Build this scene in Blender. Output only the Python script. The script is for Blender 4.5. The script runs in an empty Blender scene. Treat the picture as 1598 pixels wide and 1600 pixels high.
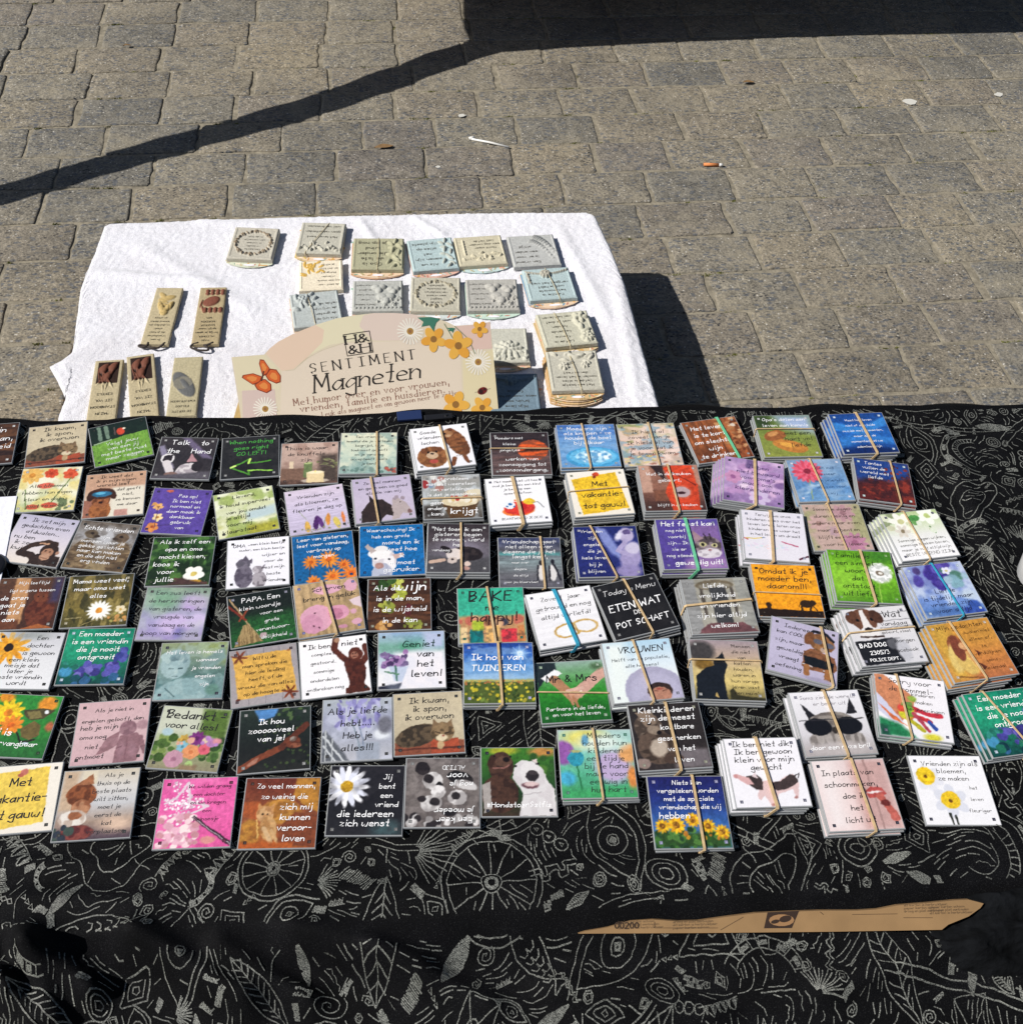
import bpy, math, random
import numpy as np
from mathutils import Vector, Matrix, noise as mnoise

# ------------------------------------------------------------------ camera, world, sun, exposure
sc = bpy.context.scene
COL = sc.collection
TZ = 0.60                      # height of the market table
TW = 0.185                     # height of the box under the towel
CAMZ = 1.4615
cam_d = bpy.data.cameras.new('camera'); cam = bpy.data.objects.new('camera', cam_d); COL.objects.link(cam)
cam.matrix_world = Matrix(((0.9922945, 0.0639270, -0.1061362, 0.0),
                           (-0.1174577, 0.7580020, -0.6415892, 0.0),
                           (0.0394366, 0.6491120, 0.7596699, CAMZ), (0, 0, 0, 1)))
cam_d.sensor_width = 36; cam_d.lens = 36 * 1670.817 / 1598; cam_d.clip_start = .02; cam_d.clip_end = 400
sc.camera = cam
SUNV = Vector((-1.03, -0.15, 1.0)).normalized()        # towards the sun
elev = math.asin(SUNV.z)
world = bpy.data.worlds.new('World'); sc.world = world; world.use_nodes = True
nt = world.node_tree; nt.nodes.clear()
sky = nt.nodes.new('ShaderNodeTexSky'); sky.sky_type = 'NISHITA'; sky.sun_disc = False
sky.sun_elevation = elev; sky.sun_rotation = math.atan2(SUNV.x, SUNV.y)
bg = nt.nodes.new('ShaderNodeBackground'); bg.inputs[1].default_value = .05
wo = nt.nodes.new('ShaderNodeOutputWorld')
nt.links.new(sky.outputs[0], bg.inputs[0]); nt.links.new(bg.outputs[0], wo.inputs[0])
sun_d = bpy.data.lights.new('sun', 'SUN'); sun_d.energy = 5.0; sun_d.angle = math.radians(.5); sun_d.color = (1, .96, .89)
sun = bpy.data.objects.new('sun', sun_d); COL.objects.link(sun)
sun.rotation_euler = SUNV.to_track_quat('Z', 'Y').to_euler()
sc.render.engine = 'CYCLES'
vs = sc.view_settings; vs.view_transform = 'Standard'; vs.look = 'None'; vs.exposure = 0.12; vs.gamma = 1; vs.use_curve_mapping = False

# ------------------------------------------------------------------ helpers
rng = random.Random(7)
def lin(c):
    c = np.asarray(c, float); return np.where(c <= .04045, c / 12.92, ((c + .055) / 1.055) ** 2.4)
def hx(s):
    s = s.lstrip('#')
    if len(s) == 3: s = ''.join(ch * 2 for ch in s)
    return np.array([int(s[i:i + 2], 16) / 255 for i in (0, 2, 4)])
def lc(s): return tuple(float(v) for v in lin(hx(s)))
def mesh_np(name, verts, faces, mats=(), smooth=False, cols=None, sizes=None):
    """verts (n,3); faces (m,k) index array or list of lists; cols (n,3) LINEAR point colours"""
    me = bpy.data.meshes.new(name)
    verts = np.asarray(verts, np.float32)
    if isinstance(faces, np.ndarray) and faces.ndim == 2:
        m, k = faces.shape
        me.vertices.add(len(verts)); me.vertices.foreach_set('co', verts.ravel())
        me.loops.add(m * k); me.loops.foreach_set('vertex_index', faces.astype(np.int32).ravel())
        me.polygons.add(m); me.polygons.foreach_set('loop_start', np.arange(0, m * k, k, dtype=np.int32))
        me.polygons.foreach_set('loop_total', np.full(m, k, np.int32))
        me.update(calc_edges=True)
    else:
        me.from_pydata([tuple(map(float, v)) for v in verts], [], [list(map(int, f)) for f in faces]); me.update()
    if cols is not None:
        a = me.color_attributes.new('Col', 'FLOAT_COLOR', 'POINT')
        c4 = np.ones((len(verts), 4), np.float32); c4[:, :3] = cols
        a.data.foreach_set('color', c4.ravel())
    for m_ in mats: me.materials.append(m_)
    if smooth: me.polygons.foreach_set('use_smooth', np.ones(len(me.polygons), bool))
    return me
def obj(name, me, parent=None, loc=None, rz=None, kind=None):
    o = bpy.data.objects.new(name, me); COL.objects.link(o)
    if parent is not None: o.parent = parent
    if loc is not None: o.location = loc
    if rz is not None: o.rotation_euler = (0, 0, rz)
    if name in ('lettering', 'card_print', 'sign_print', 'sign_lettering', 'strip_print', 'strip_lettering'): kind = 'stuff'
    if kind: o['kind'] = kind
    return o
def tag(o, label, cat, group=None):
    o['label'] = label; o['category'] = cat
    if group: o['group'] = group
    return o
def grid_faces(nx, ny):
    i = np.arange(nx - 1)[None, :] + np.arange(ny - 1)[:, None] * nx
    i = i.ravel(); return np.stack([i, i + 1, i + nx + 1, i + nx], 1)
class MB:
    def __init__(s): s.v = []; s.f = []; s.c = []; s.n = 0
    def add(s, v, f, c=None):
        v = np.asarray(v, float); s.v.append(v); s.f += [[a + s.n for a in q] for q in f]; s.n += len(v)
        s.c.append(np.tile(np.asarray(c if c is not None else (1, 1, 1), float), (len(v), 1)) if c is None or np.ndim(c) == 1 else c)
        return s
    def box(s, x0, x1, y0, y1, z0, z1, c=None, bev=0.0):
        if bev:
            b = bev; v = []
            for z, k in ((z0, 0), (z1 - b, 0), (z1, b)):
                v += [(x0 + k, y0 + k, z), (x1 - k, y0 + k, z), (x1 - k, y1 - k, z), (x0 + k, y1 - k, z)]
            f = [[3, 2, 1, 0], [8, 9, 10, 11]]
            for L in (0, 4):
                for i in range(4): f.append([L + i, L + (i + 1) % 4, L + 4 + (i + 1) % 4, L + 4 + i])
            return s.add(v, f, c)
        v = [(x0, y0, z0), (x1, y0, z0), (x1, y1, z0), (x0, y1, z0), (x0, y0, z1), (x1, y0, z1), (x1, y1, z1), (x0, y1, z1)]
        return s.add(v, [[3, 2, 1, 0], [4, 5, 6, 7], [0, 1, 5, 4], [1, 2, 6, 5], [2, 3, 7, 6], [3, 0, 4, 7]], c)
    def prism(s, pts, z0, z1, c=None):
        n = len(pts); v = [(p[0], p[1], z0) for p in pts] + [(p[0], p[1], z1) for p in pts]
        f = [list(range(n - 1, -1, -1)), list(range(n, 2 * n))] + [[i, (i + 1) % n, n + (i + 1) % n, n + i] for i in range(n)]
        return s.add(v, f, c)
    def tube(s, pts, r, k=6, c=None, flat=1.0, closed=False):
        pts = [Vector(p) for p in pts]; n = len(pts); v = []
        for i, p in enumerate(pts):
            a = pts[(i - 1) % n] if (i > 0 or closed) else p; b = pts[(i + 1) % n] if (i < n - 1 or closed) else p
            t = (b - a).normalized(); u = t.cross(Vector((0, 0, 1)))
            if u.length < .05: u = t.cross(Vector((0, 1, 0)))
            u.normalize(); w = u.cross(t).normalized(); rr = r[i] if isinstance(r, (list, tuple)) else r
            for j in range(k):
                an = 2 * math.pi * (j + .5) / k; v.append(p + u * (math.cos(an) * rr) + w * (math.sin(an) * rr * flat))
        f = []
        for i in range(n if closed else n - 1):
            for j in range(k):
                q = (i + 1) % n; f.append([i * k + j, i * k + (j + 1) % k, q * k + (j + 1) % k, q * k + j])
        if not closed: f += [list(range(k - 1, -1, -1)), [(n - 1) * k + j for j in range(k)]]
        return s.add([tuple(p) for p in v], f, c)
    def mesh(s, name, mats, smooth=False, col=False):
        return mesh_np(name, np.concatenate(s.v), s.f, mats, smooth, np.concatenate(s.c) if col else None)

# ribbons: flat strips following polylines; returns verts, quads
def chaikin(p, it=1, closed=False):
    p = np.asarray(p, float)
    for _ in range(it):
        if len(p) < 3: return p
        a, b = p[:-1], p[1:]
        q = np.empty((2 * len(a), 2)); q[0::2] = .75 * a + .25 * b; q[1::2] = .25 * a + .75 * b
        p = np.vstack([p[:1], q[1:-1], p[-1:]])
    return p
def ribbon(p, w, nib=None):
    p = np.asarray(p, float)
    if len(p) == 1: p = np.vstack([p, p + (w * .5, 0)])
    d = np.gradient(p, axis=0); l = np.hypot(d[:, 0], d[:, 1]) + 1e-12; t = d / l[:, None]
    n = np.stack([-t[:, 1], t[:, 0]], 1)
    # ends a little longer
    p = p.copy(); p[0] -= t[0] * w * .35; p[-1] += t[-1] * w * .35
    ww = np.full(len(p), w)
    if nib is not None:
        ang = np.arctan2(t[:, 1], t[:, 0]); ww = w * (.28 + .9 * np.abs(np.sin(ang - nib)))
    k = len(p); v = np.empty((2 * k, 2)); v[0::2] = p + n * ww[:, None] / 2; v[1::2] = p - n * ww[:, None] / 2
    i = np.arange(k - 1) * 2
    return v, np.stack([i, i + 1, i + 3, i + 2], 1)
class RB:
    """collects ribbons into one mesh; z from function or constant"""
    def __init__(s): s.v = []; s.f = []; s.c = []; s.n = 0
    def line(s, p, w, c=(1, 1, 1), nib=None):
        v, f = ribbon(p, w, nib); s.v.append(v); s.f.append(f + s.n); s.n += len(v); s.c.append(np.tile(c, (len(v), 1)))
    def quad(s, x, y, r, c, ry=None):
        ry = ry or r
        s.v.append(np.array([(x - r, y - ry), (x + r, y - ry), (x + r, y + ry), (x - r, y + ry)])); s.f.append(np.array([[0, 1, 2, 3]]) + s.n); s.n += 4
        s.c.append(np.tile(c, (4, 1)))
    def mesh(s, name, mats, zf, col=True):
        v = np.concatenate(s.v); z = zf(v[:, 0], v[:, 1]) if callable(zf) else np.full(len(v), zf)
        z = z + np.concatenate([np.full(len(a), (i % 11) * .000012) for i, a in enumerate(s.v)])
        f = np.concatenate(s.f)
        # faces up
        a, b, c_ = v[f[:, 0]], v[f[:, 1]], v[f[:, 2]]
        cr = (b[:, 0] - a[:, 0]) * (c_[:, 1] - a[:, 1]) - (b[:, 1] - a[:, 1]) * (c_[:, 0] - a[:, 0])
        f = np.where((cr < 0)[:, None], f[:, ::-1], f)
        return mesh_np(name, np.column_stack([v, z]), f, mats, False, np.concatenate(s.c) if col else None)

# value noise, vectorised
def vnoise(x, y, seed=0):
    x = np.asarray(x, float); y = np.asarray(y, float)
    xi = np.floor(x).astype(np.int64); yi = np.floor(y).astype(np.int64); xf = x - xi; yf = y - yi
    def h(a, b):
        n = (a * 374761393 + b * 668265263 + seed * 974634777) & 0xffffffff
        n = ((n ^ (n >> 13)) * 1274126177) & 0xffffffff
        return ((n ^ (n >> 16)) & 0xffff) / 65535.
    u = xf * xf * (3 - 2 * xf); v = yf * yf * (3 - 2 * yf)
    return (h(xi, yi) * (1 - u) + h(xi + 1, yi) * u) * (1 - v) + (h(xi, yi + 1) * (1 - u) + h(xi + 1, yi + 1) * u) * v
def fbm(x, y, seed=0, o=3):
    s = 0; a = .5; t = 0
    for i in range(o): s = s + a * vnoise(x * 2 ** i, y * 2 ** i, seed + i * 17); t += a; a /= 2
    return s / t

# ------------------------------------------------------------------ materials
def new_mat(name):
    m = bpy.data.materials.new(name); m.use_nodes = True
    return m, m.node_tree, m.node_tree.nodes['Principled BSDF']
def N(nt, t, **kw):
    n = nt.nodes.new(t)
    for k, v in kw.items():
        if k.startswith('i_'):
            key = k[2:]; n.inputs[int(key) if key.isdigit() else key].default_value = v
        else: setattr(n, k, v)
    return n
def ramp(nt, src, stops, interp='LINEAR'):
    r = nt.nodes.new('ShaderNodeValToRGB'); r.color_ramp.interpolation = interp
    e = r.color_ramp.elements
    while len(e) < len(stops): e.new(.5)
    for el, (p, c) in zip(e, stops): el.position = p; el.color = (*c, 1) if len(c) == 3 else c
    nt.links.new(src, r.inputs[0]); return r
def bump(nt, bs, src, dist, strength=1.0, prev=None):
    b = N(nt, 'ShaderNodeBump'); b.inputs['Distance'].default_value = dist; b.inputs['Strength'].default_value = strength
    nt.links.new(src, b.inputs['Height'])
    if prev: nt.links.new(prev.outputs[0], b.inputs['Normal'])
    nt.links.new(b.outputs[0], bs.inputs['Normal']); return b
def mixc(nt, a, b, fac, mode='MIX'):
    m = nt.nodes.new('ShaderNodeMix'); m.data_type = 'RGBA'; m.blend_type = mode
    for s, v in ((m.inputs[6], a), (m.inputs[7], b), (m.inputs[0], fac)):
        if isinstance(v, (int, float)): s.default_value = v
        elif isinstance(v, tuple): s.default_value = (*v, 1) if len(v) == 3 else v
        else: nt.links.new(v, s)
    return m.outputs[2]
def simple(name, col, rough=.6, nscale=0, namt=.2, bmp=0, **kw):
    m, nt, bs = new_mat(name); bs.inputs['Roughness'].default_value = rough
    bs.inputs['Base Color'].default_value = (*col, 1)
    for k, v in kw.items(): bs.inputs[k].default_value = v
    if nscale:
        tc = N(nt, 'ShaderNodeTexCoord'); n = N(nt, 'ShaderNodeTexNoise'); n.inputs['Scale'].default_value = nscale; n.inputs['Detail'].default_value = 4
        nt.links.new(tc.outputs['Object'], n.inputs['Vector'])
        r = ramp(nt, n.outputs[0], [(.3, tuple(c * (1 - namt) for c in col)), (.7, tuple(min(1, c * (1 + namt)) for c in col))])
        nt.links.new(r.outputs[0], bs.inputs['Base Color'])
        if bmp: bump(nt, bs, n.outputs[0], bmp)
    return m
def attr_mat(name, rough=.45, coat=0.0, nscale=0, namt=.1, bmp=0.0, spec=.5):
    m, nt, bs = new_mat(name); a = N(nt, 'ShaderNodeAttribute', attribute_name='Col')
    bs.inputs['Roughness'].default_value = rough; bs.inputs['Coat Weight'].default_value = coat; bs.inputs['Coat Roughness'].default_value = .06
    bs.inputs['Specular IOR Level'].default_value = spec
    out = a.outputs['Color']
    if nscale:
        tc = N(nt, 'ShaderNodeTexCoord'); n = N(nt, 'ShaderNodeTexNoise'); n.inputs['Scale'].default_value = nscale; n.inputs['Detail'].default_value = 3
        nt.links.new(tc.outputs['Object'], n.inputs['Vector'])
        r = ramp(nt, n.outputs[0], [(.3, (1 - namt,) * 3), (.7, (1 + namt,) * 3)])
        out = mixc(nt, out, r.outputs[0], 1.0, 'MULTIPLY')
        if bmp: bump(nt, bs, n.outputs[0], bmp)
    nt.links.new(out, bs.inputs['Base Color']); return m

# paving: concrete setts with dark and pale aggregate
def paver_mat(name, base, dark, dust):
    m, nt, bs = new_mat(name); tc = N(nt, 'ShaderNodeTexCoord'); oi = N(nt, 'ShaderNodeObjectInfo')
    geo = N(nt, 'ShaderNodeNewGeometry'); P = geo.outputs['Position']
    n1 = N(nt, 'ShaderNodeTexNoise', i_Scale=38.0, i_Detail=6.0, i_Roughness=.7); nt.links.new(P, n1.inputs['Vector'])
    c = ramp(nt, n1.outputs[0], [(.32, tuple(v * .68 for v in base)), (.5, base), (.68, tuple(v * 1.34 for v in base))]).outputs[0]
    n5 = N(nt, 'ShaderNodeTexNoise', i_Scale=190.0, i_Detail=3.0, i_Roughness=.8); nt.links.new(P, n5.inputs['Vector'])
    c = mixc(nt, c, ramp(nt, n5.outputs[0], [(.36, (.58, .58, .60)), (.5, (1, 1, 1)), (.64, (1.38, 1.36, 1.32))]).outputs[0], 1.0, 'MULTIPLY')
    # per sett tint
    rr = ramp(nt, oi.outputs['Random'], [(0, (.78, .80, .84)), (.35, (1, 1, 1)), (.7, (1.10, 1.05, .98)), (1, (.90, .88, .92))])
    c = mixc(nt, c, rr.outputs[0], 1.0, 'MULTIPLY')
    # dark chips
    mp = N(nt, 'ShaderNodeMapping'); mp.inputs['Scale'].default_value = (1, 1.8, 1); mp.inputs['Rotation'].default_value = (0, 0, .5)
    nt.links.new(P, mp.inputs['Vector'])
    v1 = N(nt, 'ShaderNodeTexVoronoi', i_Scale=115.0); nt.links.new(mp.outputs[0], v1.inputs['Vector'])
    n2 = N(nt, 'ShaderNodeTexNoise', i_Scale=18.0, i_Detail=3.0); nt.links.new(P, n2.inputs['Vector'])
    sx = N(nt, 'ShaderNodeSeparateColor'); nt.links.new(v1.outputs['Color'], sx.inputs[0])
    a1 = ramp(nt, sx.outputs[0], [(.56, (0, 0, 0)), (.62, (1, 1, 1))]); a2 = ramp(nt, v1.outputs['Distance'], [(.26, (1, 1, 1)), (.5, (0, 0, 0))])
    a3 = ramp(nt, n2.outputs[0], [(.42, (.15, .15, .15)), (.6, (1, 1, 1))])
    mk = mixc(nt, mixc(nt, a1.outputs[0], a2.outputs[0], 1.0, 'MULTIPLY'), a3.outputs[0], 1.0, 'MULTIPLY')
    c = mixc(nt, c, dark, mk)
    # white grains
    v2 = N(nt, 'ShaderNodeTexVoronoi', i_Scale=150.0); nt.links.new(P, v2.inputs['Vector'])
    s2 = N(nt, 'ShaderNodeSeparateColor'); nt.links.new(v2.outputs['Color'], s2.inputs[0])
    b1 = ramp(nt, s2.outputs[1], [(.86, (0, 0, 0)), (.9, (1, 1, 1))]); b2 = ramp(nt, v2.outputs['Distance'], [(.2, (1, 1, 1)), (.36, (0, 0, 0))])
    c = mixc(nt, c, (.50, .48, .44), mixc(nt, b1.outputs[0], b2.outputs[0], 1.0, 'MULTIPLY'))
    # blue grey stones
    v3 = N(nt, 'ShaderNodeTexVoronoi', i_Scale=62.0); nt.links.new(mp.outputs[0], v3.inputs['Vector'])
    s3 = N(nt, 'ShaderNodeSeparateColor'); nt.links.new(v3.outputs['Color'], s3.inputs[0])
    d1 = ramp(nt, s3.outputs[2], [(.58, (0, 0, 0)), (.64, (.8, .8, .8))]); d2 = ramp(nt, v3.outputs['Distance'], [(.3, (1, 1, 1)), (.5, (0, 0, 0))])
    c = mixc(nt, c, (.085, .093, .108), mixc(nt, d1.outputs[0], d2.outputs[0], 1.0, 'MULTIPLY'))
    # dust
    n3 = N(nt, 'ShaderNodeTexNoise', i_Scale=7.0, i_Detail=5.0, i_Roughness=.65); nt.links.new(P, n3.inputs['Vector'])
    dd = ramp(nt, n3.outputs[0], [(.52, (0, 0, 0)), (.74, (.8, .8, .8))])
    c = mixc(nt, c, dust, dd.outputs[0])
    n4 = N(nt, 'ShaderNodeTexNoise', i_Scale=2.3, i_Detail=6.0, i_Roughness=.7); nt.links.new(P, n4.inputs['Vector'])
    c = mixc(nt, c, ramp(nt, n4.outputs[0], [(.34, (.74, .75, .77)), (.5, (1, 1, 1)), (.66, (1.14, 1.12, 1.06))]).outputs[0], 1.0, 'MULTIPLY')
    nt.links.new(c, bs.inputs['Base Color']); bs.inputs['Roughness'].default_value = .85
    b = bump(nt, bs, n1.outputs[0], .006, .8)
    bump(nt, bs, v1.outputs['Distance'], .0016, .8, b)
    return m
M_PAVE = paver_mat('sett_concrete', (.202, .184, .150), (.018, .020, .026), (.268, .236, .178))
M_SAND = simple('joint_sand', (.225, .198, .148), .95, 60, .35, .004)
M_MOSS = simple('moss', (.12, .125, .025), .9, 90, .5)

def cloth_mat():
    m, nt, bs = new_mat('black_jacquard'); geo = N(nt, 'ShaderNodeNewGeometry')
    n = N(nt, 'ShaderNodeTexNoise', i_Scale=1100.0, i_Detail=2.0); nt.links.new(geo.outputs['Position'], n.inputs['Vector'])
    n2 = N(nt, 'ShaderNodeTexNoise', i_Scale=22.0, i_Detail=4.0); nt.links.new(geo.outputs['Position'], n2.inputs['Vector'])
    c = ramp(nt, n.outputs[0], [(.44, (.0015, .0015, .0022)), (.62, (.0045, .0046, .0055)), (.8, (.028, .029, .029))]).outputs[0]
    c = mixc(nt, c, ramp(nt, n2.outputs[0], [(.3, (.55, .55, .55)), (.7, (1.5, 1.5, 1.5))]).outputs[0], 1.0, 'MULTIPLY')
    nt.links.new(c, bs.inputs['Base Color']); bs.inputs['Roughness'].default_value = .8
    bs.inputs['Specular IOR Level'].default_value = .10
    bump(nt, bs, n.outputs[0], .0006, .5); return m
def thread_mat():
    m, nt, bs = new_mat('silver_thread'); geo = N(nt, 'ShaderNodeNewGeometry')
    n = N(nt, 'ShaderNodeTexNoise', i_Scale=900.0, i_Detail=2.0); nt.links.new(geo.outputs['Position'], n.inputs['Vector'])
    w = N(nt, 'ShaderNodeTexWave', i_Scale=260.0); w.bands_direction = 'DIAGONAL'; nt.links.new(geo.outputs['Position'], w.inputs['Vector'])
    n2 = N(nt, 'ShaderNodeTexNoise', i_Scale=30.0, i_Detail=3.0); nt.links.new(geo.outputs['Position'], n2.inputs['Vector'])
    c = ramp(nt, n.outputs[0], [(.36, (.02, .021, .02)), (.48, (.13, .135, .122)), (.66, (.255, .26, .235))]).outputs[0]
    c = mixc(nt, c, ramp(nt, w.outputs['Fac'], [(.0, (.6, .6, .6)), (.6, (1.05, 1.05, 1.05))]).outputs[0], 1.0, 'MULTIPLY')
    c = mixc(nt, c, ramp(nt, n2.outputs[0], [(.3, (.55, .55, .55)), (.6, (1.1, 1.1, 1.1))]).outputs[0], 1.0, 'MULTIPLY')
    nt.links.new(c, bs.inputs['Base Color']); bs.inputs['Roughness'].default_value = .6; return m
M_CLOTH = cloth_mat(); M_THREAD = thread_mat()
M_VELVET = simple('black_velvet', (.0045, .005, .006), 1.0, 60, .6, .006, **{'Specular IOR Level': .08})
def towel_mat():
    m, nt, bs = new_mat('white_terry'); geo = N(nt, 'ShaderNodeNewGeometry'); P = geo.outputs['Position']
    n = N(nt, 'ShaderNodeTexNoise', i_Scale=420.0, i_Detail=3.0, i_Roughness=.7); nt.links.new(P, n.inputs['Vector'])
    n2 = N(nt, 'ShaderNodeTexNoise', i_Scale=9.0, i_Detail=5.0); nt.links.new(P, n2.inputs['Vector'])
    c = ramp(nt, n.outputs[0], [(.34, (.64, .635, .70)), (.5, (.80, .795, .855)), (.66, (.89, .885, .925))]).outputs[0]
    c = mixc(nt, c, ramp(nt, n2.outputs[0], [(.25, (.90, .885, .88)), (.55, (1, 1, 1))]).outputs[0], 1.0, 'MULTIPLY')
    nt.links.new(c, bs.inputs['Base Color']); bs.inputs['Roughness'].default_value = 1; bs.inputs['Specular IOR Level'].default_value = .1
    bs.inputs['Sheen Weight'].default_value = .5
    bump(nt, bs, n.outputs[0], .0022, .9); return m
M_TOWEL = towel_mat()
M_EDGE = simple('acrylic_edge', (.30, .31, .32), .2, 0)
M_EDGE.node_tree.nodes['Principled BSDF'].inputs['Coat Weight'].default_value = .6
M_PIC = attr_mat('printed_picture', .34, .8, 900, .03)
M_INK = attr_mat('ink', .5, .2)
M_RESIN = attr_mat('cast_resin', .7, 0, 260, .13, .0006, .3)
M_CARD = attr_mat('printed_card', .65, 0, 300, .08, .0003, .3)
M_BAND = simple('rubber_band_tan', (.52, .37, .20), .55, 200, .15)
M_BANDG = simple('rubber_band_green', (.13, .48, .27), .5, 200, .15)
M_BANDB = simple('rubber_band_blue', (.03, .30, .46), .5, 200, .15)
M_CORD = simple('dark_cord', (.035, .025, .022), .8, 400, .3)
M_STRING = simple('thin_string', (.50, .42, .26), .8, 400, .2)

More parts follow.
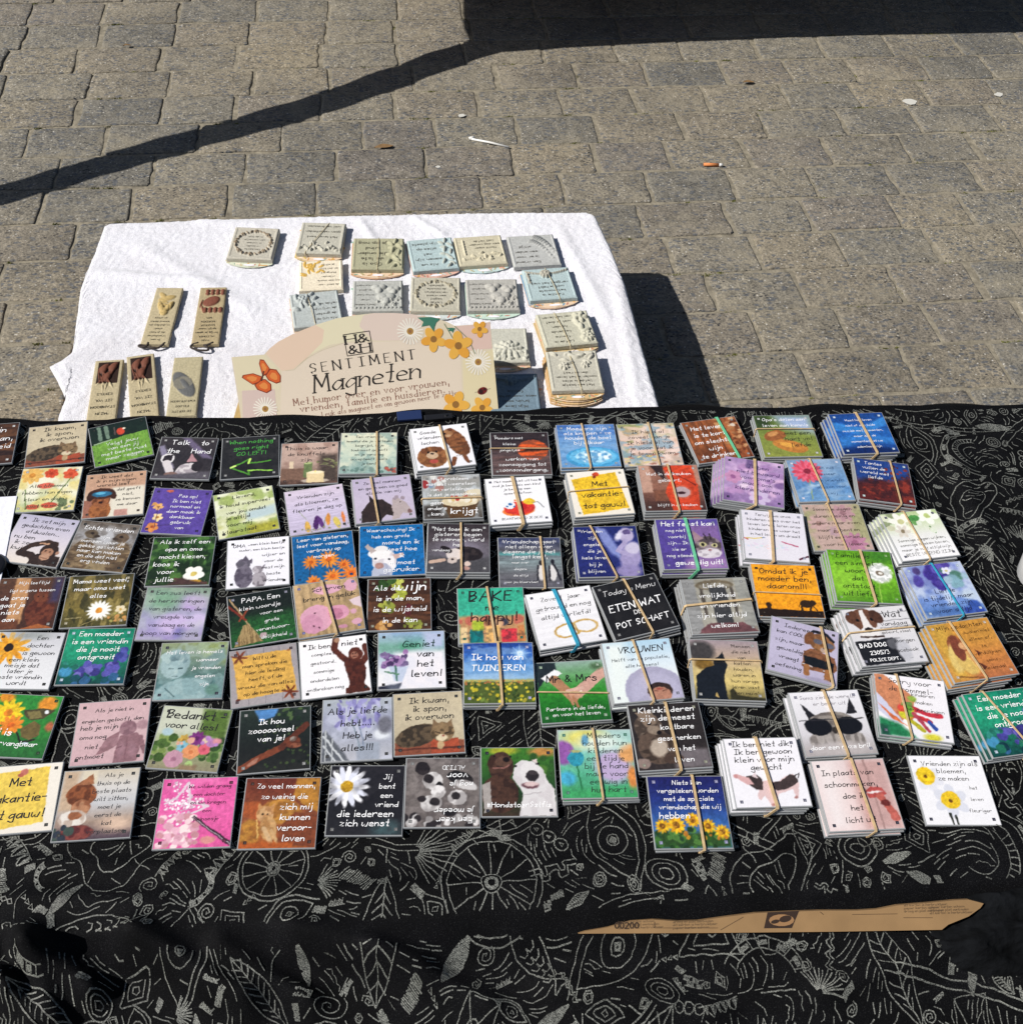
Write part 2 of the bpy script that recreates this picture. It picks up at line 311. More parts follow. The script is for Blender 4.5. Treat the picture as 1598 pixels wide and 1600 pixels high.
# world positions of the pieces, in metres
GEO = {'band_w': 0.0155,
 'bluetile': (0.0212, 0.87857),
 'cards': (-0.21632, 1.33846, 0.195),
 'caster': {'crate': (2.04772, 3.2241),
            'legs': [(-0.33726999999999996, 3.75), (1.6515700000000004, 3.75), (-0.33726999999999996, 4.75), (1.6515700000000004, 4.75)],
            'rope': [(0.36822, 2.99565), (0.22339, 2.91055), (0.03967, 2.789), (-0.13248, 2.67511), (-0.29491, 2.58996), (-0.44967, 2.51505), (-0.597, 2.44071), (-0.73712, 2.36703),
                     (-0.87024, 2.29413), (-1.06253, 2.2086), (-1.66427, 1.90214)],
            'rr': [0.05, 0.05, 0.05, 0.048, 0.046, 0.044, 0.042, 0.042, 0.04, 0.04, 0.04],
            'slab': [(0.33673, 3.40654), (0.31826, 3.18967), (0.31615, 3.08775), (0.32743, 3.01259), (0.36162, 2.93502), (0.5963, 2.96416), (0.98051, 2.989), (1.57827, 3.01186), (1.98154, 3.01015),
                     (2.62557, 3.02174), (2.62557, 5.0), (0.33673, 5.0)]},
 'clip': (0.05366, 0.87292),
 'front_edge': [(-0.32859, 0.33662), (-0.13142, 0.31955), (0.07147, 0.31019), (0.28269, 0.30307), (0.50081, 0.29366)],
 'knob': (-0.40118, 0.69635),
 'litter': {'butt': ((0.8195, 2.33042), (0.86787, 2.32489)),
            'gum': [(1.47051, 2.61543, 0.019), (1.74132, 2.64155, 0.013), (0.2356, 2.59948, 0.01), (0.15587, 2.36038, 0.006)],
            'leaf': [(1.04431, 2.73564, 0.1, 0.034), (0.02603, 2.45492, 0.2, 0.05), (-0.65928, 3.01082, 0.3, 0.022)],
            'stick': ((0.24662, 2.48287), (0.34021, 2.43871))},
 'moss': [(0.07458, 3.09996), (0.57841, 2.79451), (0.99997, 2.56985), (1.00521, 2.57621), (1.12071, 2.76465), (1.06015, 2.23093), (0.95077, 2.19247), (1.31701, 2.76369), (1.60038, 2.31244),
          (1.55988, 2.56022), (1.41517, 2.32831), (1.63613, 2.4575), (1.3906, 2.21239), (1.38789, 2.04827), (1.10455, 1.77497), (1.12375, 1.80764), (1.34493, 2.76253), (1.38468, 2.76818),
          (0.72712, 2.58929), (0.114, 2.32294), (0.21538, 2.40657), (0.72517, 1.89184), (1.03214, 1.75764), (-0.68233, 1.65752), (0.71987, 1.62569), (1.21295, 2.03282), (0.41175, 2.68031),
          (0.32983, 2.21721), (0.93517, 2.08081)],
 'paper': [(-0.39092, 0.788), (-0.44703, 0.78824), (-0.43771, 0.68353), (-0.38725, 0.67907)],
 'resin': {'b1': (-0.39855, 1.58973, -0.08618, 0.04809, 0.15901),
           'b2': (-0.31494, 1.5844, -0.03477, 0.04765, 0.1607),
           'b3': (-0.47541, 1.39847, 0.02307, 0.04692, 0.14992),
           'b4': (-0.41488, 1.40279, 0.14674, 0.04598, 0.16173),
           'b5': (-0.34416, 1.39843, -0.01051, 0.04865, 0.14667),
           'r1': (-0.24347, 1.794, -0.12822, 0.0868, 0.10134),
           'r10': (0.31578, 1.62874, 0.04754, 0.09066, 0.09361),
           'r11': (-0.12306, 1.58511, 0.10197, 0.08931, 0.09614),
           'r12': (0.32708, 1.48905, 0.07171, 0.09576, 0.09232),
           'r13': (0.20883, 1.45941, -0.04611, 0.08847, 0.09198),
           'r14': (0.32281, 1.37135, -0.02537, 0.09033, 0.10073),
           'r15': (0.21292, 1.337, -0.05345, 0.08635, 0.09248),
           'r2': (-0.11227, 1.80111, -0.11534, 0.08689, 0.10058),
           'r2b': (-0.11379, 1.68566, 0.002, 0.08209, 0.08978),
           'r3': (-0.00399, 1.74361, -0.0708, 0.09824, 0.09884),
           'r4': (0.10119, 1.7369, 0.07526, 0.08869, 0.09896),
           'r5': (0.19519, 1.7428, 0.05048, 0.09476, 0.09227),
           'r6': (0.30017, 1.73792, 0.03563, 0.09356, 0.0989),
           'r7': (-0.00941, 1.61568, -0.04622, 0.09292, 0.08912),
           'r8': (0.09824, 1.61288, -0.08617, 0.09309, 0.1002),
           'r9': (0.20409, 1.60416, -0.04459, 0.09753, 0.09173)},
 'ridges': [(-0.31833, 0.33238, -0.24626, 0.28093, 0.026, 0.012), (-0.3073, 0.32613, -0.27831, 0.26054, 0.022, 0.011), (-0.24204, 0.32948, -0.12397, 0.26291, 0.024, 0.013),
            (-0.12275, 0.31798, 0.01669, 0.27514, 0.012, 0.011), (0.12502, 0.2909, 0.45487, 0.25212, 0.003, 0.012), (0.30105, 0.23139, 0.51075, 0.25975, 0.01, 0.01),
            (-0.33007, 0.31352, -0.29318, 0.26215, 0.02, 0.01), (-0.17444, 0.31722, -0.07798, 0.25796, 0.014, 0.01), (-0.055, 0.2995, 0.06624, 0.24242, 0.01, 0.01),
            (-0.34796, 0.33043, -0.31112, 0.28307, 0.016, 0.01), (0.07863, 0.26509, 0.24905, 0.22273, 0.008, 0.01), (0.43423, 0.24785, 0.497, 0.21623, 0.01, 0.012),
            (0.62509, 0.78153, 0.61773, 0.55009, 0.006, 0.011), (0.62234, 0.84475, 0.64215, 0.72102, 0.004, 0.012), (-0.3488, 0.39297, -0.1226, 0.36074, 0.0045, 0.007),
            (-0.18282, 0.34687, 0.12619, 0.32559, 0.006, 0.009), (-0.34322, 0.36343, -0.18244, 0.34166, 0.005, 0.008), (0.1277, 0.33513, 0.45586, 0.31941, 0.005, 0.008),
            (0.44923, 0.33147, 0.53225, 0.33471, 0.006, 0.01), (0.02343, 0.35504, 0.18697, 0.33453, 0.003, 0.007)],
 'sign_frame': ((-0.03844, 1.33058, 0.23938), (1.0, 0.0, 0.0), (0.0, 0.64279, 0.76604)),
 'sign_k': 0.0010518,
 'sign_outline': [(-0.21289, 0.05405), (-0.16038, 0.05582), (-0.15051, 0.06535), (-0.13605, 0.07552), (-0.10948, 0.08769), (-0.07433, 0.09978), (-0.03935, 0.10877), (-0.00894, 0.11257),
                  (0.02143, 0.11467), (0.05171, 0.11363), (0.08198, 0.1106), (0.1021, 0.10627), (0.12226, 0.10165), (0.13951, 0.09598), (0.15375, 0.08813), (0.18322, 0.08883), (0.21291, 0.09186),
                  (0.22052, -0.07197), (0.22272, -0.10811), (-0.20639, -0.08359), (-0.20664, -0.03691)],
 'sign_pt': {'arcline': [(-0.12848, 0.02786), (-0.11413, 0.02859), (-0.09271, 0.04625), (-0.06598, 0.05848), (-0.03076, 0.06832)],
             'butterfly': (-0.16562, 0.02021),
             'cups': [(0.11739, 0.06778, 0.021), (0.15785, 0.05515, 0.024), (0.19463, 0.08107, 0.014), (0.14815, -0.04216, 0.023), (0.19251, -0.04957, 0.019)],
             'daisies': [(0.07939, 0.08253, 0.021), (0.18951, 0.02677, 0.021), (-0.16573, -0.03272, 0.019)],
             'ladybird': (0.19392, -0.02146),
             'leaves': [(0.11165, 0.09492, 0.019), (0.14752, 0.08175, 0.007), (0.19931, -0.06334, 0.009)],
             'leftlow': [(-0.2007, -0.00105), (-0.14795, -0.00089), (-0.14779, -0.05177), (-0.20338, -0.04872)],
             'leftpanel': [(-0.21153, 0.05342), (-0.16043, 0.05525), (-0.15661, 0.04991), (-0.13702, 0.02828), (-0.13952, -0.00277), (-0.20648, -0.0022)],
             'logo': [(-0.03038, 0.08179), (0.01259, 0.08614), (0.01663, 0.05139), (-0.02592, 0.04707)],
             'mauve': [(0.0039, 0.11115), (0.02143, 0.11467), (0.05171, 0.11363), (0.08198, 0.1106), (0.1021, 0.10627), (0.09495, 0.08413), (0.07935, 0.06752), (0.01848, 0.07034), (-0.00301, 0.0943)],
             'mid': [(-0.07773, 0.05473), (-0.03076, 0.06832), (0.091, 0.06698), (0.16048, 0.04921), (0.16014, -0.06866), (-0.1435, -0.052), (-0.13424, 0.02728), (-0.11408, 0.02916)],
             'pinkarc': [(-0.15744, 0.0571), (-0.15051, 0.06535), (-0.13605, 0.07552), (-0.10948, 0.08769), (-0.07433, 0.09978), (-0.06068, 0.09118), (-0.06502, 0.07135), (-0.09267, 0.04683),
                         (-0.11544, 0.03009), (-0.13418, 0.02814)],
             'rightpanel': [(0.16397, 0.03152), (0.21515, 0.04662), (0.22052, -0.07197), (0.16163, -0.06874)],
             'righttop': [(0.1537, 0.08726), (0.18319, 0.08826), (0.21229, 0.0913), (0.21374, 0.04815), (0.16327, 0.04616)],
             'stems': [[(0.12023, 0.09165), (0.11719, 0.07445)], [(0.13637, 0.09237), (0.14966, 0.06716)], [(0.1537, 0.08726), (0.17466, 0.06601), (0.18518, 0.04073)],
                       [(0.15498, -0.0535), (0.16908, -0.06915)], [(0.18774, -0.05526), (0.184, -0.06996)]],
             'text': {'h1': ((-0.02688, 0.06613), (0.01094, 0.07012)),
                      'h2': ((-0.0228, 0.05038), (0.0127, 0.05331)),
                      'l1': ((-0.11873, -0.03), (0.13814, -0.00827)),
                      'l2': ((-0.10864, -0.04104), (0.12999, -0.02169)),
                      'l3': ((-0.07409, -0.05053), (0.15649, -0.02543)),
                      'magneten': ((-0.0841, -0.01057), (0.09086, 0.00587)),
                      'sentiment': ((-0.08741, 0.02178), (0.08631, 0.03761))},
             'topband': [(-0.10948, 0.08769), (-0.07433, 0.09978), (-0.03935, 0.10877), (-0.00894, 0.11257), (0.00693, 0.1133), (-0.00272, 0.09858), (0.00532, 0.08962), (-0.0089, 0.07161),
                         (-0.0539, 0.06653), (-0.08948, 0.05098), (-0.11494, 0.0364)]},
 'strip': [(-0.00104, 1e-05), (0.10193, -0.00054), (0.20777, -0.00061), (0.29883, -0.0), (0.30433, 0.00404), (0.3218, 0.01053), (0.33175, 0.01711), (0.33458, 0.02069), (0.32223, 0.02388),
           (0.31032, 0.02347), (0.28868, 0.02161), (0.26173, 0.0198), (0.24556, 0.01687), (0.22948, 0.016), (0.19746, 0.01629), (0.17084, 0.01552), (0.14432, 0.01475), (0.12314, 0.01241),
           (0.09676, 0.00912), (0.08099, 0.00876), (0.06002, 0.01048), (0.04171, 0.00965), (0.02342, 0.00479), (0.0052, 0.00196)],
 'strip_frame': ((0.12433, 0.28996, 0.5865), (0.99579, -0.09139, -0.00669), (0.07818, 0.80921, 0.5823)),
 'strip_k': 0.0005247247850063879,
 'strip_pt': {'lines': [(0.06106, 0.00845, 0.06103, 0.00391), (0.06103, 0.00391, 0.11249, 0.0034), (0.1337, 0.0118, 0.11511, 0.00185), (0.19744, 0.01527, 0.20006, 0.01321),
                        (0.22407, 0.01299, 0.26156, 0.01315), (0.26684, 0.01003, 0.29103, 0.0098)],
              'logo': (0.16437, 0.00897),
              't1': (0.02863, 0.00373),
              'tiny': [(0.03125, 0.00824), (0.07573, 0.0078), (0.26709, 0.01924), (0.28856, 0.01751)]},
 'towel_left': [(-0.53863, 2.2), (-0.53863, 1.90346), (-0.54601, 1.80623), (-0.55297, 1.74999), (-0.558, 1.69177), (-0.55317, 1.59851), (-0.54801, 1.514), (-0.5604, 1.4946), (-0.58153, 1.47779),
                (-0.56334, 1.44203), (-0.54243, 1.39265), (-0.54754, 1.34984), (-0.54254, 1.2), (-0.54754, 0.9)],
 'towel_ridges': [(-0.56112, 1.74061, -0.29662, 1.68398, 0.006, 0.012), (-0.48935, 1.83813, -0.21039, 1.57458, 0.004, 0.018), (-0.03962, 1.88685, 0.00682, 1.7546, 0.005, 0.01),
                  (0.06423, 1.88515, 0.13653, 1.80574, 0.005, 0.009), (-0.37094, 1.89558, -0.21858, 1.87101, 0.004, 0.01), (0.36231, 1.84032, 0.41913, 1.49391, 0.004, 0.013),
                  (-0.54333, 1.52736, -0.31234, 1.55469, 0.005, 0.012), (-0.53104, 1.36385, -0.4729, 1.4882, 0.002, 0.012), (0.45025, 1.66439, 0.42681, 1.28992, 0.004, 0.011)],
 'towel_right': [(0.44235, 2.2), (0.44635, 1.86467), (0.45881, 1.74698), (0.46535, 1.64325), (0.46256, 1.4638), (0.46126, 1.27149), (0.46626, 0.9)],
 'towel_top': [(-0.55137, 1.84831), (-0.54835, 1.88231), (-0.53063, 1.89861), (-0.42127, 1.8986), (-0.2956, 1.89991), (-0.11686, 1.89818), (0.06474, 1.89416), (0.27561, 1.88851), (0.4286, 1.87948),
               (0.44862, 1.86226), (0.45623, 1.82123)],
 'velvet': (0.41071, 0.22368, 0.56815, 0.28724),
 'whitecup': (0.65275, 0.59003)}
# ------------------------------------------------------------------ setting: ground and setts
def build_ground():
    S = 90
    me = mesh_np('ground', [(-S, -S, -.011), (S, -S, -.011), (S, S, -.011), (-S, S, -.011)], [[0, 1, 2, 3]], [M_SAND])
    g = obj('ground', me, kind='structure')
    xs = np.linspace(-1.7, 2.7, 300); ys = np.linspace(1.2, 3.7, 190); X, Y = np.meshgrid(xs, ys)
    Z = -.0034 + .0046 * (fbm(X * 9, Y * 9, 41, 4) - .42) + .0022 * np.clip((X + .3) / 1.6, -.6, 1) + .0010 * (vnoise(X * 90, Y * 90, 5) - .5)
    obj('joint_sand', mesh_np('joint_sand', np.column_stack([X.ravel(), Y.ravel(), np.clip(Z, -.0105, -.0026).ravel()]), grid_faces(300, 190), [M_SAND], True), g, kind='stuff')
    def sett(w, d, seed, fine=True):
        r = random.Random(seed); pts = []; k = 7 if fine else 2
        rc = .007
        for (cx, cy, a0) in ((w / 2 - rc, d / 2 - rc, 0), (-w / 2 + rc, d / 2 - rc, 90), (-w / 2 + rc, -d / 2 + rc, 180), (w / 2 - rc, -d / 2 + rc, 270)):
            for q in (0, 45, 90) if fine else (45,):
                a = math.radians(a0 + q); pts.append((cx + math.cos(a) * rc, cy + math.sin(a) * rc))
            nx = {0: (-1, 0), 90: (0, -1), 180: (1, 0), 270: (0, 1)}[a0]; L = (w if nx[0] else d) - 2 * rc
            if fine:
                m = 6 if nx[0] else 4
                for j in range(1, m):
                    x, y = pts[-1] if j == 1 else base; base = (x, y) if j == 1 else base
                    pts.append((base[0] + nx[0] * L * j / m, base[1] + nx[1] * L * j / m))
        pj = []
        for (x, y) in pts:
            n = r.uniform(-.0034, .0014); l = math.hypot(x / w, y / d) + 1e-9; pj.append((x + x / w / l * n * 1.4, y + y / d / l * n * 1.4))
        n = len(pj); v = []
        for ins, z in ((0, -.04), (0, -.0024), (.0018, -.0007), (.006, 0.0)):
            for (x, y) in pj: l = math.hypot(x, y); v.append((x * (1 - ins / (w * .5)), y * (1 - ins / (d * .5)), z + (r.uniform(-.0007, .0007) if z > -.01 else 0)))
        v.append((0, 0, r.uniform(-.0003, .001)))
        f = []
        for L in range(3):
            for i in range(n): f.append([L * n + i, L * n + (i + 1) % n, (L + 1) * n + (i + 1) % n, (L + 1) * n + i])
        for i in range(n): f.append([3 * n + i, 3 * n + (i + 1) % n, 4 * n])
        return v, f
    fine = []
    for i in range(14):
        v, f = sett(.2 + (i % 7 - 3) * .0065, .1335, 100 + i); me = mesh_np('paving_stone', v, f, [M_PAVE], True); me.polygons.foreach_set('use_smooth', np.ones(len(me.polygons), bool)); fine.append((.2 + (i % 7 - 3) * .0065, me))
    r = random.Random(5); far = MB(); cnt = 0
    for k in range(-22, 26):
        y = 2.385 + .1388 * k; x = -3.6 + r.uniform(0, .2)
        while x < 4.8:
            i = r.randrange(14); w, me = fine[i]; gap = r.uniform(.003, .009) + (.007 if r.random() < .15 else 0)
            cx = x + w / 2; x += w + gap
            dz = r.uniform(-.0012, .0012); yy = y + r.uniform(-.0018, .0018) + .010 * (float(fbm(cx * 1.3, k * .35, 77, 2)) - .5)
            # in view?
            vis = 1.38 < y < 3.42 and -1.02 - (y - 1.5) * .22 < cx < 1.42 + (y - 1.5) * .45
            if vis and cnt < 300:
                o = obj('paving_stone', me, g, (cx, yy, dz)); o.rotation_euler = (r.uniform(-.008, .008), r.uniform(-.006, .006), r.uniform(-.012, .012)); cnt += 1
            else:
                v, f = sett(w, .1335, i, False); far.add(np.array(v) + (cx, yy, dz), f)
    obj('paving_beyond', far.mesh('paving_beyond', [M_PAVE]), g, kind='stuff')
    # moss and weeds in the joints
    mo = MB(); r = random.Random(9)
    spots = [(a, b, .014) for a, b in GEO['moss']]
    for i in range(150):
        k = r.randrange(-7, 8); spots.append((r.uniform(-1.2, 1.7), 2.385 + .1388 * k + .0694, r.uniform(.003, .008)))
    for sx, sy, s in spots:
        for j in range(int(34 * s / .008) + 6):
            a = r.uniform(0, 6.28); q = abs(r.gauss(0, s)) ; x, y = sx + math.cos(a) * q * 1.8, sy + math.sin(a) * q * .45; h = r.uniform(.001, .0045); w = r.uniform(.0008, .0022); b = r.uniform(0, 3.14)
            dx, dy = math.cos(b) * w, math.sin(b) * w
            mo.add([(x - dx, y - dy, -.005), (x + dx, y + dy, -.005), (x + r.uniform(-.003, .003), y + r.uniform(-.003, .003), -.003 + h), (x - dy, y + dx, -.004 + h * .6)], [[0, 1, 2], [0, 2, 3], [1, 3, 2]])
    obj('moss', mo.mesh('moss', [M_MOSS]), g, kind='stuff')
    return g
GROUND = build_ground()

# ------------------------------------------------------------------ the stall table and its cloth
XB0, XB1 = -.95, 1.15
def back_edge(x): return .9085 - .0525 * (x + .432) + .0025 * np.sin(x * 7.) + .0015 * np.sin(x * 23. + 1)
FEX = np.array([-1.5] + [p[0] for p in GEO['front_edge']] + [1.5]); FEY = np.array([GEO['front_edge'][0][1]] + [p[1] for p in GEO['front_edge']] + [GEO['front_edge'][-1][1] - .02])
def front_edge(x): return np.interp(x, FEX, FEY) + .002 * np.sin(x * 31)
RIDGES = GEO['ridges']      # (x0,y0,x1,y1,height,width)
def zc(x, y):
    x = np.asarray(x, float); y = np.asarray(y, float)
    z = TZ - .0012 + .0024 * (fbm(x * 9, y * 22, 3, 3) - .5)
    e = front_edge(x); s = np.clip(e - y, 0, 1)       # distance in front of the table's front edge
    drop = .030 * np.clip(s / .030, 0, 1) ** 1.0; drop = drop - .006 * np.sin(np.clip(s / .03, 0, 1) * np.pi) * 0 + np.clip(s - .03, 0, 1) * .30
    near = np.clip(s / .02, 0, 1)
    z = z - drop + near * .014 * (fbm(x * 6 + y * 7, y * 12 - x * 3, 8, 4) - .5) + .0022 * np.exp(-((s - .012) / .010) ** 2) * (fbm(x * 60, y * 160, 15, 3) - .5) * (s > 0)
    for (x0, y0, x1, y1, h, w) in RIDGES:
        ux, uy = x1 - x0, y1 - y0; L2 = ux * ux + uy * uy; t = np.clip(((x - x0) * ux + (y - y0) * uy) / L2, 0, 1)
        d = np.hypot(x - x0 - t * ux, y - y0 - t * uy); ends = np.clip(np.minimum(t, 1 - t) * 6 + .15, 0, 1)
        z = z + h * ends * np.exp(-(d / w) ** 2)
    return z
def build_cloth():
    xs = np.linspace(XB0, XB1, 430); rows = []
    ts = np.linspace(0, 1, 190)
    for t in ts:
        y = back_edge(xs) - .004 - t * (back_edge(xs) - .02); rows.append(np.column_stack([xs, y, zc(xs, y)]))
    V = [np.column_stack([xs, back_edge(xs) + .006 + .004 * np.sin(xs * 40 + q * 3), np.full_like(xs, TZ) - .005 - q * .05 + .0]) for q in range(6, -1, -1)]
    V.append(np.column_stack([xs, back_edge(xs) + .001, np.full_like(xs, TZ - .0006)]))
    V += rows; v = np.concatenate(V)
    c = obj('tablecloth', mesh_np('tablecloth', v, grid_faces(len(xs), len(V)), [M_CLOTH], True))
    # face up
    tag(c, 'black cloth woven with silvery grey doodles, covering the stall table', 'cloth')
    return c
CLOTH = build_cloth()

def resample(p, d=.0035):
    p = np.asarray(p, float); s = np.r_[0, np.cumsum(np.hypot(*np.diff(p, axis=0).T))]
    if s[-1] < 1e-6: return p[:1]
    n = max(2, int(s[-1] / d) + 1); q = np.linspace(0, s[-1], n); return np.column_stack([np.interp(q, s, p[:, 0]), np.interp(q, s, p[:, 1])])
def build_pattern():
    R = random.Random(21); rb = RB(); LW = .00098
    X0, X1, Y0, Y1 = -.92, 1.12, .10, .92
    CS = .0014; OCC = np.zeros((int((X1 - X0) / CS) + 1, int((Y1 - Y0) / CS) + 1), bool)
    def ok(x, y):
        e = float(front_edge(x)); return (y > e - .002 or y < e - GEO['band_w']) and y < float(back_edge(x)) - .005
    def put(pts, w=LW, wob=.0006):
        p = resample(pts)
        if len(p) < 2: return
        OCC[((p[:, 0] - X0) / CS).astype(int).clip(0, OCC.shape[0] - 1), ((p[:, 1] - Y0) / CS).astype(int).clip(0, OCC.shape[1] - 1)] = True
        p = p + np.column_stack([fbm(p[:, 0] * 160, p[:, 1] * 160, 5, 2) - .5, fbm(p[:, 0] * 160, p[:, 1] * 160, 6, 2) - .5]) * wob * 4
        keep = np.array([ok(*q) for q in p]); i = 0
        while i < len(p):
            if not keep[i]: i += 1; continue
            j = i
            while j < len(p) and keep[j]: j += 1
            if j - i >= 2: rb.line(p[i:j], w * R.uniform(.8, 1.25))
            i = j
    def tr(P, x, y, r, a, sy=1.0):
        P = np.asarray(P, float) * (1, sy); c, s = math.cos(a), math.sin(a); return np.column_stack([x + r * (P[:, 0] * c - P[:, 1] * s), y + r * (P[:, 0] * s + P[:, 1] * c)])
    def circ(r=1, a0=0, a1=2 * math.pi, n=26, ox=0, oy=0): t = np.linspace(a0, a1, n); return np.column_stack([ox + r * np.cos(t), oy + r * np.sin(t)])
    def zig(n, h, w=2.0): return [(-w / 2 + w * i / n, h * (1 if i % 2 else -1)) for i in range(n + 1)]
    def m_spiral():
        t = np.linspace(0, 2 * math.pi * 2.6, 60); return [np.column_stack([t / 16.5 * np.cos(t), t / 16.5 * np.sin(t)])], []
    def m_ovals(): return [circ(q) for q in (1, .68, .36)], []
    def m_wheel():
        k = R.choice([9, 12, 15]); L = [circ(1), circ(.2), circ(.88)]
        for i in range(k):
            a = 6.283 * i / k; L.append([(.2 * math.cos(a), .2 * math.sin(a)), (.88 * math.cos(a), .88 * math.sin(a))])
        return L, [circ(.12)]
    def m_zig(): return [zig(9, .22), [(x, y + .25) for x, y in zig(9, .22)], zig(9, .22)[:7]], []
    def m_scallop():
        L = [circ(1, .3, 2.9), circ(.72, .3, 2.9)]
        for i in range(9):
            a = .4 + i * .28; L.append([(.74 * math.cos(a), .74 * math.sin(a)), (.98 * math.cos(a), .98 * math.sin(a))])
        return L, [circ(.86, .5 + q * .56, .68 + q * .56, 4) for q in range(4)]
    def m_leaf():
        t = np.linspace(0, 1, 16); up = np.column_stack([t * 2 - 1, .42 * np.sin(t * math.pi)]); L = [up, up * (1, -1), [(-1, 0), (1, 0)]]
        for q in np.linspace(-.7, .6, 8):
            h = .38 * math.sin((q + 1) / 2 * math.pi); L += [[(q, 0), (q + .18, h * .9)], [(q, 0), (q + .18, -h * .9)]]
        return L, []
    def m_eye():
        t = np.linspace(0, 1, 16); up = np.column_stack([t * 2 - 1, .55 * np.sin(t * math.pi)]); return [up, up * (1, -1), circ(.34), circ(.14), up * (1.2, 1.35)], [circ(.06)]
    def m_tri():
        L = [[(-.9, -.7), (.9, -.7), (0, .9), (-.9, -.7)], [(-.5, -.5), (.5, -.5), (0, .4), (-.5, -.5)], circ(.14, oy=-.22)]
        return L, []
    def m_diamond(): return [[(-.6, 0), (0, 1), (.6, 0), (0, -1), (-.6, 0)], [(-.36, 0), (0, .6), (.36, 0), (0, -.6), (-.36, 0)], circ(.16)], []
    def m_check(): return [[(-1, -.5), (1, -.5)], [(-1, .5), (1, .5)]], [[(-1 + .5 * i, -.25 if i % 2 else .25), (-.6 + .5 * i, -.25 if i % 2 else .25)] for i in range(4)]
    def m_comb():
        L = [[(-1, 0), (1, 0)]]
        for i in range(8): x = -1 + i * .28; L.append([(x, 0), (x, .55), (x + .12, .55), (x + .12, 0)])
        return L, []
    def m_burst():
        L = []
        for i in range(13):
            a = -1.1 + i * .19; L.append([(.15 * math.cos(a), .15 * math.sin(a)), (math.cos(a) * R.uniform(.8, 1), math.sin(a))])
        return L, []
    def m_teeth(): return [zig(7, .35), [(-1, -.5), (1, -.5)]] + [[(-.9 + i * .3 + q * .05, -.42), (-.82 + i * .3, .1)] for i in range(6) for q in range(4)], []
    def m_patch(): return [[(-1 + i * .055, -.35 * math.sin(i * .087)), (-1 + i * .055, .35 * math.sin(i * .087))] for i in range(1, 36)], []
    def m_hatch(): return [[(-1 + i * .12, -.45 + R.uniform(-.1, .1)), (-.8 + i * .12, .45 + R.uniform(-.1, .1))] for i in range(15)], []
    def m_blob():
        t = np.linspace(0, 6.283, 26); r = 1 + .25 * np.sin(3 * t + R.uniform(0, 6)); P = np.column_stack([r * np.cos(t), .7 * r * np.sin(t)]); return [P, P * .55], []
    def m_drops(): return [circ(.3, ox=-.6, n=14), circ(.3, n=14), circ(.3, ox=.6, n=14), circ(.1, ox=-.6, n=8), circ(.1, n=8), circ(.1, ox=.6, n=8)], []
    def m_box(): return [[(-.8, -.5), (.8, -.6), (.7, .5), (-.8, .55), (-.8, -.5)], [(-.8, -.5), (.7, .5)], [(.8, -.6), (-.8, .55)], circ(.2)], []
    def m_key():
        return [[(-1, 0), (-.6, 0), (-.6, .4), (-.2, .4), (-.2, 0), (.2, 0), (.2, .4), (.6, .4), (.6, 0), (1, 0)], [(-1, -.25), (-.5, -.25), (-.5, .15), (-.3, .15), (-.3, -.25), (.3, -.25), (.3, .15), (.5, .15), (.5, -.25), (1, -.25)]], []
    def m_flame(): return [[(-.8, -.8), (-.5, .4), (-.3, -.3), (0, 1), (.25, -.3), (.55, .5), (.8, -.8)], [(-.6, -.8), (-.45, -.1), (-.3, -.6), (0, .4), (.2, -.6), (.5, 0), (.6, -.8)]], []
    def m_fish():
        t = np.linspace(0, 1, 18); up = np.column_stack([t * 1.7 - 1, .5 * np.sin(t * math.pi) ** .8]); L = [up, up * (1, -1), [(.7, 0), (1, .4), (.9, 0), (1, -.4), (.7, 0)], circ(.12, ox=-.6, oy=.08, n=12)]
        for q in (-.3, -.1, .1, .3, .5): L.append(circ(.16, -1.4, 1.4, 8, ox=q, oy=.12)); L.append(circ(.16, -1.4, 1.4, 8, ox=q, oy=-.16))
        return L, [[(-.95, 0), (-.8, 0)]]
    def m_swirl():
        L = [circ(q, .2 + q, 3.4 + q, 18) for q in (1, .84, .66, .5, .3)]
        for i in range(14): a = .9 + i * .2; L.append([(.5 * math.cos(a), .5 * math.sin(a)), (.66 * math.cos(a), .66 * math.sin(a))])
        return L, [circ(.92, 1.3 + q * .5, 1.5 + q * .5, 4) for q in range(5)]
    big = [m_wheel, m_leaf, m_fish, m_eye, m_fish, m_swirl, m_leaf, m_scallop, m_blob, m_burst, m_tri, m_flame, m_box]; mid = [m_patch, m_patch, m_spiral, m_ovals, m_zig, m_leaf, m_diamond, m_comb, m_check, m_teeth, m_hatch, m_tri, m_key, m_eye, m_drops, m_burst, m_scallop]; small = [m_spiral, m_ovals, m_diamond, m_drops, m_teeth, m_hatch, m_check]
    placed = []; PA = np.zeros((30000, 3))
    def scat(kinds, r0, r1, tries, fac):
        for _ in range(tries):
            x, y, r = R.uniform(X0, X1), R.uniform(Y0, Y1), R.uniform(r0, r1)
            q = PA[:len(placed)]
            if len(q) and (((x - q[:, 0]) ** 2 + (y - q[:, 1]) ** 2) < ((r + q[:, 2]) * fac) ** 2).any(): continue
            PA[len(placed)] = (x, y, r); placed.append(1); L, F = R.choice(kinds)(); a = R.uniform(0, 6.28); sy = R.uniform(.6, 1)
            for P in L: put(tr(P, x, y, r, a, sy))
            for P in F: put(tr(P, x, y, r, a, sy), LW * R.uniform(2.4, 4.5))
    scat(big, .028, .052, 2300, .80); scat(mid, .012, .024, 19000, .74); scat(small, .0045, .009, 32000, .78)
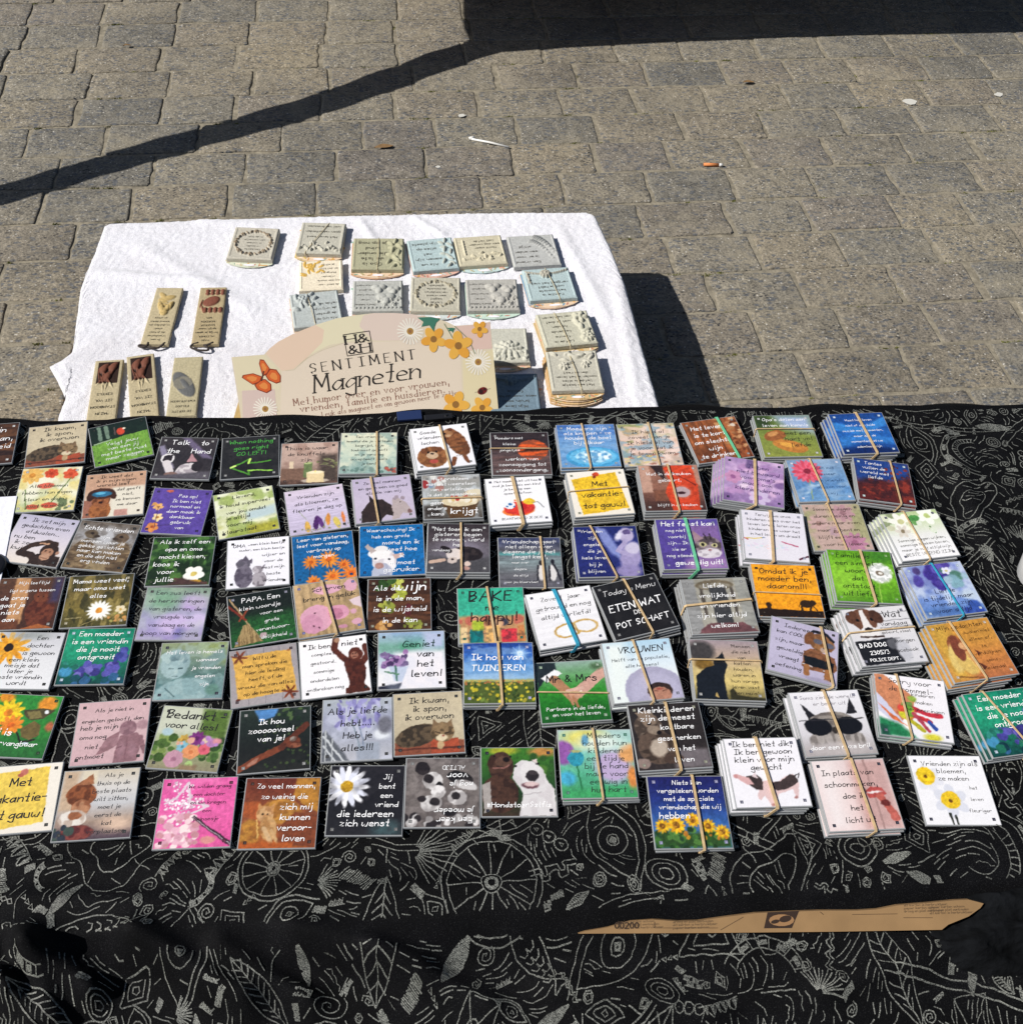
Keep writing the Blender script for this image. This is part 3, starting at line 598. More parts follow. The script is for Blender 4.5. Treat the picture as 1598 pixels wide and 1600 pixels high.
    for i in range(34):      # long wandering double lines
        x, y, a = R.uniform(X0, X1), R.uniform(Y0, Y1), R.uniform(-.7, .7) + (math.pi if R.random() < .5 else 0); P = [(x, y)]; k = R.uniform(-5, 5)
        for j in range(60):
            a += k * .006 + R.uniform(-.06, .06)
            if j % 15 == 0: k = R.uniform(-6, 6)
            x += math.cos(a) * .006; y += math.sin(a) * .006; P.append((x, y))
        P = np.array(P); put(P, LW * 1.1); t = np.gradient(P, axis=0); nn = np.column_stack([-t[:, 1], t[:, 0]]); nn /= np.hypot(nn[:, 0], nn[:, 1])[:, None]; q = R.uniform(.004, .009); put(P + nn * q)
        st = R.random()
        if st < .45:
            for j in range(2, 58, 2): put([P[j], P[j] + nn[j] * q])
        elif st < .8:
            for j in range(2, 58, 3): put([P[j], P[j] - nn[j] * R.uniform(.006, .012) + t[j] * .5])
    # fine hatching that follows the motifs and fills the gaps
    fx = np.linspace(X0, X1, 240); fy = np.linspace(Y0, Y1, 140); FX, FY = np.meshgrid(fx, fy, indexing='ij'); FA = (fbm(FX * 7, FY * 7, 51, 3) - .5) * 16
    nx_, ny_ = OCC.shape
    def free(x, y, g=1):
        i, j = int((x - X0) / CS), int((y - Y0) / CS)
        return 1 < i < nx_ - 2 and 1 < j < ny_ - 2 and not OCC[i - g:i + g + 1, j - g:j + g + 1].any()
    for q in range(52000):
        x, y = R.uniform(X0, X1), R.uniform(Y0, Y1)
        if not free(x, y): continue
        P = [(x, y)]; n_ = R.choice([3, 5, 8, 12]); s_ = R.choice((-1, 1)); zz = R.random() < .12
        for j in range(n_):
            a = FA[min(239, int((x - X0) / (X1 - X0) * 239)), min(139, int((y - Y0) / (Y1 - Y0) * 139))] + (.9 * (-1) ** j if zz else 0)
            x += s_ * math.cos(a) * .0034; y += s_ * math.sin(a) * .0034
            if not free(x, y): break
            P.append((x, y))
        if len(P) > 2: put(P, LW * R.uniform(.7, 1.0))
    me = rb.mesh('woven_pattern', [M_THREAD], lambda x, y: zc(x, y) + .0006, False)
    obj('woven_pattern', me, CLOTH, kind='stuff')
build_pattern()

def build_table():
    t = obj('folding_table', None, loc=(.1, .6, 0)); tag(t, 'folding table hidden under the black patterned cloth', 'table')
    b = MB().box(-.95, .95, -.22, .235, TZ - .034, TZ - .012, bev=.003); obj('tabletop', b.mesh('tabletop', [simple('grey_plastic', (.3, .3, .3), .5)]), t)
    for sx in (-.85, .85):
        for sy in (-.17, .17):
            l = MB().tube([(sx, sy, TZ - .034), (sx, sy, 0)], .014, 10); obj('leg', l.mesh('leg', [simple('steel', (.35, .36, .38), .35, Metallic=.9)], True), t)
    return t
build_table()
M_BOXC = simple('brown_cardboard', (.30, .195, .105), .8, 30, .14, .0006)
def flat_shapes(): return FS()
class FS:
    """flat coloured print: shapes stacked a hair above each other"""
    def __init__(s, dz=.000015): s.b = MB(); s.z = 0; s.dz = dz
    def poly(s, pts, c): s.z += s.dz; s.b.add([(p[0], p[1], s.z) for p in pts], [list(range(len(pts)))], lc(c)); return s
    def ell(s, x, y, rx, ry, c, rot=0, n=14):
        q, w = math.cos(rot), math.sin(rot); return s.poly([(x + rx * math.cos(t) * q - ry * math.sin(t) * w, y + rx * math.cos(t) * w + ry * math.sin(t) * q) for t in [2 * math.pi * i / n for i in range(n)]], c)
    def flower(s, x, y, R, k, c, cc, w=.3, rot=.3, cr=.28, c2=None):
        for i in range(k):
            a = rot + 2 * math.pi * i / k; s.ell(x + math.cos(a) * R * .55, y + math.sin(a) * R * .55, R * .48, R * w, c if i % 2 or not c2 else c2, a)
        return s.ell(x, y, R * cr, R * cr, cc)
    def line(s, pts, w, c, nib=None):
        v, f = ribbon(np.array(pts, float), w, nib); s.z += s.dz; s.b.add([(a[0], a[1], s.z) for a in v], [list(q) for q in f], lc(c)); return s
    def mesh(s, name, mat):
        return s.b.mesh(name, [mat], False, True)
def orient(o, origin, ux, uy):
    ux = Vector(ux).normalized(); uy = Vector(uy); uy = (uy - ux * uy.dot(ux)).normalized(); uz = ux.cross(uy)
    o.matrix_world = Matrix(((ux.x, uy.x, uz.x, origin[0]), (ux.y, uy.y, uz.y, origin[1]), (ux.z, uy.z, uz.z, origin[2]), (0, 0, 0, 1)))

# lower box in front of the table, carrying the front of the cloth
def carton(name, label, x0, x1, y0, y1, h, cat='box'):
    c = obj(name, None, loc=((x0 + x1) / 2, (y0 + y1) / 2, 0)); tag(c, label, cat)
    w, d = (x1 - x0) / 2, (y1 - y0) / 2
    for i, (a, b, e, f) in enumerate(((-w, w, -d, -d + .004), (-w, w, d - .004, d), (-w, -w + .004, -d + .005, d - .005), (w - .004, w, -d + .005, d - .005))):
        obj('side_panel', MB().box(a, b, e, f, 0.001, h - .005).mesh('side_panel', [M_BOXC]), c)
    for a, b in ((-d, -.001), (.001, d)): obj('flap', MB().box(-w, w, a, b, h - .0045, h).mesh('flap', [M_BOXC]), c)
    return c
carton('cardboard_box', 'cardboard box hidden under the front overhang of the black cloth', -.7, .85, .03, .27, TZ - .125)
carton('cardboard_box', 'large cardboard box hidden beneath the white towel', -.535, .435, 1.02, 1.865, TW - .008)

def build_towel():
    L = np.array(GEO['towel_left']); Rr = np.array(GEO['towel_right']); Tp = np.array(GEO['towel_top'])
    nx, ny = 270, 230; ymin = 1.0
    u = np.linspace(0, 1, nx); v = np.linspace(0, 1, ny); U, Vv = np.meshgrid(u, v)
    # top edge y as function of x; the sheet is mapped between left and right outline at each row
    ytop_of = lambda x: np.interp(x, Tp[:, 0], Tp[:, 1])
    lx = lambda y: np.interp(y, L[::-1, 1], L[::-1, 0]); rx = lambda y: np.interp(y, Rr[::-1, 1], Rr[::-1, 0])
    ym = 1.9; Y0 = ymin + (ym - ymin) * Vv; X = lx(Y0) * (1 - U) + rx(Y0) * U
    Yt = ytop_of(X); Y = ymin + (Yt - ymin) * Vv
    X = lx(Y) * (1 - U) + rx(Y) * U
    X = X + .0014 * (fbm(Y * 60, Y * 0, 4, 2) - .5) * (np.abs(U - .5) * 2) ** 30
    Y = Y + .0018 * (fbm(X * 120, X * 0, 9, 2) - .5) * (Vv > .995)
    Z = TW + .0015 * (fbm(X * 8, Y * 8, 31, 3) - .5) * 2
    Z += .0024 * (vnoise(X * 330, Y * 330, 12) - .5) + .0016 * (vnoise(X * 190, Y * 190, 13) - .5)
    for (x0, y0, x1, y1, h, w) in GEO['towel_ridges']:
        ux, uy = x1 - x0, y1 - y0; t = np.clip(((X - x0) * ux + (Y - y0) * uy) / (ux * ux + uy * uy), 0, 1); d = np.hypot(X - x0 - t * ux, Y - y0 - t * uy)
        Z += h * np.exp(-(d / w) ** 2) * np.clip(np.minimum(t, 1 - t) * 6 + .1, 0, 1)
    e = np.minimum(np.minimum(U, 1 - U) * 1.0, (1 - Vv) * .9); Z -= .0035 * (1 - np.clip(e / .008, 0, 1)) ** 2
    Z = np.maximum(Z, TW - .004)
    v3 = np.column_stack([X.ravel(), Y.ravel(), Z.ravel()]); f = grid_faces(nx, ny)
    # hem: a skirt around the outline
    idx = np.concatenate([np.arange(nx), np.arange(1, ny) * nx + nx - 1, (ny - 1) * nx + np.arange(nx - 2, -1, -1), np.arange(ny - 2, 0, -1) * nx])
    sk = v3[idx].copy(); sk[:, 2] = TW - .0085; base = len(v3); k = len(idx); j = np.arange(k)
    f2 = np.stack([idx[j], base + j, base + (j + 1) % k, idx[(j + 1) % k]], 1)
    t = obj('towel', mesh_np('towel', np.vstack([v3, sk]), np.vstack([f, f2]), [M_TOWEL], True)); tag(t, 'white terry towel spread out behind the black table', 'towel'); return t
TOWEL = build_towel()
# ------------------------------------------------------------------ handwriting: stroke letters on a small grid (baseline 4, x height 8)
GL = {
'a': '4728060514244648 4844', 'b': '0b04 0728474534240405', 'c': '47280705142444', 'd': '4727060514344648 4b44',
'e': '0646472807051444', 'f': '4b2b2a24 0838', 'g': '472806051446 48424121 2102', 'h': '0b04 0628474644', 'i': '1814 1a1b',
'j': '28221101 2a2b', 'k': '0b04 4806 0644', 'l': '1b151424', 'm': '0804 06183734 36586764', 'n': '0804 0628474644', 'o': '280705144547 4728',
'p': '0801 0728474534240405', 'q': '4728060514344648 4841', 'r': '0804 06284847', 's': '47280736453414 1405', 't': '2b251434 0838', 'u': '0806051434 4648 4844',
'v': '082448', 'w': '080514363454 5468', 'x': '0844 4804', 'y': '080624 484111', 'z': '08480444',
'A': '043b64 1757', 'B': '0b04 0b3b4a28 2807 0848460434 3404', 'C': '5a3b190614345 5', 'D': '0b04 0b3b59563404', 'E': '4b0b0444 0838',
'F': '4b0b04 0838', 'G': '5a3b1906143455 5737', 'H': '0b04 5b54 0858', 'I': '0b4b 2b24 0444', 'J': '2b4b 4b4524 2405', 'K': '0b04 5b07 0754', 'L': '0b0444',
'M': '040b375b 5b64', 'N': '040b5454 545b', 'O': '3b0906143456 56593b', 'P': '0b04 0b3b4a4938 3807', 'R': '0b04 0b3b4a39 3907 1754', 'S': '4a3b1b09184735 350514',
'T': '0b5b 2b24', 'U': '0b061434565b', 'V': '0b245b', 'W': '0b14386b 386b', 'Z': '0b4b0444', 'Y': '0b284b 2824', 'Q': '3b0906143456593b 3654',
'0': '2b0906244649 2b49', '1': '1a2b24', '2': '0a2b4a4904 0444', '3': '0b4b28 2847453414 1404', '4': '3b0646 3b34', '5': '4b0b0838464424 2404', '6': '3b090624 24464818', '7': '0b4b14', '8': '2b0948 46240548 092b4a48', '9': '492b0908284849 4914',
'.': '1415', ',': '1512', '!': '1b16 1415', '?': '0a2b4a27 2726 2425', "'": '1b19', '"': '0b09 2b29', '-': '0737', '#': '1a14 3a34 0848 0646', '&': '54181a2b3a39060514 2447',
'_': '0444', ':': '1815 1515', '/': '044b'}
GL['W'] = '0b14 1438 3854 546b'; GL['M'] = '040b 0b36 365b 5b64'; GL['N'] = '040b 0b54 545b'
GW = {}
def glyph(ch):
    g = GL.get(ch)
    if g is None: return []
    out = []
    for st in g.split(' '):
        pass
    s = []
    for st in g.split(' '):
        if len(st) % 2: st = st + '4' if False else st[:-1]
        pts = [(int(st[i], 16), int(st[i + 1], 16) - 4) for i in range(0, len(st), 2)]
        if pts: s.append(pts)
    return s
GLY = {k: glyph(k) for k in GL}
def gwidth(ch):
    if ch == ' ': return 3.2
    g = GLY.get(ch)
    if not g: return 3
    return max(p[0] for s in g for p in s) + 1.75
def text_width(t): return sum(gwidth(c) for c in t) - 1.75
ANG = set('AEFHIKLMNTVWXYZvwxzk147')
def write(rb, text, x, y, u, col, w, rot=0.0, slant=.1, jit=.25, it=1, nib=None, seed=1, track=0.0, sx=1.0, serif=0):
    """text written from (x, y) baseline-left; u = size of one grid unit (x height = 4u)"""
    r = random.Random(hash_s(text) + seed); c, s = math.cos(rot), math.sin(rot); cx = 0
    for ch in text:
        g = GLY.get(ch); dy = r.uniform(-jit, jit); sc_ = 1 + r.uniform(-jit, jit) * .18; sl = slant + r.uniform(-.06, .06) * (jit > 0)
        if g:
            for st in g:
                p = [((cx + (a + b * sl) * sc_) * sx, b * sc_ + dy) for a, b in st]
                if serif:
                    for e0, e1 in ((0, 1), (-1, -2)):
                        a_, b_ = st[e0]; b1 = st[e1][1]
                        if b_ in (0, 7, 4) and abs(st[e1][0] - a_) <= 2 and abs(b1 - b_) >= 3:
                            Q = np.asarray([((cx + a_ + b_ * sl + q) * sx, b_) for q in (-.75, .75)]) * u
                            rb.line(np.column_stack([x + Q[:, 0] * c - Q[:, 1] * s, y + Q[:, 0] * s + Q[:, 1] * c]), w * serif, col)
                if len(p) > 2 and ch not in ANG: p = chaikin(p, it)
                p = np.asarray(p) * u
                q = np.column_stack([x + p[:, 0] * c - p[:, 1] * s, y + p[:, 0] * s + p[:, 1] * c])
                rb.line(q, w, col, nib)
        cx += gwidth(ch) + track
def hash_s(t):
    h = 7
    for ch in t: h = (h * 31 + ord(ch)) % 1000003
    return h
def block(rb, box, lines, col, L, align='c', wf=.62, rot=0.0, flip=False, it=1, jit=.3, maxk=.115, track=0.0, nib=None, slant=.1, shadow=None):
    """lines of text in the box (x0,y0,x1,y1; fractions, y down) of a square of side L centred on the origin"""
    x0, y0, x1, y1 = box; n = len(lines); dy = (y1 - y0) / n
    mw = max(text_width(t) + track * len(t) for t in lines)
    u = min((x1 - x0) / mw, dy / 10.2, maxk); w = u * wf * 1.25
    for i, t in enumerate(lines):
        tw = (text_width(t) + track * len(t)) * u; base = y0 + dy * (i + .5) + 2.4 * u
        xx = {'c': (x0 + x1 - tw) / 2, 'l': x0, 'r': x1 - tw}[align] + (rng.uniform(-.4, .4) * u)
        X, Y = (xx - .5) * L, (.5 - base) * L
        rot_ = rot + (math.pi if flip else 0)
        if rot_:
            c, s = math.cos(rot_), math.sin(rot_)
            cxm, cym = ((x0 + x1) / 2 - .5) * L, (.5 - (y0 + y1) / 2) * L
            dx_, dy_ = X - cxm, Y - cym; X, Y = cxm + dx_ * c - dy_ * s, cym + dx_ * s + dy_ * c
        if shadow is not None: write(rb, t, X + u * L * .45, Y - u * L * .45, u * L, shadow, w * L, rot_, slant=slant, jit=jit, it=it, track=track, nib=nib)
        write(rb, t, X, Y, u * L, col, w * L, rot_, slant=slant, jit=jit, it=it, track=track, nib=nib)

# ------------------------------------------------------------------ painted pictures: a small canvas sampled by the vertices of the picture sheet
NP = 92
class Art:
    def __init__(s, n=NP, asp=1.0, seed=1):
        s.n = n; y, x = np.mgrid[0:n, 0:n] / (n - 1)
        s.x = x + .024 * (fbm(x * 6, y * 6, seed + 3, 3) - .5) + .014 * (vnoise(x * 32, y * 32, seed + 5) - .5); s.y = y + .024 * (fbm(x * 6, y * 6, seed + 9, 3) - .5) + .014 * (vnoise(x * 32, y * 32, seed + 8) - .5); s.a = np.zeros((n, n, 3)) + .5; s.seed = seed; s.m = None; s.px = 1.0 / n
    def put(s, m, c):
        s.m = np.clip(m, 0, 1); s.a = s.a * (1 - s.m[..., None]) + hx(c) * s.m[..., None]; return s
    def g(s, *cs, h=False):
        t = (s.x if h else s.y) * (len(cs) - 1); C = np.array([hx(c) for c in cs]); i = np.clip(t.astype(int), 0, len(cs) - 2); f = (t - i)[..., None]
        s.a = C[i] * (1 - f) + C[i + 1] * f; return s
    def nz(s, c, amt=.5, fx=6, fy=6, lo=.45, hi=.65, o=3):
        s.seed += 11; v = fbm(s.x * fx, s.y * fy, s.seed, o); m = np.clip((v - lo) / (hi - lo), 0, 1) * amt
        s.a = s.a * (1 - m[..., None]) + hx(c) * m[..., None]; return s
    def gr(s, amt=.1, fx=30, fy=30):      # grain
        s.seed += 11; v = vnoise(s.x * fx, s.y * fy, s.seed)[..., None]; s.a = np.clip(s.a * (1 + (v - .5) * 2 * amt), 0, 1); return s
    def _e(s, x, y, rx, ry, rot=0, soft=None):
        soft = soft or s.px * 1.2; c, q = math.cos(rot), math.sin(rot); dx, dy = s.x - x, s.y - y
        u = (dx * c + dy * q) / rx; v = (-dx * q + dy * c) / ry; d = np.sqrt(u * u + v * v); return np.clip((1 - d) * min(rx, ry) / soft + .5, 0, 1)
    def e(s, x, y, rx, ry, c, rot=0, soft=None): return s.put(s._e(x, y, rx, ry, rot, soft), c)
    def te(s, x, y, rx, ry, c, amt=.6, f=20, rot=0, fy=None):       # texture inside an ellipse
        s.seed += 11; m = s._e(x, y, rx, ry, rot) * np.clip((vnoise(s.x * f, s.y * (fy or f), s.seed) - .45) * 5, 0, 1) * amt; k = s.m; s.put(m, c); return s
    def tm(s, c, amt=.6, f=20, fy=None):      # texture inside the last mask
        s.seed += 11; k = s.m; s.put(k * np.clip((vnoise(s.x * f, s.y * (fy or f), s.seed) - .45) * 5, 0, 1) * amt, c); s.m = k; return s
    def p(s, pts, c, soft=None):
        soft = soft or s.px; inside = np.zeros_like(s.x, bool); d = np.full(s.x.shape, 9.); n = len(pts)
        for i in range(n):
            (ax, ay), (bx, by) = pts[i], pts[(i + 1) % n]
            cond = ((ay > s.y) != (by > s.y)); xi = (bx - ax) * (s.y - ay) / ((by - ay) if by != ay else 1e-9) + ax; inside ^= cond & (s.x < xi)
            ux, uy = bx - ax, by - ay; t = np.clip(((s.x - ax) * ux + (s.y - ay) * uy) / (ux * ux + uy * uy + 1e-12), 0, 1)
            d = np.minimum(d, np.hypot(s.x - ax - t * ux, s.y - ay - t * uy))
        return s.put(np.where(inside, .5 + d / soft, .5 - d / soft), c)
    def r(s, x0, y0, x1, y1, c, soft=None): return s.p([(x0, y0), (x1, y0), (x1, y1), (x0, y1)], c, soft)
    def l(s, pts, w, c):
        d = np.full(s.x.shape, 9.)
        for (ax, ay), (bx, by) in zip(pts[:-1], pts[1:]):
            ux, uy = bx - ax, by - ay; t = np.clip(((s.x - ax) * ux + (s.y - ay) * uy) / (ux * ux + uy * uy + 1e-12), 0, 1)
            d = np.minimum(d, np.hypot(s.x - ax - t * ux, s.y - ay - t * uy))
        return s.put((w / 2 - d) / s.px + .5, c)
    def f(s, x, y, R, k, c, cc, w=.3, rot=.2, cr=.28, c2=None):       # flower
        for i in range(k):
            a = rot + 2 * math.pi * i / k; s.e(x + math.cos(a) * R * .55, y + math.sin(a) * R * .55, R * .47, R * w, c if (i % 2 or not c2) else c2, a)
        return s.e(x, y, R * cr, R * cr, cc)
    def b(s, x0, y0, x1, y1, n, r, cols, asp=1.0, soft=None):      # scattered dabs
        R = random.Random(s.seed + n); s.seed += 5
        for i in range(n):
            q = r * R.uniform(.6, 1.3); s.e(R.uniform(x0, x1), R.uniform(y0, y1), q, q * asp, R.choice(cols), R.uniform(-.6, .6), soft)
        return s
    def fur(s, x, y, rx, ry, c, c2, rot=0, f=9, fy=40):
        s.e(x, y, rx, ry, c, rot); return s.tm(c2, .75, f, fy)

def cat_sleep(a, x=0, y=0):
    a.nz('#b9ab90', .5, 4, 4); a.r(0, .80, 1, 1.1, '#8a4a33').r(.52, .77, .92, 1.1, '#a8482c').fur(.33 + x, .70 + y, .33, .17, '#5d4c38', '#2e261c', -.25, 20, 20)
    a.fur(.70 + x, .66 + y, .17, .16, '#8d7250', '#4a3a26', 0, 16, 22).p([(.55 + x, .58 + y), (.57 + x, .44 + y), (.66 + x, .54 + y)], '#7d6346').p([(.74 + x, .54 + y), (.83 + x, .45 + y), (.85 + x, .6 + y)], '#7d6346')
    a.e(.68 + x, .75 + y, .09, .05, '#d9c8a6').l([(.60 + x, .66 + y), (.65 + x, .68 + y)], .015, '#2a2018').l([(.74 + x, .68 + y), (.79 + x, .66 + y)], .015, '#2a2018').e(.70 + x, .72 + y, .02, .015, '#a35b4a'); a.r(.0, .90, 1, .93, '#5e2f22').e(.66 + x, .86 + y, .05, .07, '#b99a70'); return a
def waves(a): return a.g('#16408e', '#1c5db4', '#123a86').p([(0, .2), (.5, .35), (1, .1), (1, .3), (.5, .55), (0, .4)], '#2f7fd0', .05).p([(0, .6), (.5, .5), (1, .65), (1, .8), (.4, .7), (0, .85)], '#2a74c8', .08).p([(0, .9), (.5, .8), (1, .95), (1, 1.1), (0, 1.1)], '#0c2460', .08)
def sunflower(a, x, y, r): return a.f(x, y, r, 12, '#f5c21a', '#7a4a12', .2, .1, .42, '#e8a010').te(x, y, r * .4, r * .4, '#c98a20', .8, 40)
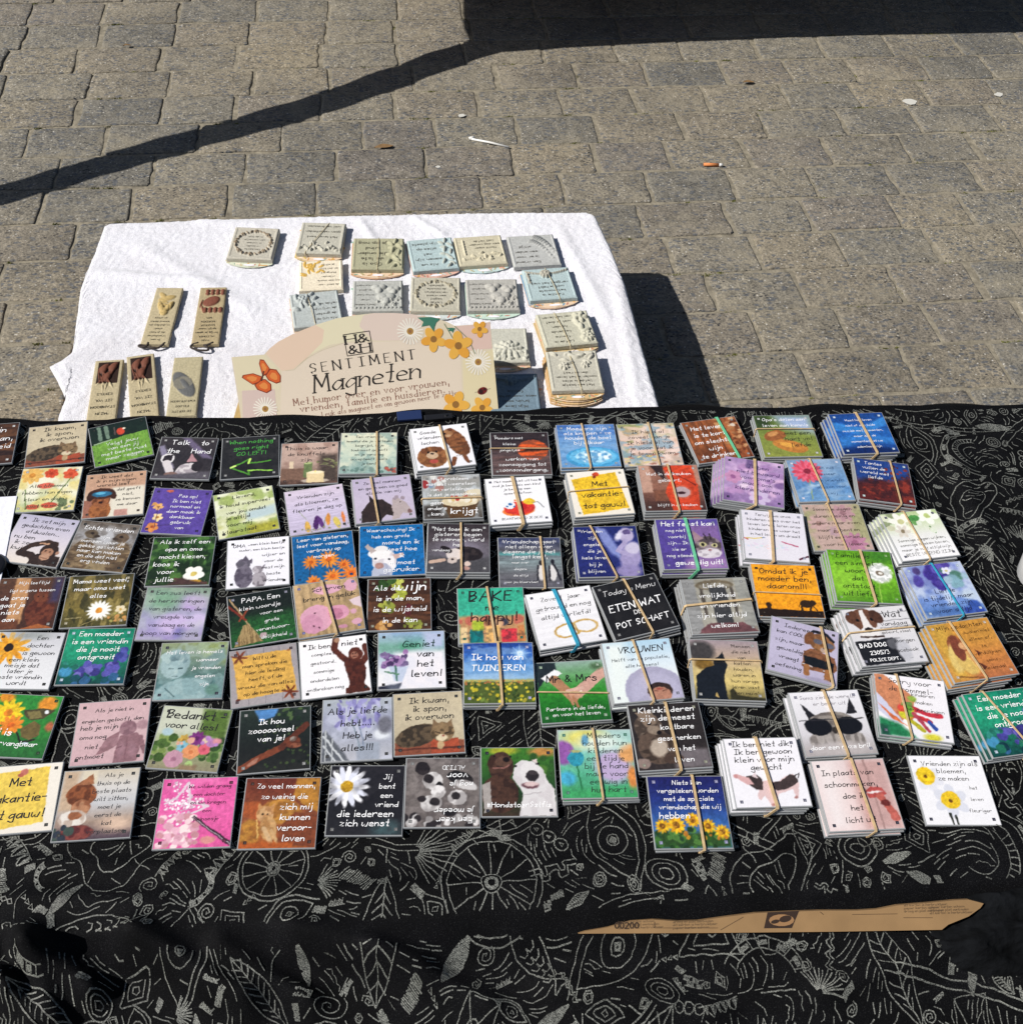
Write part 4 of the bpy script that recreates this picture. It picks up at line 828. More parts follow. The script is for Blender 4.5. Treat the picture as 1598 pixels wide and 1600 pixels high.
ART = {
'wijn0': lambda a: a.g('#4d2f1c', '#7a4d2c', '#3c2316').nz('#26160e', .8, 3, 14).b(.1, .1, .5, .6, 18, .05, ['#a9ab3a', '#8c9030']),
'cat1': lambda a: cat_sleep(a.g('#c4b494', '#cfc0a0', '#b7a684')),
'green': lambda a: a.g('#16241a', '#1a2a1c', '#1a2a1c').p([(0, .48), (.6, .36), (1, .34), (1, 1), (0, 1)], '#76a83c').tm('#56862a', .6, 50, 10).l([(.17, .05), (.17, .36)], .07, '#6c8470').l([(.29, .05), (.30, .34)], .07, '#6c8470').l([(.43, .12), (.43, .3)], .03, '#5a4c48').e(.53, .24, .07, .09, '#d8452a').e(.6, .18, .03, .02, '#f4e6d0').l([(.05, .45), (.35, .4)], .03, '#9ab48a'),
'talk': lambda a: a.g('#3c3638', '#2f2a2d', '#3a3436').p([(.36, 0), (.5, 0), (.98, .5), (.8, .5)], '#6f6280', .05).p([(0, .25), (.08, .2), (.35, .75), (.22, .85)], '#8d86a0', .04).fur(.60, .78, .22, .15, '#d8d0d2', '#9c9098', -.4, 20, 20).e(.75, .7, .1, .12, '#2a2426').p([(.55, .6), (.60, .38), (.72, .58)], '#b98a90').e(.2, .52, .12, .12, '#e4e0e2').e(.2, .52, .085, .085, '#332c30').b(.13, .45, .27, .6, 6, .025, ['#2a2226']).l([(.2, .62), (.3, .86)], .13, '#d8d0d2').e(.32, .9, .12, .06, '#8a6a60').p([(0, .95), (1, .8), (1, 1), (0, 1)], '#57525a', .05),
'left': lambda a: a.g('#262423', '#201f1e').nz('#323030', .6, 6, 6).l([(.86, .62), (.47, .66), (.50, .55), (.17, .74), (.50, .93), (.47, .83), (.88, .86)], .03, '#4f9a2c').l([(.47, .66), (.50, .55)], .035, '#c9f56a').l([(.17, .74), (.24, .7)], .035, '#d9ff80').l([(.47, .83), (.88, .86)], .02, '#a5e050'),
'thuis': lambda a: a.g('#c9ab9c', '#b89a8c', '#4a3328').nz('#8a6658', .5, 6, 4).r(.68, .3, 1, .95, '#4d4038', .1).b(.65, .4, 1, .62, 30, .04, ['#6d7048', '#8d8c60', '#5a4a46'], .4).r(.0, .62, .42, .9, '#7d5d4c', .03).r(.15, .45, .22, .62, '#e0c8a8').r(.40, .50, .55, .85, '#6a7c4c').e(.475, .5, .075, .025, '#a9b878').e(.6, .93, .24, .05, '#b9a898').r(.46, .73, .76, .97, '#e8cf9c').e(.61, .73, .15, .035, '#f8e8c0').e(.61, .71, .01, .03, '#ffe070'),
'vriend': lambda a: a.g('#d8d8bc', '#c8d4c0', '#98b4ac').nz('#e8e4c8', .6, 5, 5).nz('#7a9c98', .6, 8, 8, .5, .7).b(0, .82, 1, .98, 30, .04, ['#7a948c', '#688880', '#94aca0']).b(.75, .88, 1, .98, 12, .03, ['#b85a4a', '#a05248']),
'goede': lambda a: a.g('#f2f0f4', '#ecebf2').fur(.3, .72, .27, .25, '#9a6238', '#6b3e22', 0, 14, 14).fur(.76, .42, .17, .36, '#8e5630', '#5e351c', -.35, 10, 24).e(.62, .2, .1, .09, '#a8744a').b(.12, .52, .2, .6, 2, .05, ['#6b3e22']).e(.3, .68, .1, .08, '#c9a888').e(.3, .82, .07, .05, '#b84a40').e(.3, .64, .03, .02, '#1a1210').e(.24, .6, .02, .02, '#1a1210').e(.38, .6, .02, .02, '#1a1210').e(.58, .2, .02, .02, '#1a1210').e(.64, .26, .05, .03, '#c49c74').e(.7, .14, .015, .012, '#140c08').e(.16, .56, .05, .06, '#7a4628').e(.44, .55, .05, .06, '#7a4628').e(.69, .11, .04, .04, '#6b3a20').l([(.66, .8), (.62, .95)], .08, '#7a4628').l([(.84, .78), (.88, .92)], .07, '#7a4628'),
'moedk': lambda a: a.g('#2a2022', '#382c30', '#66504e', '#5c4846').gr(.2, 4, 50).e(.72, .42, .27, .24, '#f05a1e', 0, .02).p([(.45, .46), (.6, .4), (.8, .38), (1, .40), (1, .44), (.7, .45)], '#3a1c16', .02).r(.0, .58, 1, .62, '#6a4c48', .05).nz('#40302f', .5, 3, 26),
'knopen': lambda a: a.g('#3a66b4', '#6a9cd0', '#4a86c4').nz('#8ab4e0', .5, 4, 14).e(.55, .78, .46, .24, '#3f9cd4').e(.55, .76, .4, .19, '#62b8e6').e(.55, .76, .3, .14, '#a8dcf4').te(.55, .76, .32, .15, '#f0fafe', .9, 14).te(.55, .76, .32, .15, '#3f88c4', .7, 18),
'hield': lambda a: a.g('#a8a070', '#dcae98', '#b8a89c').nz('#e8c8b4', .8, 4, 8).nz('#8a9858', .6, 5, 7, .5, .62).nz('#f0d8d0', .6, 7, 9).nz('#7aa0b8', .7, 5, 9, .52, .66).b(0, .75, 1, 1, 22, .05, ['#c8b070', '#88a4b4', '#d8c490', '#b07c6c'], .4),
'leven': lambda a: a.g('#8a4a24', '#9c562c', '#7c3e1e').gr(.3, 26, 4).l([(.35, 0), (.42, .6)], .01, '#5c2c14').b(.62, .0, 1, .75, 22, .065, ['#c89060', '#b87c4c', '#d8a878', '#a86c40'], .6).b(.7, .1, 1, .9, 12, .03, ['#6c3418']).e(.9, .2, .04, .04, '#d8c8b8'),
'opas': lambda a: a.g('#50682c', '#7c8c3a', '#88903a').p([(.35, 0), (1, 0), (1, .45), (.5, .3)], '#9cb0d4', .2).e(.28, .5, .2, .13, '#9c5a2c', -.3).e(.5, .75, .3, .14, '#c07a30', .3).e(.45, .72, .14, .05, '#dc9c3c', .3).e(.25, .45, .1, .05, '#c88a4c', -.3).r(0, 0, .25, .3, '#30421e', .1),
'waves': waves,
'floral': lambda a: a.g('#d8c890', '#d4d4a8', '#b8c490').nz('#f4f0dc', .8, 4, 4).nz('#e8d070', .6, 5, 5).f(.18, .16, .2, 9, '#e8b458', '#d08830', .25).f(.5, .13, .12, 6, '#d84a28', '#b03418', .4).f(.82, .16, .13, 6, '#dc5430', '#b83c1c', .4).e(.45, .42, .14, .06, '#d8604a').e(.3, .9, .12, .06, '#cc5a3c').e(.58, .87, .13, .07, '#cc5038').l([(.85, .25), (.6, .8)], .02, '#6c8444').l([(.12, .5), (.2, .95)], .02, '#6c8444').b(.7, .75, 1, 1, 8, .05, ['#6c7c54']),
'goggle': lambda a: a.g('#c49a7c', '#c89c80', '#dcc8b4', '#e4dcc8').r(.45, .34, 1, 1, '#e2dac8', .06).r(0, .6, .22, 1, '#9c6450', .02).fur(.28, .85, .18, .22, '#a86434', '#7c4420', 0, 16, 16).fur(.28, .62, .15, .16, '#9c5c34', '#5c3018', 0, 16, 16).e(.28, .46, .22, .13, '#4a2a1c').e(.12, .5, .07, .12, '#3c2014', .4).e(.46, .5, .07, .12, '#3c2014', -.4).e(.29, .48, .17, .065, '#2a6c94').e(.26, .46, .08, .03, '#5cb4d8').e(.28, .66, .04, .03, '#2a120c').r(.52, .86, .74, 1, '#c08c80', .02),
'pasop': lambda a: a.g('#5a449c', '#5c46a4', '#54409a').f(.16, .42, .09, 5, '#e8b068', '#8c4c20', .4).f(.2, .66, .09, 5, '#f0d498', '#b87830', .4).f(.16, .88, .11, 5, '#e48c44', '#b04c20', .45).e(.28, .06, .06, .03, '#c46048').l([(.16, .4), (.2, .9)], .01, '#3c2850').l([(.2, .86), (.45, .8)], .01, '#3c2850').b(.06, .3, .16, .5, 5, .03, ['#dc9c50']),
'lieverd': lambda a: a.g('#c4cc88', '#d8dcb8', '#b0b048').nz('#f4f6e4', .7, 3, 4).nz('#8ca444', .7, 4, 5, .5, .62).p([(.5, .5), (1, .42), (1, .65), (.5, .7)], '#b8ccd0', .08).r(.5, .8, 1, 1, '#a8a434', .1),
'crocus': lambda a: a.g('#d4c4d8', '#ccc0dc', '#c0b4d0').gr(.06, 8, 60).e(.3, .86, .05, .12, '#d8a848').e(.45, .8, .045, .16, '#4c2464', .2).e(.53, .8, .04, .15, '#5c3078', -.25).e(.66, .76, .04, .13, '#dc8c38', .1).e(.8, .86, .05, .13, '#d8c058', -.2).e(.92, .76, .03, .12, '#e07c3c').b(.2, .9, 1, .98, 16, .02, ['#8c8c6c', '#a49ca0']).l([(.62, .7), (.58, .9)], .01, '#5c7c3c').l([(.3, .7), (.2, .5)], .008, '#889c60'),
'horses': lambda a: a.g('#b8acc8', '#c4b8d0', '#bcb0c8').p([(.08, 1), (.1, .75), (.25, .55), (.36, .5), (.48, .52), (.62, .68), (.72, .88), (.64, .93), (.5, .86), (.42, 1)], '#332622').p([(.26, .56), (.25, .38), (.34, .52)], '#221816').tm('#4c3c34', .3, 20).p([(.62, .72), (.66, .52), (.74, .5), (.86, .62), (.97, .84), (.92, .9), (.8, .86), (.72, .98), (.6, 1), (.64, .85)], '#b4a4a4').b(.68, .48, .9, .56, 6, .03, ['#9c8c98']).e(.92, .84, .04, .05, '#7c5c5c').e(.78, .62, .015, .015, '#2a2020'),
'dessert': lambda a: a.g('#94908c', '#9ca09c', '#4c443c').nz('#c8d0d8', .7, 5, 5).b(0, 0, .4, .3, 8, .06, ['#a8746c', '#7c90ac', '#d8d8d4']).e(.88, .5, .2, .14, '#b4a48c').e(.9, .42, .15, .07, '#dcd0b4').p([(.3, .64), (.96, .6), (.86, .98), (.45, 1)], '#5c4024', .03).e(.63, .62, .32, .12, '#d8c8a4').b(.4, .55, .9, .66, 12, .05, ['#e4d8bc', '#d4b474', '#e8e0cc']).b(.45, .5, .75, .58, 9, .03, ['#a82428', '#c03c38']).e(.04, .2, .06, .1, '#a03030').r(0, .7, .3, 1, '#38302a', .1),
'phone': lambda a: a.g('#f2f0f4', '#eeeef4').e(.48, .74, .27, .11, '#f07830').e(.5, .68, .26, .15, '#e03428').e(.34, .6, .10, .09, '#e8ecf4').e(.36, .58, .035, .03, '#2c6cb0').e(.3, .63, .02, .02, '#2c6cb0').e(.42, .64, .02, .02, '#2c6cb0').e(.68, .55, .1, .07, '#f0c428').e(.56, .66, .08, .06, '#c42020').l([(.75, .58), (.82, .56), (.9, .7)], .02, '#8c8c90').e(.45, .5, .02, .02, '#f07830'),
'vak1': lambda a: a.g('#efe8dc', '#ebe2d4').p([(.06, .16), (.84, .05), (.94, .88), (.14, .97)], '#f0c020').tm('#e8b61c', .3, 3).e(.5, .08, .06, .05, '#c8401f').e(.47, .14, .03, .03, '#8c2c18'),
'keuken': lambda a: a.g('#9c6c58', '#8c5c4a', '#3c2420').r(0, 0, .18, .6, '#c09480', .03).r(.18, .55, .4, .8, '#7c4c38', .03).p([(.2, 0), (.42, 0), (.42, .35), (.3, .2)], '#332422', .03).r(0, .8, .45, 1, '#4c3028', .04).p([(.42, .05), (.55, 0), (.9, .0), (.95, .3), (.9, 1), (.45, 1), (.38, .6), (.48, .35)], '#dc4420', .02).tm('#b83418', .4, 5).l([(.5, .1), (.9, .45)], .02, '#702014').e(.66, .6, .16, .15, '#c8583c').e(.66, .6, .13, .12, '#b49ca0').e(.64, .62, .07, .03, '#3c1c20').p([(.92, 0), (1, 0), (1, .5), (.92, .4)], '#b4806c', .03),
'purple': lambda a: a.g('#9c7cb0', '#b494c4', '#8c6ca4').nz('#d8b4dc', .8, 4, 4).b(0, 0, 1, 1, 26, .09, ['#b488bc', '#d4acd4', '#a47cb4', '#e4cce4', '#7c5c94'], .7, .04).f(.6, .85, .18, 7, '#c8b4d8', '#a07cb8', .3).f(.15, .45, .15, 6, '#c488b4', '#9c5c94', .4).b(.4, 0, .6, .2, 5, .06, ['#6c5488'], 1, .04),
'gerbera': lambda a: a.g('#7c98bc', '#6c94c0', '#5484bc', '#6898c8').nz('#9cb8d4', .5, 3, 8).f(.32, .28, .28, 18, '#d8445c', '#8c2438', .16, 0, .25, '#e4607a').l([(.3, .5), (.25, .95)], .02, '#8ca46c').b(.1, .6, .5, .9, 10, .05, ['#8cacd0', '#a8c4dc'], .5, .04),
'tantes': lambda a: a.g('#1c3c84', '#1c3474', '#481c1c', '#54201c').p([(0, .62), (.3, .58), (.5, .4), (.7, .55), (1, .3), (1, 1), (0, 1)], '#5c1f1a', .08).nz('#9c3420', .7, 8, 8, .5, .62).nz('#2c1418', .6, 9, 9, .5, .62).p([(0, 0), (1, 0), (1, .2), (.6, .5), (.3, .4), (0, .55)], '#1e3f8c', .1).b(.5, .1, 1, .5, 20, .03, ['#7c2c24', '#5c201c']),
'chimp': lambda a: a.g('#b4b0c8', '#d4ccd8', '#e4d8cc').p([(.50, 1), (.55, .8), (.7, .74), (.98, .8), (1, 1)], '#3a2a22').tm('#22160f', .6, 20).l([(.3, .78), (.42, .62), (.66, .52), (.82, .55)], .1, '#3c2a20').l([(.3, .8), (.5, .82)], .13, '#35251c').l([(.5, .83), (.62, .95)], .12, '#35251c').e(.76, .7, .15, .17, '#33231b').e(.74, .73, .1, .09, '#a8785c').e(.73, .82, .085, .075, '#b98c70').l([(.68, .84), (.78, .85)], .012, '#5c3424').e(.70, .7, .015, .012, '#1c100c').e(.78, .71, .015, .012, '#1c100c').e(.91, .72, .03, .04, '#b08068').l([(.55, .56), (.7, .55)], .03, '#c09070'),
'meerkat': lambda a: a.g('#6c6054', '#a0a0a4', '#7c6850', '#94805c').e(.5, .3, .14, .2, '#b8b8bc', 0, .1).fur(.22, .75, .2, .36, '#8c7454', '#54402c', 0, 10, 30).fur(.84, .75, .18, .36, '#8c7454', '#54402c', 0, 10, 30).e(.25, .28, .12, .09, '#6c5c48', .2).e(.78, .3, .12, .1, '#6c5844', -.2).e(.26, .26, .03, .025, '#1c140f').e(.76, .29, .03, .025, '#1c140f').e(.36, .31, .05, .03, '#3c3026').e(.68, .34, .05, .03, '#3c3026').nz('#3c3024', .4, 9, 12),
'opaoma': lambda a: a.g('#2c5424', '#2a4c22', '#24381c').nz('#5c8c3c', .7, 6, 9, .48, .62).nz('#142410', .7, 9, 5, .5, .62).l([(.2, .5), (.9, .4)], .01, '#6c9c4c').f(.74, .78, .17, 5, '#f4f2ec', '#d8c060', .42).l([(.45, .88), (.95, .96)], .05, '#5c3c34').e(.76, .93, .1, .035, '#d8a028').p([(.3, 1), (.55, .85), (1, 1)], '#4c3430', .05),
'oma': lambda a: a.g('#f0eef6', '#eceaf2').fur(.27, .78, .15, .24, '#6c6474', '#4c4454', 0, 20, 20).fur(.26, .52, .12, .11, '#746c7c', '#54505c', 0, 20, 20).p([(.22, .46), (.3, .34), (.35, .46)], '#5c5464').p([(.34, .46), (.40, .40), (.4, .52)], '#5c5464').fur(.52, .86, .11, .18, '#a8a0a8', '#6c646c', 0, 30, 16).fur(.5, .65, .09, .08, '#b8b0b8', '#7c747c', 0, 24, 24).p([(.56, .6), (.62, .55), (.6, .66)], '#8c8490'),
'gister': lambda a: a.g('#1560a0', '#125c9c', '#14609c').f(.28, .58, .14, 12, '#f08424', '#d05c18', .14).f(.58, .56, .18, 14, '#f48c24', '#d45c14', .12, 0).f(.82, .7, .12, 12, '#f07c20', '#c85014', .14).f(.62, .92, .16, 12, '#f48828', '#d86018', .14).f(.92, .9, .16, 12, '#f07c24', '#d05818', .14).l([(.27, .62), (.24, .95)], .015, '#3c2c30').l([(.58, .6), (.6, .82)], .015, '#3c2c30').f(.3, .98, .12, 10, '#ec8428', '#d05818', .2),
'goat': lambda a: a.g('#0f67ac', '#1068b0', '#0f62a8').fur(.38, .72, .19, .24, '#ece8ea', '#c8c0c8', -.15, 12, 12).fur(.34, .95, .16, .2, '#b4b8cc', '#8c90a8', 0, 12, 12).e(.3, .56, .17, .11, '#f0ecec').p([(.18, .56), (.08, .42), (.12, .36), (.26, .5)], '#b8a8a4').p([(.5, .6), (.68, .56), (.7, .62), (.56, .68)], '#c8a8a0').e(.3, .8, .07, .06, '#b0847c').e(.24, .66, .02, .02, '#2c2c38').e(.46, .68, .02, .02, '#2c2c38').e(.34, .46, .1, .05, '#e4e0e0'),
'puppy': lambda a: a.g('#332a2c', '#4a4044', '#5c5860', '#4c4a4e').e(.55, .5, .38, .18, '#7c7484', 0, .2).r(.0, .72, 1, 1, '#4a484c', .1).fur(.66, .62, .24, .14, '#241c1c', '#3c3230', .15, 16, 16).e(.44, .64, .14, .12, '#d8ccc8').e(.3, .54, .1, .06, '#231a1a', .5).e(.4, .76, .08, .07, '#c8b8b0').l([(.06, .8), (.26, .76)], .07, '#c8a894').e(.64, .83, .06, .05, '#d8c0b4').e(.62, .92, .06, .04, '#b88c80').e(.4, .74, .025, .02, '#2a1c1c'),
'penguin': lambda a: a.g('#343c64', '#5c5c68', '#7c8c90', '#64646a', '#585660').r(0, .3, 1, .36, '#4c9494', .06).gr(.15, 4, 40).e(.66, .7, .05, .17, '#d4d0d0').l([(.62, .58), (.6, .9)], .03, '#26242c').e(.66, .52, .03, .05, '#201e26').e(.86, .7, .06, .17, '#d8d4d4').l([(.88, .56), (.98, .85)], .035, '#26242c').e(.86, .5, .03, .06, '#201e26').l([(.8, .58), (.8, .86)], .03, '#2c2a32'),
'engelen': lambda a: a.g('#1c2468', '#28307c', '#1c2264').p([(.35, 0), (.5, .05), (.65, .4), (.72, .7), (.55, .55), (.42, .3)], '#7c88c8', .05).e(.82, .18, .13, .14, '#b4a8cc', 0, .03).e(.84, .62, .16, .3, '#9c90c0', .2, .05).e(.9, .45, .12, .12, '#c4bcd8', 0, .04).l([(.8, .3), (.66, .5), (.86, .6)], .08, '#a89cc8').e(.78, .9, .2, .12, '#8c80b4', 0, .05).e(.84, .12, .07, .05, '#5c4c80').e(.7, .2, .05, .1, '#dcd8ec', .5, .04),
'feest': lambda a: a.g('#54449c', '#503e94', '#4c3a88').p([(.45, .12), (1, .12), (1, 1), (.3, 1), (.5, .75)], '#7c5c9c', .08).fur(.76, .55, .22, .2, '#8c7c84', '#3c3034', 0, 16, 16).p([(.56, .48), (.56, .22), (.72, .4)], '#9c7c88').fur(.76, .7, .2, .1, '#d8d0d8', '#a89ca8', 0, 18, 18).e(.68, .52, .06, .045, '#c8c088').e(.86, .54, .05, .045, '#c8c088').e(.68, .52, .025, .03, '#181410').e(.86, .54, .022, .03, '#181410').e(.78, .64, .03, .02, '#9c5c60').l([(.74, .3), (.76, .42)], .02, '#2c2024').l([(.82, .3), (.82, .42)], .02, '#2c2024').r(.4, .84, 1, 1, '#a47cb4', .15),
'terwijl': lambda a: a.g('#dcd8e4', '#e0dce6').l([(.04, .60), (.3, .57)], .02, '#d8b838').l([(.0, .6), (.06, .62)], .02, '#c43c48').l([(.6, .62), (.85, .7)], .02, '#b83c64').l([(.86, .95), (1, .88)], .035, '#541c30').b(0, .68, .7, .78, 26, .025, ['#dccce0', '#c8d4e8', '#e4ccd0', '#ccdce0'], .6).l([(.3, .57), (.34, .56)], .015, '#3c5c8c'),
'sommige': lambda a: a.g('#9c9c6c', '#a4a074', '#a8a47c').nz('#c8a0a4', .7, 3, 3).f(.68, .2, .2, 8, '#b88c94', '#9c7078', .25).f(.2, .42, .18, 8, '#c4a09c', '#a07c74', .25).f(.72, .85, .22, 10, '#b87c98', '#985c78', .2).f(.45, .6, .12, 8, '#b4949c', '#90706c', .25),
'lily': lambda a: a.g('#b4c88c', '#d0dcb8', '#e4e4e0', '#ecebee', '#eeedf0').b(0, 0, .4, .35, 14, .07, ['#e8ead8', '#c8c8a8', '#8c9870', '#d8dcc0']).f(.3, .2, .2, 6, '#f0efe4', '#c8c890', .3).f(.8, .12, .2, 5, '#f0f4e8', '#b8c878', .35).e(.55, .15, .1, .07, '#4c9444').e(.5, .25, .07, .05, '#6ca858').f(.25, .4, .14, 6, '#d8d0c4', '#8c7c60', .25).l([(.75, .35), (.8, .5)], .025, '#4c7c3c').b(.4, .25, .8, .45, 8, .05, ['#dce4d0', '#c4ccac']),
'leeftijd': lambda a: a.g('#5c3c28', '#4c2c20', '#44281c').r(.25, 0, .48, .9, '#c08c5c', .03).fur(.74, .68, .22, .32, '#6c3420', '#4c2014', 0, 14, 18).e(.7, .38, .11, .11, '#743c24').p([(.62, .32), (.62, .2), (.7, .3)], '#6c3420').p([(.72, .3), (.82, .2), (.8, .36)], '#6c3420').e(.66, .38, .012, .012, '#1c0c08').e(.74, .38, .012, .012, '#1c0c08').r(0, .82, .45, 1, '#6c3c24', .03).p([(.5, 1), (.75, .9), (1, 1)], '#a85c2c').r(.85, 0, 1, .5, '#3c3454', .1),
'mama': lambda a: a.g('#4c4424', '#6c5c2c', '#7c6c30', '#44401c').nz('#a08c4c', .7, 14, 5, .5, .62).nz('#2c2c14', .7, 10, 5, .52, .64).f(.55, .7, .19, 16, '#f4f2ee', '#e8962c', .14, 0, .3).f(.88, .7, .09, 5, '#e8d8b4', '#c8a048', .4).l([(.05, .84), (.3, .82)], .01, '#c8b884').l([(.3, .98), (.95, .7)], .008, '#b8a468').b(.7, .75, 1, .95, 10, .025, ['#a8a050', '#c8904c']),
'zus': lambda a: a.g('#7c9480', '#8c98a0', '#a49cc8', '#9c8cc0').e(.78, .3, .24, .16, '#b49cd0', 0, .12).e(.55, .7, .26, .2, '#c4b0dc', 0, .12).e(.9, .62, .14, .14, '#c8b8e0', 0, .1).e(.3, .25, .25, .2, '#7ca488', 0, .2).e(.65, .88, .1, .12, '#7c74b0', 0, .08).nz('#b8c8b0', .3, 4, 4),
'papa': lambda a: a.g('#161c16', '#182018', '#1c4a20', '#1c4c20').r(.3, .5, 1, 1, '#245c28', .2).gr(.2, 40, 40).l([(.03, .07), (.42, .85)], .025, '#b8986c').p([(.2, .6), (.28, .58), (.48, .95), (.04, 1)], '#a88c5c').tm('#6c5430', .7, 60, 3).l([(0, .2), (.25, .5)], .04, '#7c2c1c').l([(.3, .3), (.15, .5)], .03, '#8c3c24').e(.5, .85, .06, .05, '#b49ca0'),
'scherven': lambda a: a.g('#b4966c', '#ac8e64').gr(.15, 24, 3).e(.3, .68, .25, .25, '#d89cb4').e(.22, .78, .16, .18, '#cc8ca8').e(.64, .62, .16, .14, '#d894ae').e(.6, .64, .11, .1, '#bc7490').e(.52, .16, .22, .09, '#dca4ba').e(.88, .14, .1, .12, '#d8a0b4').p([(.82, .42), (1, .38), (1, .6), (.86, .5)], '#dcc4cc').e(.86, .65, .05, .05, '#d49cb0').e(.9, .84, .08, .06, '#d49cb0').e(.68, .9, .07, .04, '#c888a0').e(.24, .82, .015, .015, '#4c2434').e(.32, .86, .015, .015, '#4c2434').e(.28, .58, .015, .01, '#4c2434'),
'wijn': lambda a: a.g('#3c2418', '#4c2e1c', '#54321e', '#40281a').gr(.3, 4, 26).b(.38, .02, .58, .38, 24, .045, ['#b4b844', '#a0a834', '#c4c858']).b(.2, .45, .4, .65, 16, .04, ['#8c9434', '#a4a840', '#5c6424']).b(.55, .8, .85, 1, 16, .04, ['#94983a', '#7c8430']).b(.05, .02, .4, .2, 8, .06, ['#3c5c24', '#2c481c']).b(.1, .85, .45, 1, 10, .045, ['#b47838', '#9c4428', '#d09c58']).e(.64, .62, .06, .12, '#5c2428'),
'bake': lambda a: a.g('#2fae8c', '#34b090', '#30a888').r(0, .52, 1, 1, '#c08c5c', .06).b(0, .55, 1, .68, 24, .06, ['#c46450', '#d8846c', '#8c5c3c', '#d8a87c', '#3c3c4c'], 1, .03).r(.02, .72, .13, 1, '#e8c890', .03).r(.16, .76, .36, 1, '#107a7c', .02).r(.2, .6, .37, .78, '#a8bc30', .03).r(.4, .7, .6, 1, '#e8b468', .02).r(.63, .76, .86, 1, '#dc3440', .02).r(.88, .7, .98, 1, '#c87c44', .02).te(.5, .88, .5, .14, '#2a2c34', .35, 24),
'zoveel': lambda a: a.g('#eeecf0', '#e6e4ea').gr(.03, 5, 30).e(.48, .74, .22, .13, '#c49a4c', -.1).e(.48, .74, .185, .1, '#ecebee', -.1).e(.75, .7, .2, .12, '#cca458', .1).e(.75, .7, .165, .09, '#e8e7ec', .1).l([(.6, .66), (.62, .8)], .02, '#b88c3c'),
'menu': lambda a: a.g('#1a1818', '#1c1a1a').nz('#262424', .6, 6, 6),
'liefdev': lambda a: a.g('#8c887c', '#948f84', '#807468').r(.0, 0, .2, 1, '#8c8c8c', .03).r(.82, 0, 1, .9, '#94948e', .03).r(.2, .08, .82, .9, '#a09c90', .02).e(.5, .12, .3, .1, '#6c604c').e(.5, .14, .25, .06, '#8c8474').r(.4, .16, .66, .85, '#3c3c3e', .02).r(.25, .18, .3, .7, '#504840', .02).r(.72, .18, .77, .7, '#504840', .02).p([(.15, .92), (.3, .82), (.8, .82), (.95, .95), (1, 1), (.1, 1)], '#6c4448', .02).gr(.1, 5, 30),
'omdat': lambda a: a.g('#f09c14', '#f49e10', '#f09410').r(0, .87, 1, 1, '#24160c').e(.26, .93, .5, .08, '#24160c', .03).e(.17, .78, .05, .05, '#33200f').r(.13, .78, .2, .86, '#33200f').e(.76, .74, .1, .07, '#33200f').l([(.84, .76), (.9, .86)], .02, '#33200f').l([(.69, .74), (.68, .88)], .03, '#33200f').l([(.82, .76), (.8, .88)], .03, '#33200f').e(.86, .72, .05, .05, '#33200f').l([(.67, .72), (.64, .8)], .01, '#33200f'),
'familie': lambda a: a.g('#5c9c14', '#74b820', '#68ac1c', '#4c8c18').e(.2, .6, .3, .3, '#86c42c', 0, .3).e(.8, .1, .25, .15, '#3c7c1c', 0, .2).l([(.72, .55), (.68, 1)], .025, '#8cc040').e(.76, .43, .19, .19, '#c8ccc8', 0, .06).te(.76, .43, .2, .2, '#f4f4f4', .9, 30).e(.76, .43, .06, .05, '#7c6c5c').e(.77, .43, .03, .025, '#e8e4dc'),
'tijdelijk': lambda a: a.g('#7c8ccc', '#7480c0', '#6c8cd0', '#5c84c8').nz('#c8d4e8', .8, 4, 4).b(.3, 0, .8, .45, 14, .09, ['#3c2c8c', '#4c3c9c', '#5c4cac'], 1, .03).b(.6, .1, 1, .5, 8, .08, ['#7ca8b8', '#4c7c6c', '#98b8cc'], 1, .04).e(.2, .1, .06, .08, '#4c3c7c', 0, .03).e(.15, .3, .08, .12, '#4c40a0', .3, .03).e(.85, .65, .13, .08, '#b8c8dc', 0, .06).f(.7, .15, .08, 5, '#dcdcf0', '#c8c080', .4).r(0, .85, .6, 1, '#4468a8', .15).b(.6, .8, 1, 1, 8, .07, ['#28409c', '#3050a8'], 1, .04),
'dochter': lambda a: a.g('#c4c4cc', '#dcdce0', '#e4e4e8').f(.22, .28, .32, 11, '#e89818', '#2c1c14', .14, .1, .22, '#f0a828').e(.22, .28, .07, .07, '#2a1a10').e(.5, .05, .3, .08, '#9ca0a0', 0, .1),
'moeder1': lambda a: a.g('#0f7c60', '#1c8c6c', '#187058', '#0c4440').e(.2, .3, .3, .3, '#1c9870', 0, .25).b(.25, .62, .85, .85, 26, .06, ['#403c94', '#5450ac', '#34307c', '#6c64b8']).b(.8, .35, .98, .58, 9, .05, ['#343c8c', '#4c50a4']).e(.1, .78, .1, .09, '#3c8cb8', 0, .03).b(0, .85, 1, 1, 14, .06, ['#144c5c', '#0c3440', '#1c6c54', '#2c5c8c']).b(.05, .6, .3, .7, 6, .04, ['#2c8c7c', '#1c6c5c']),
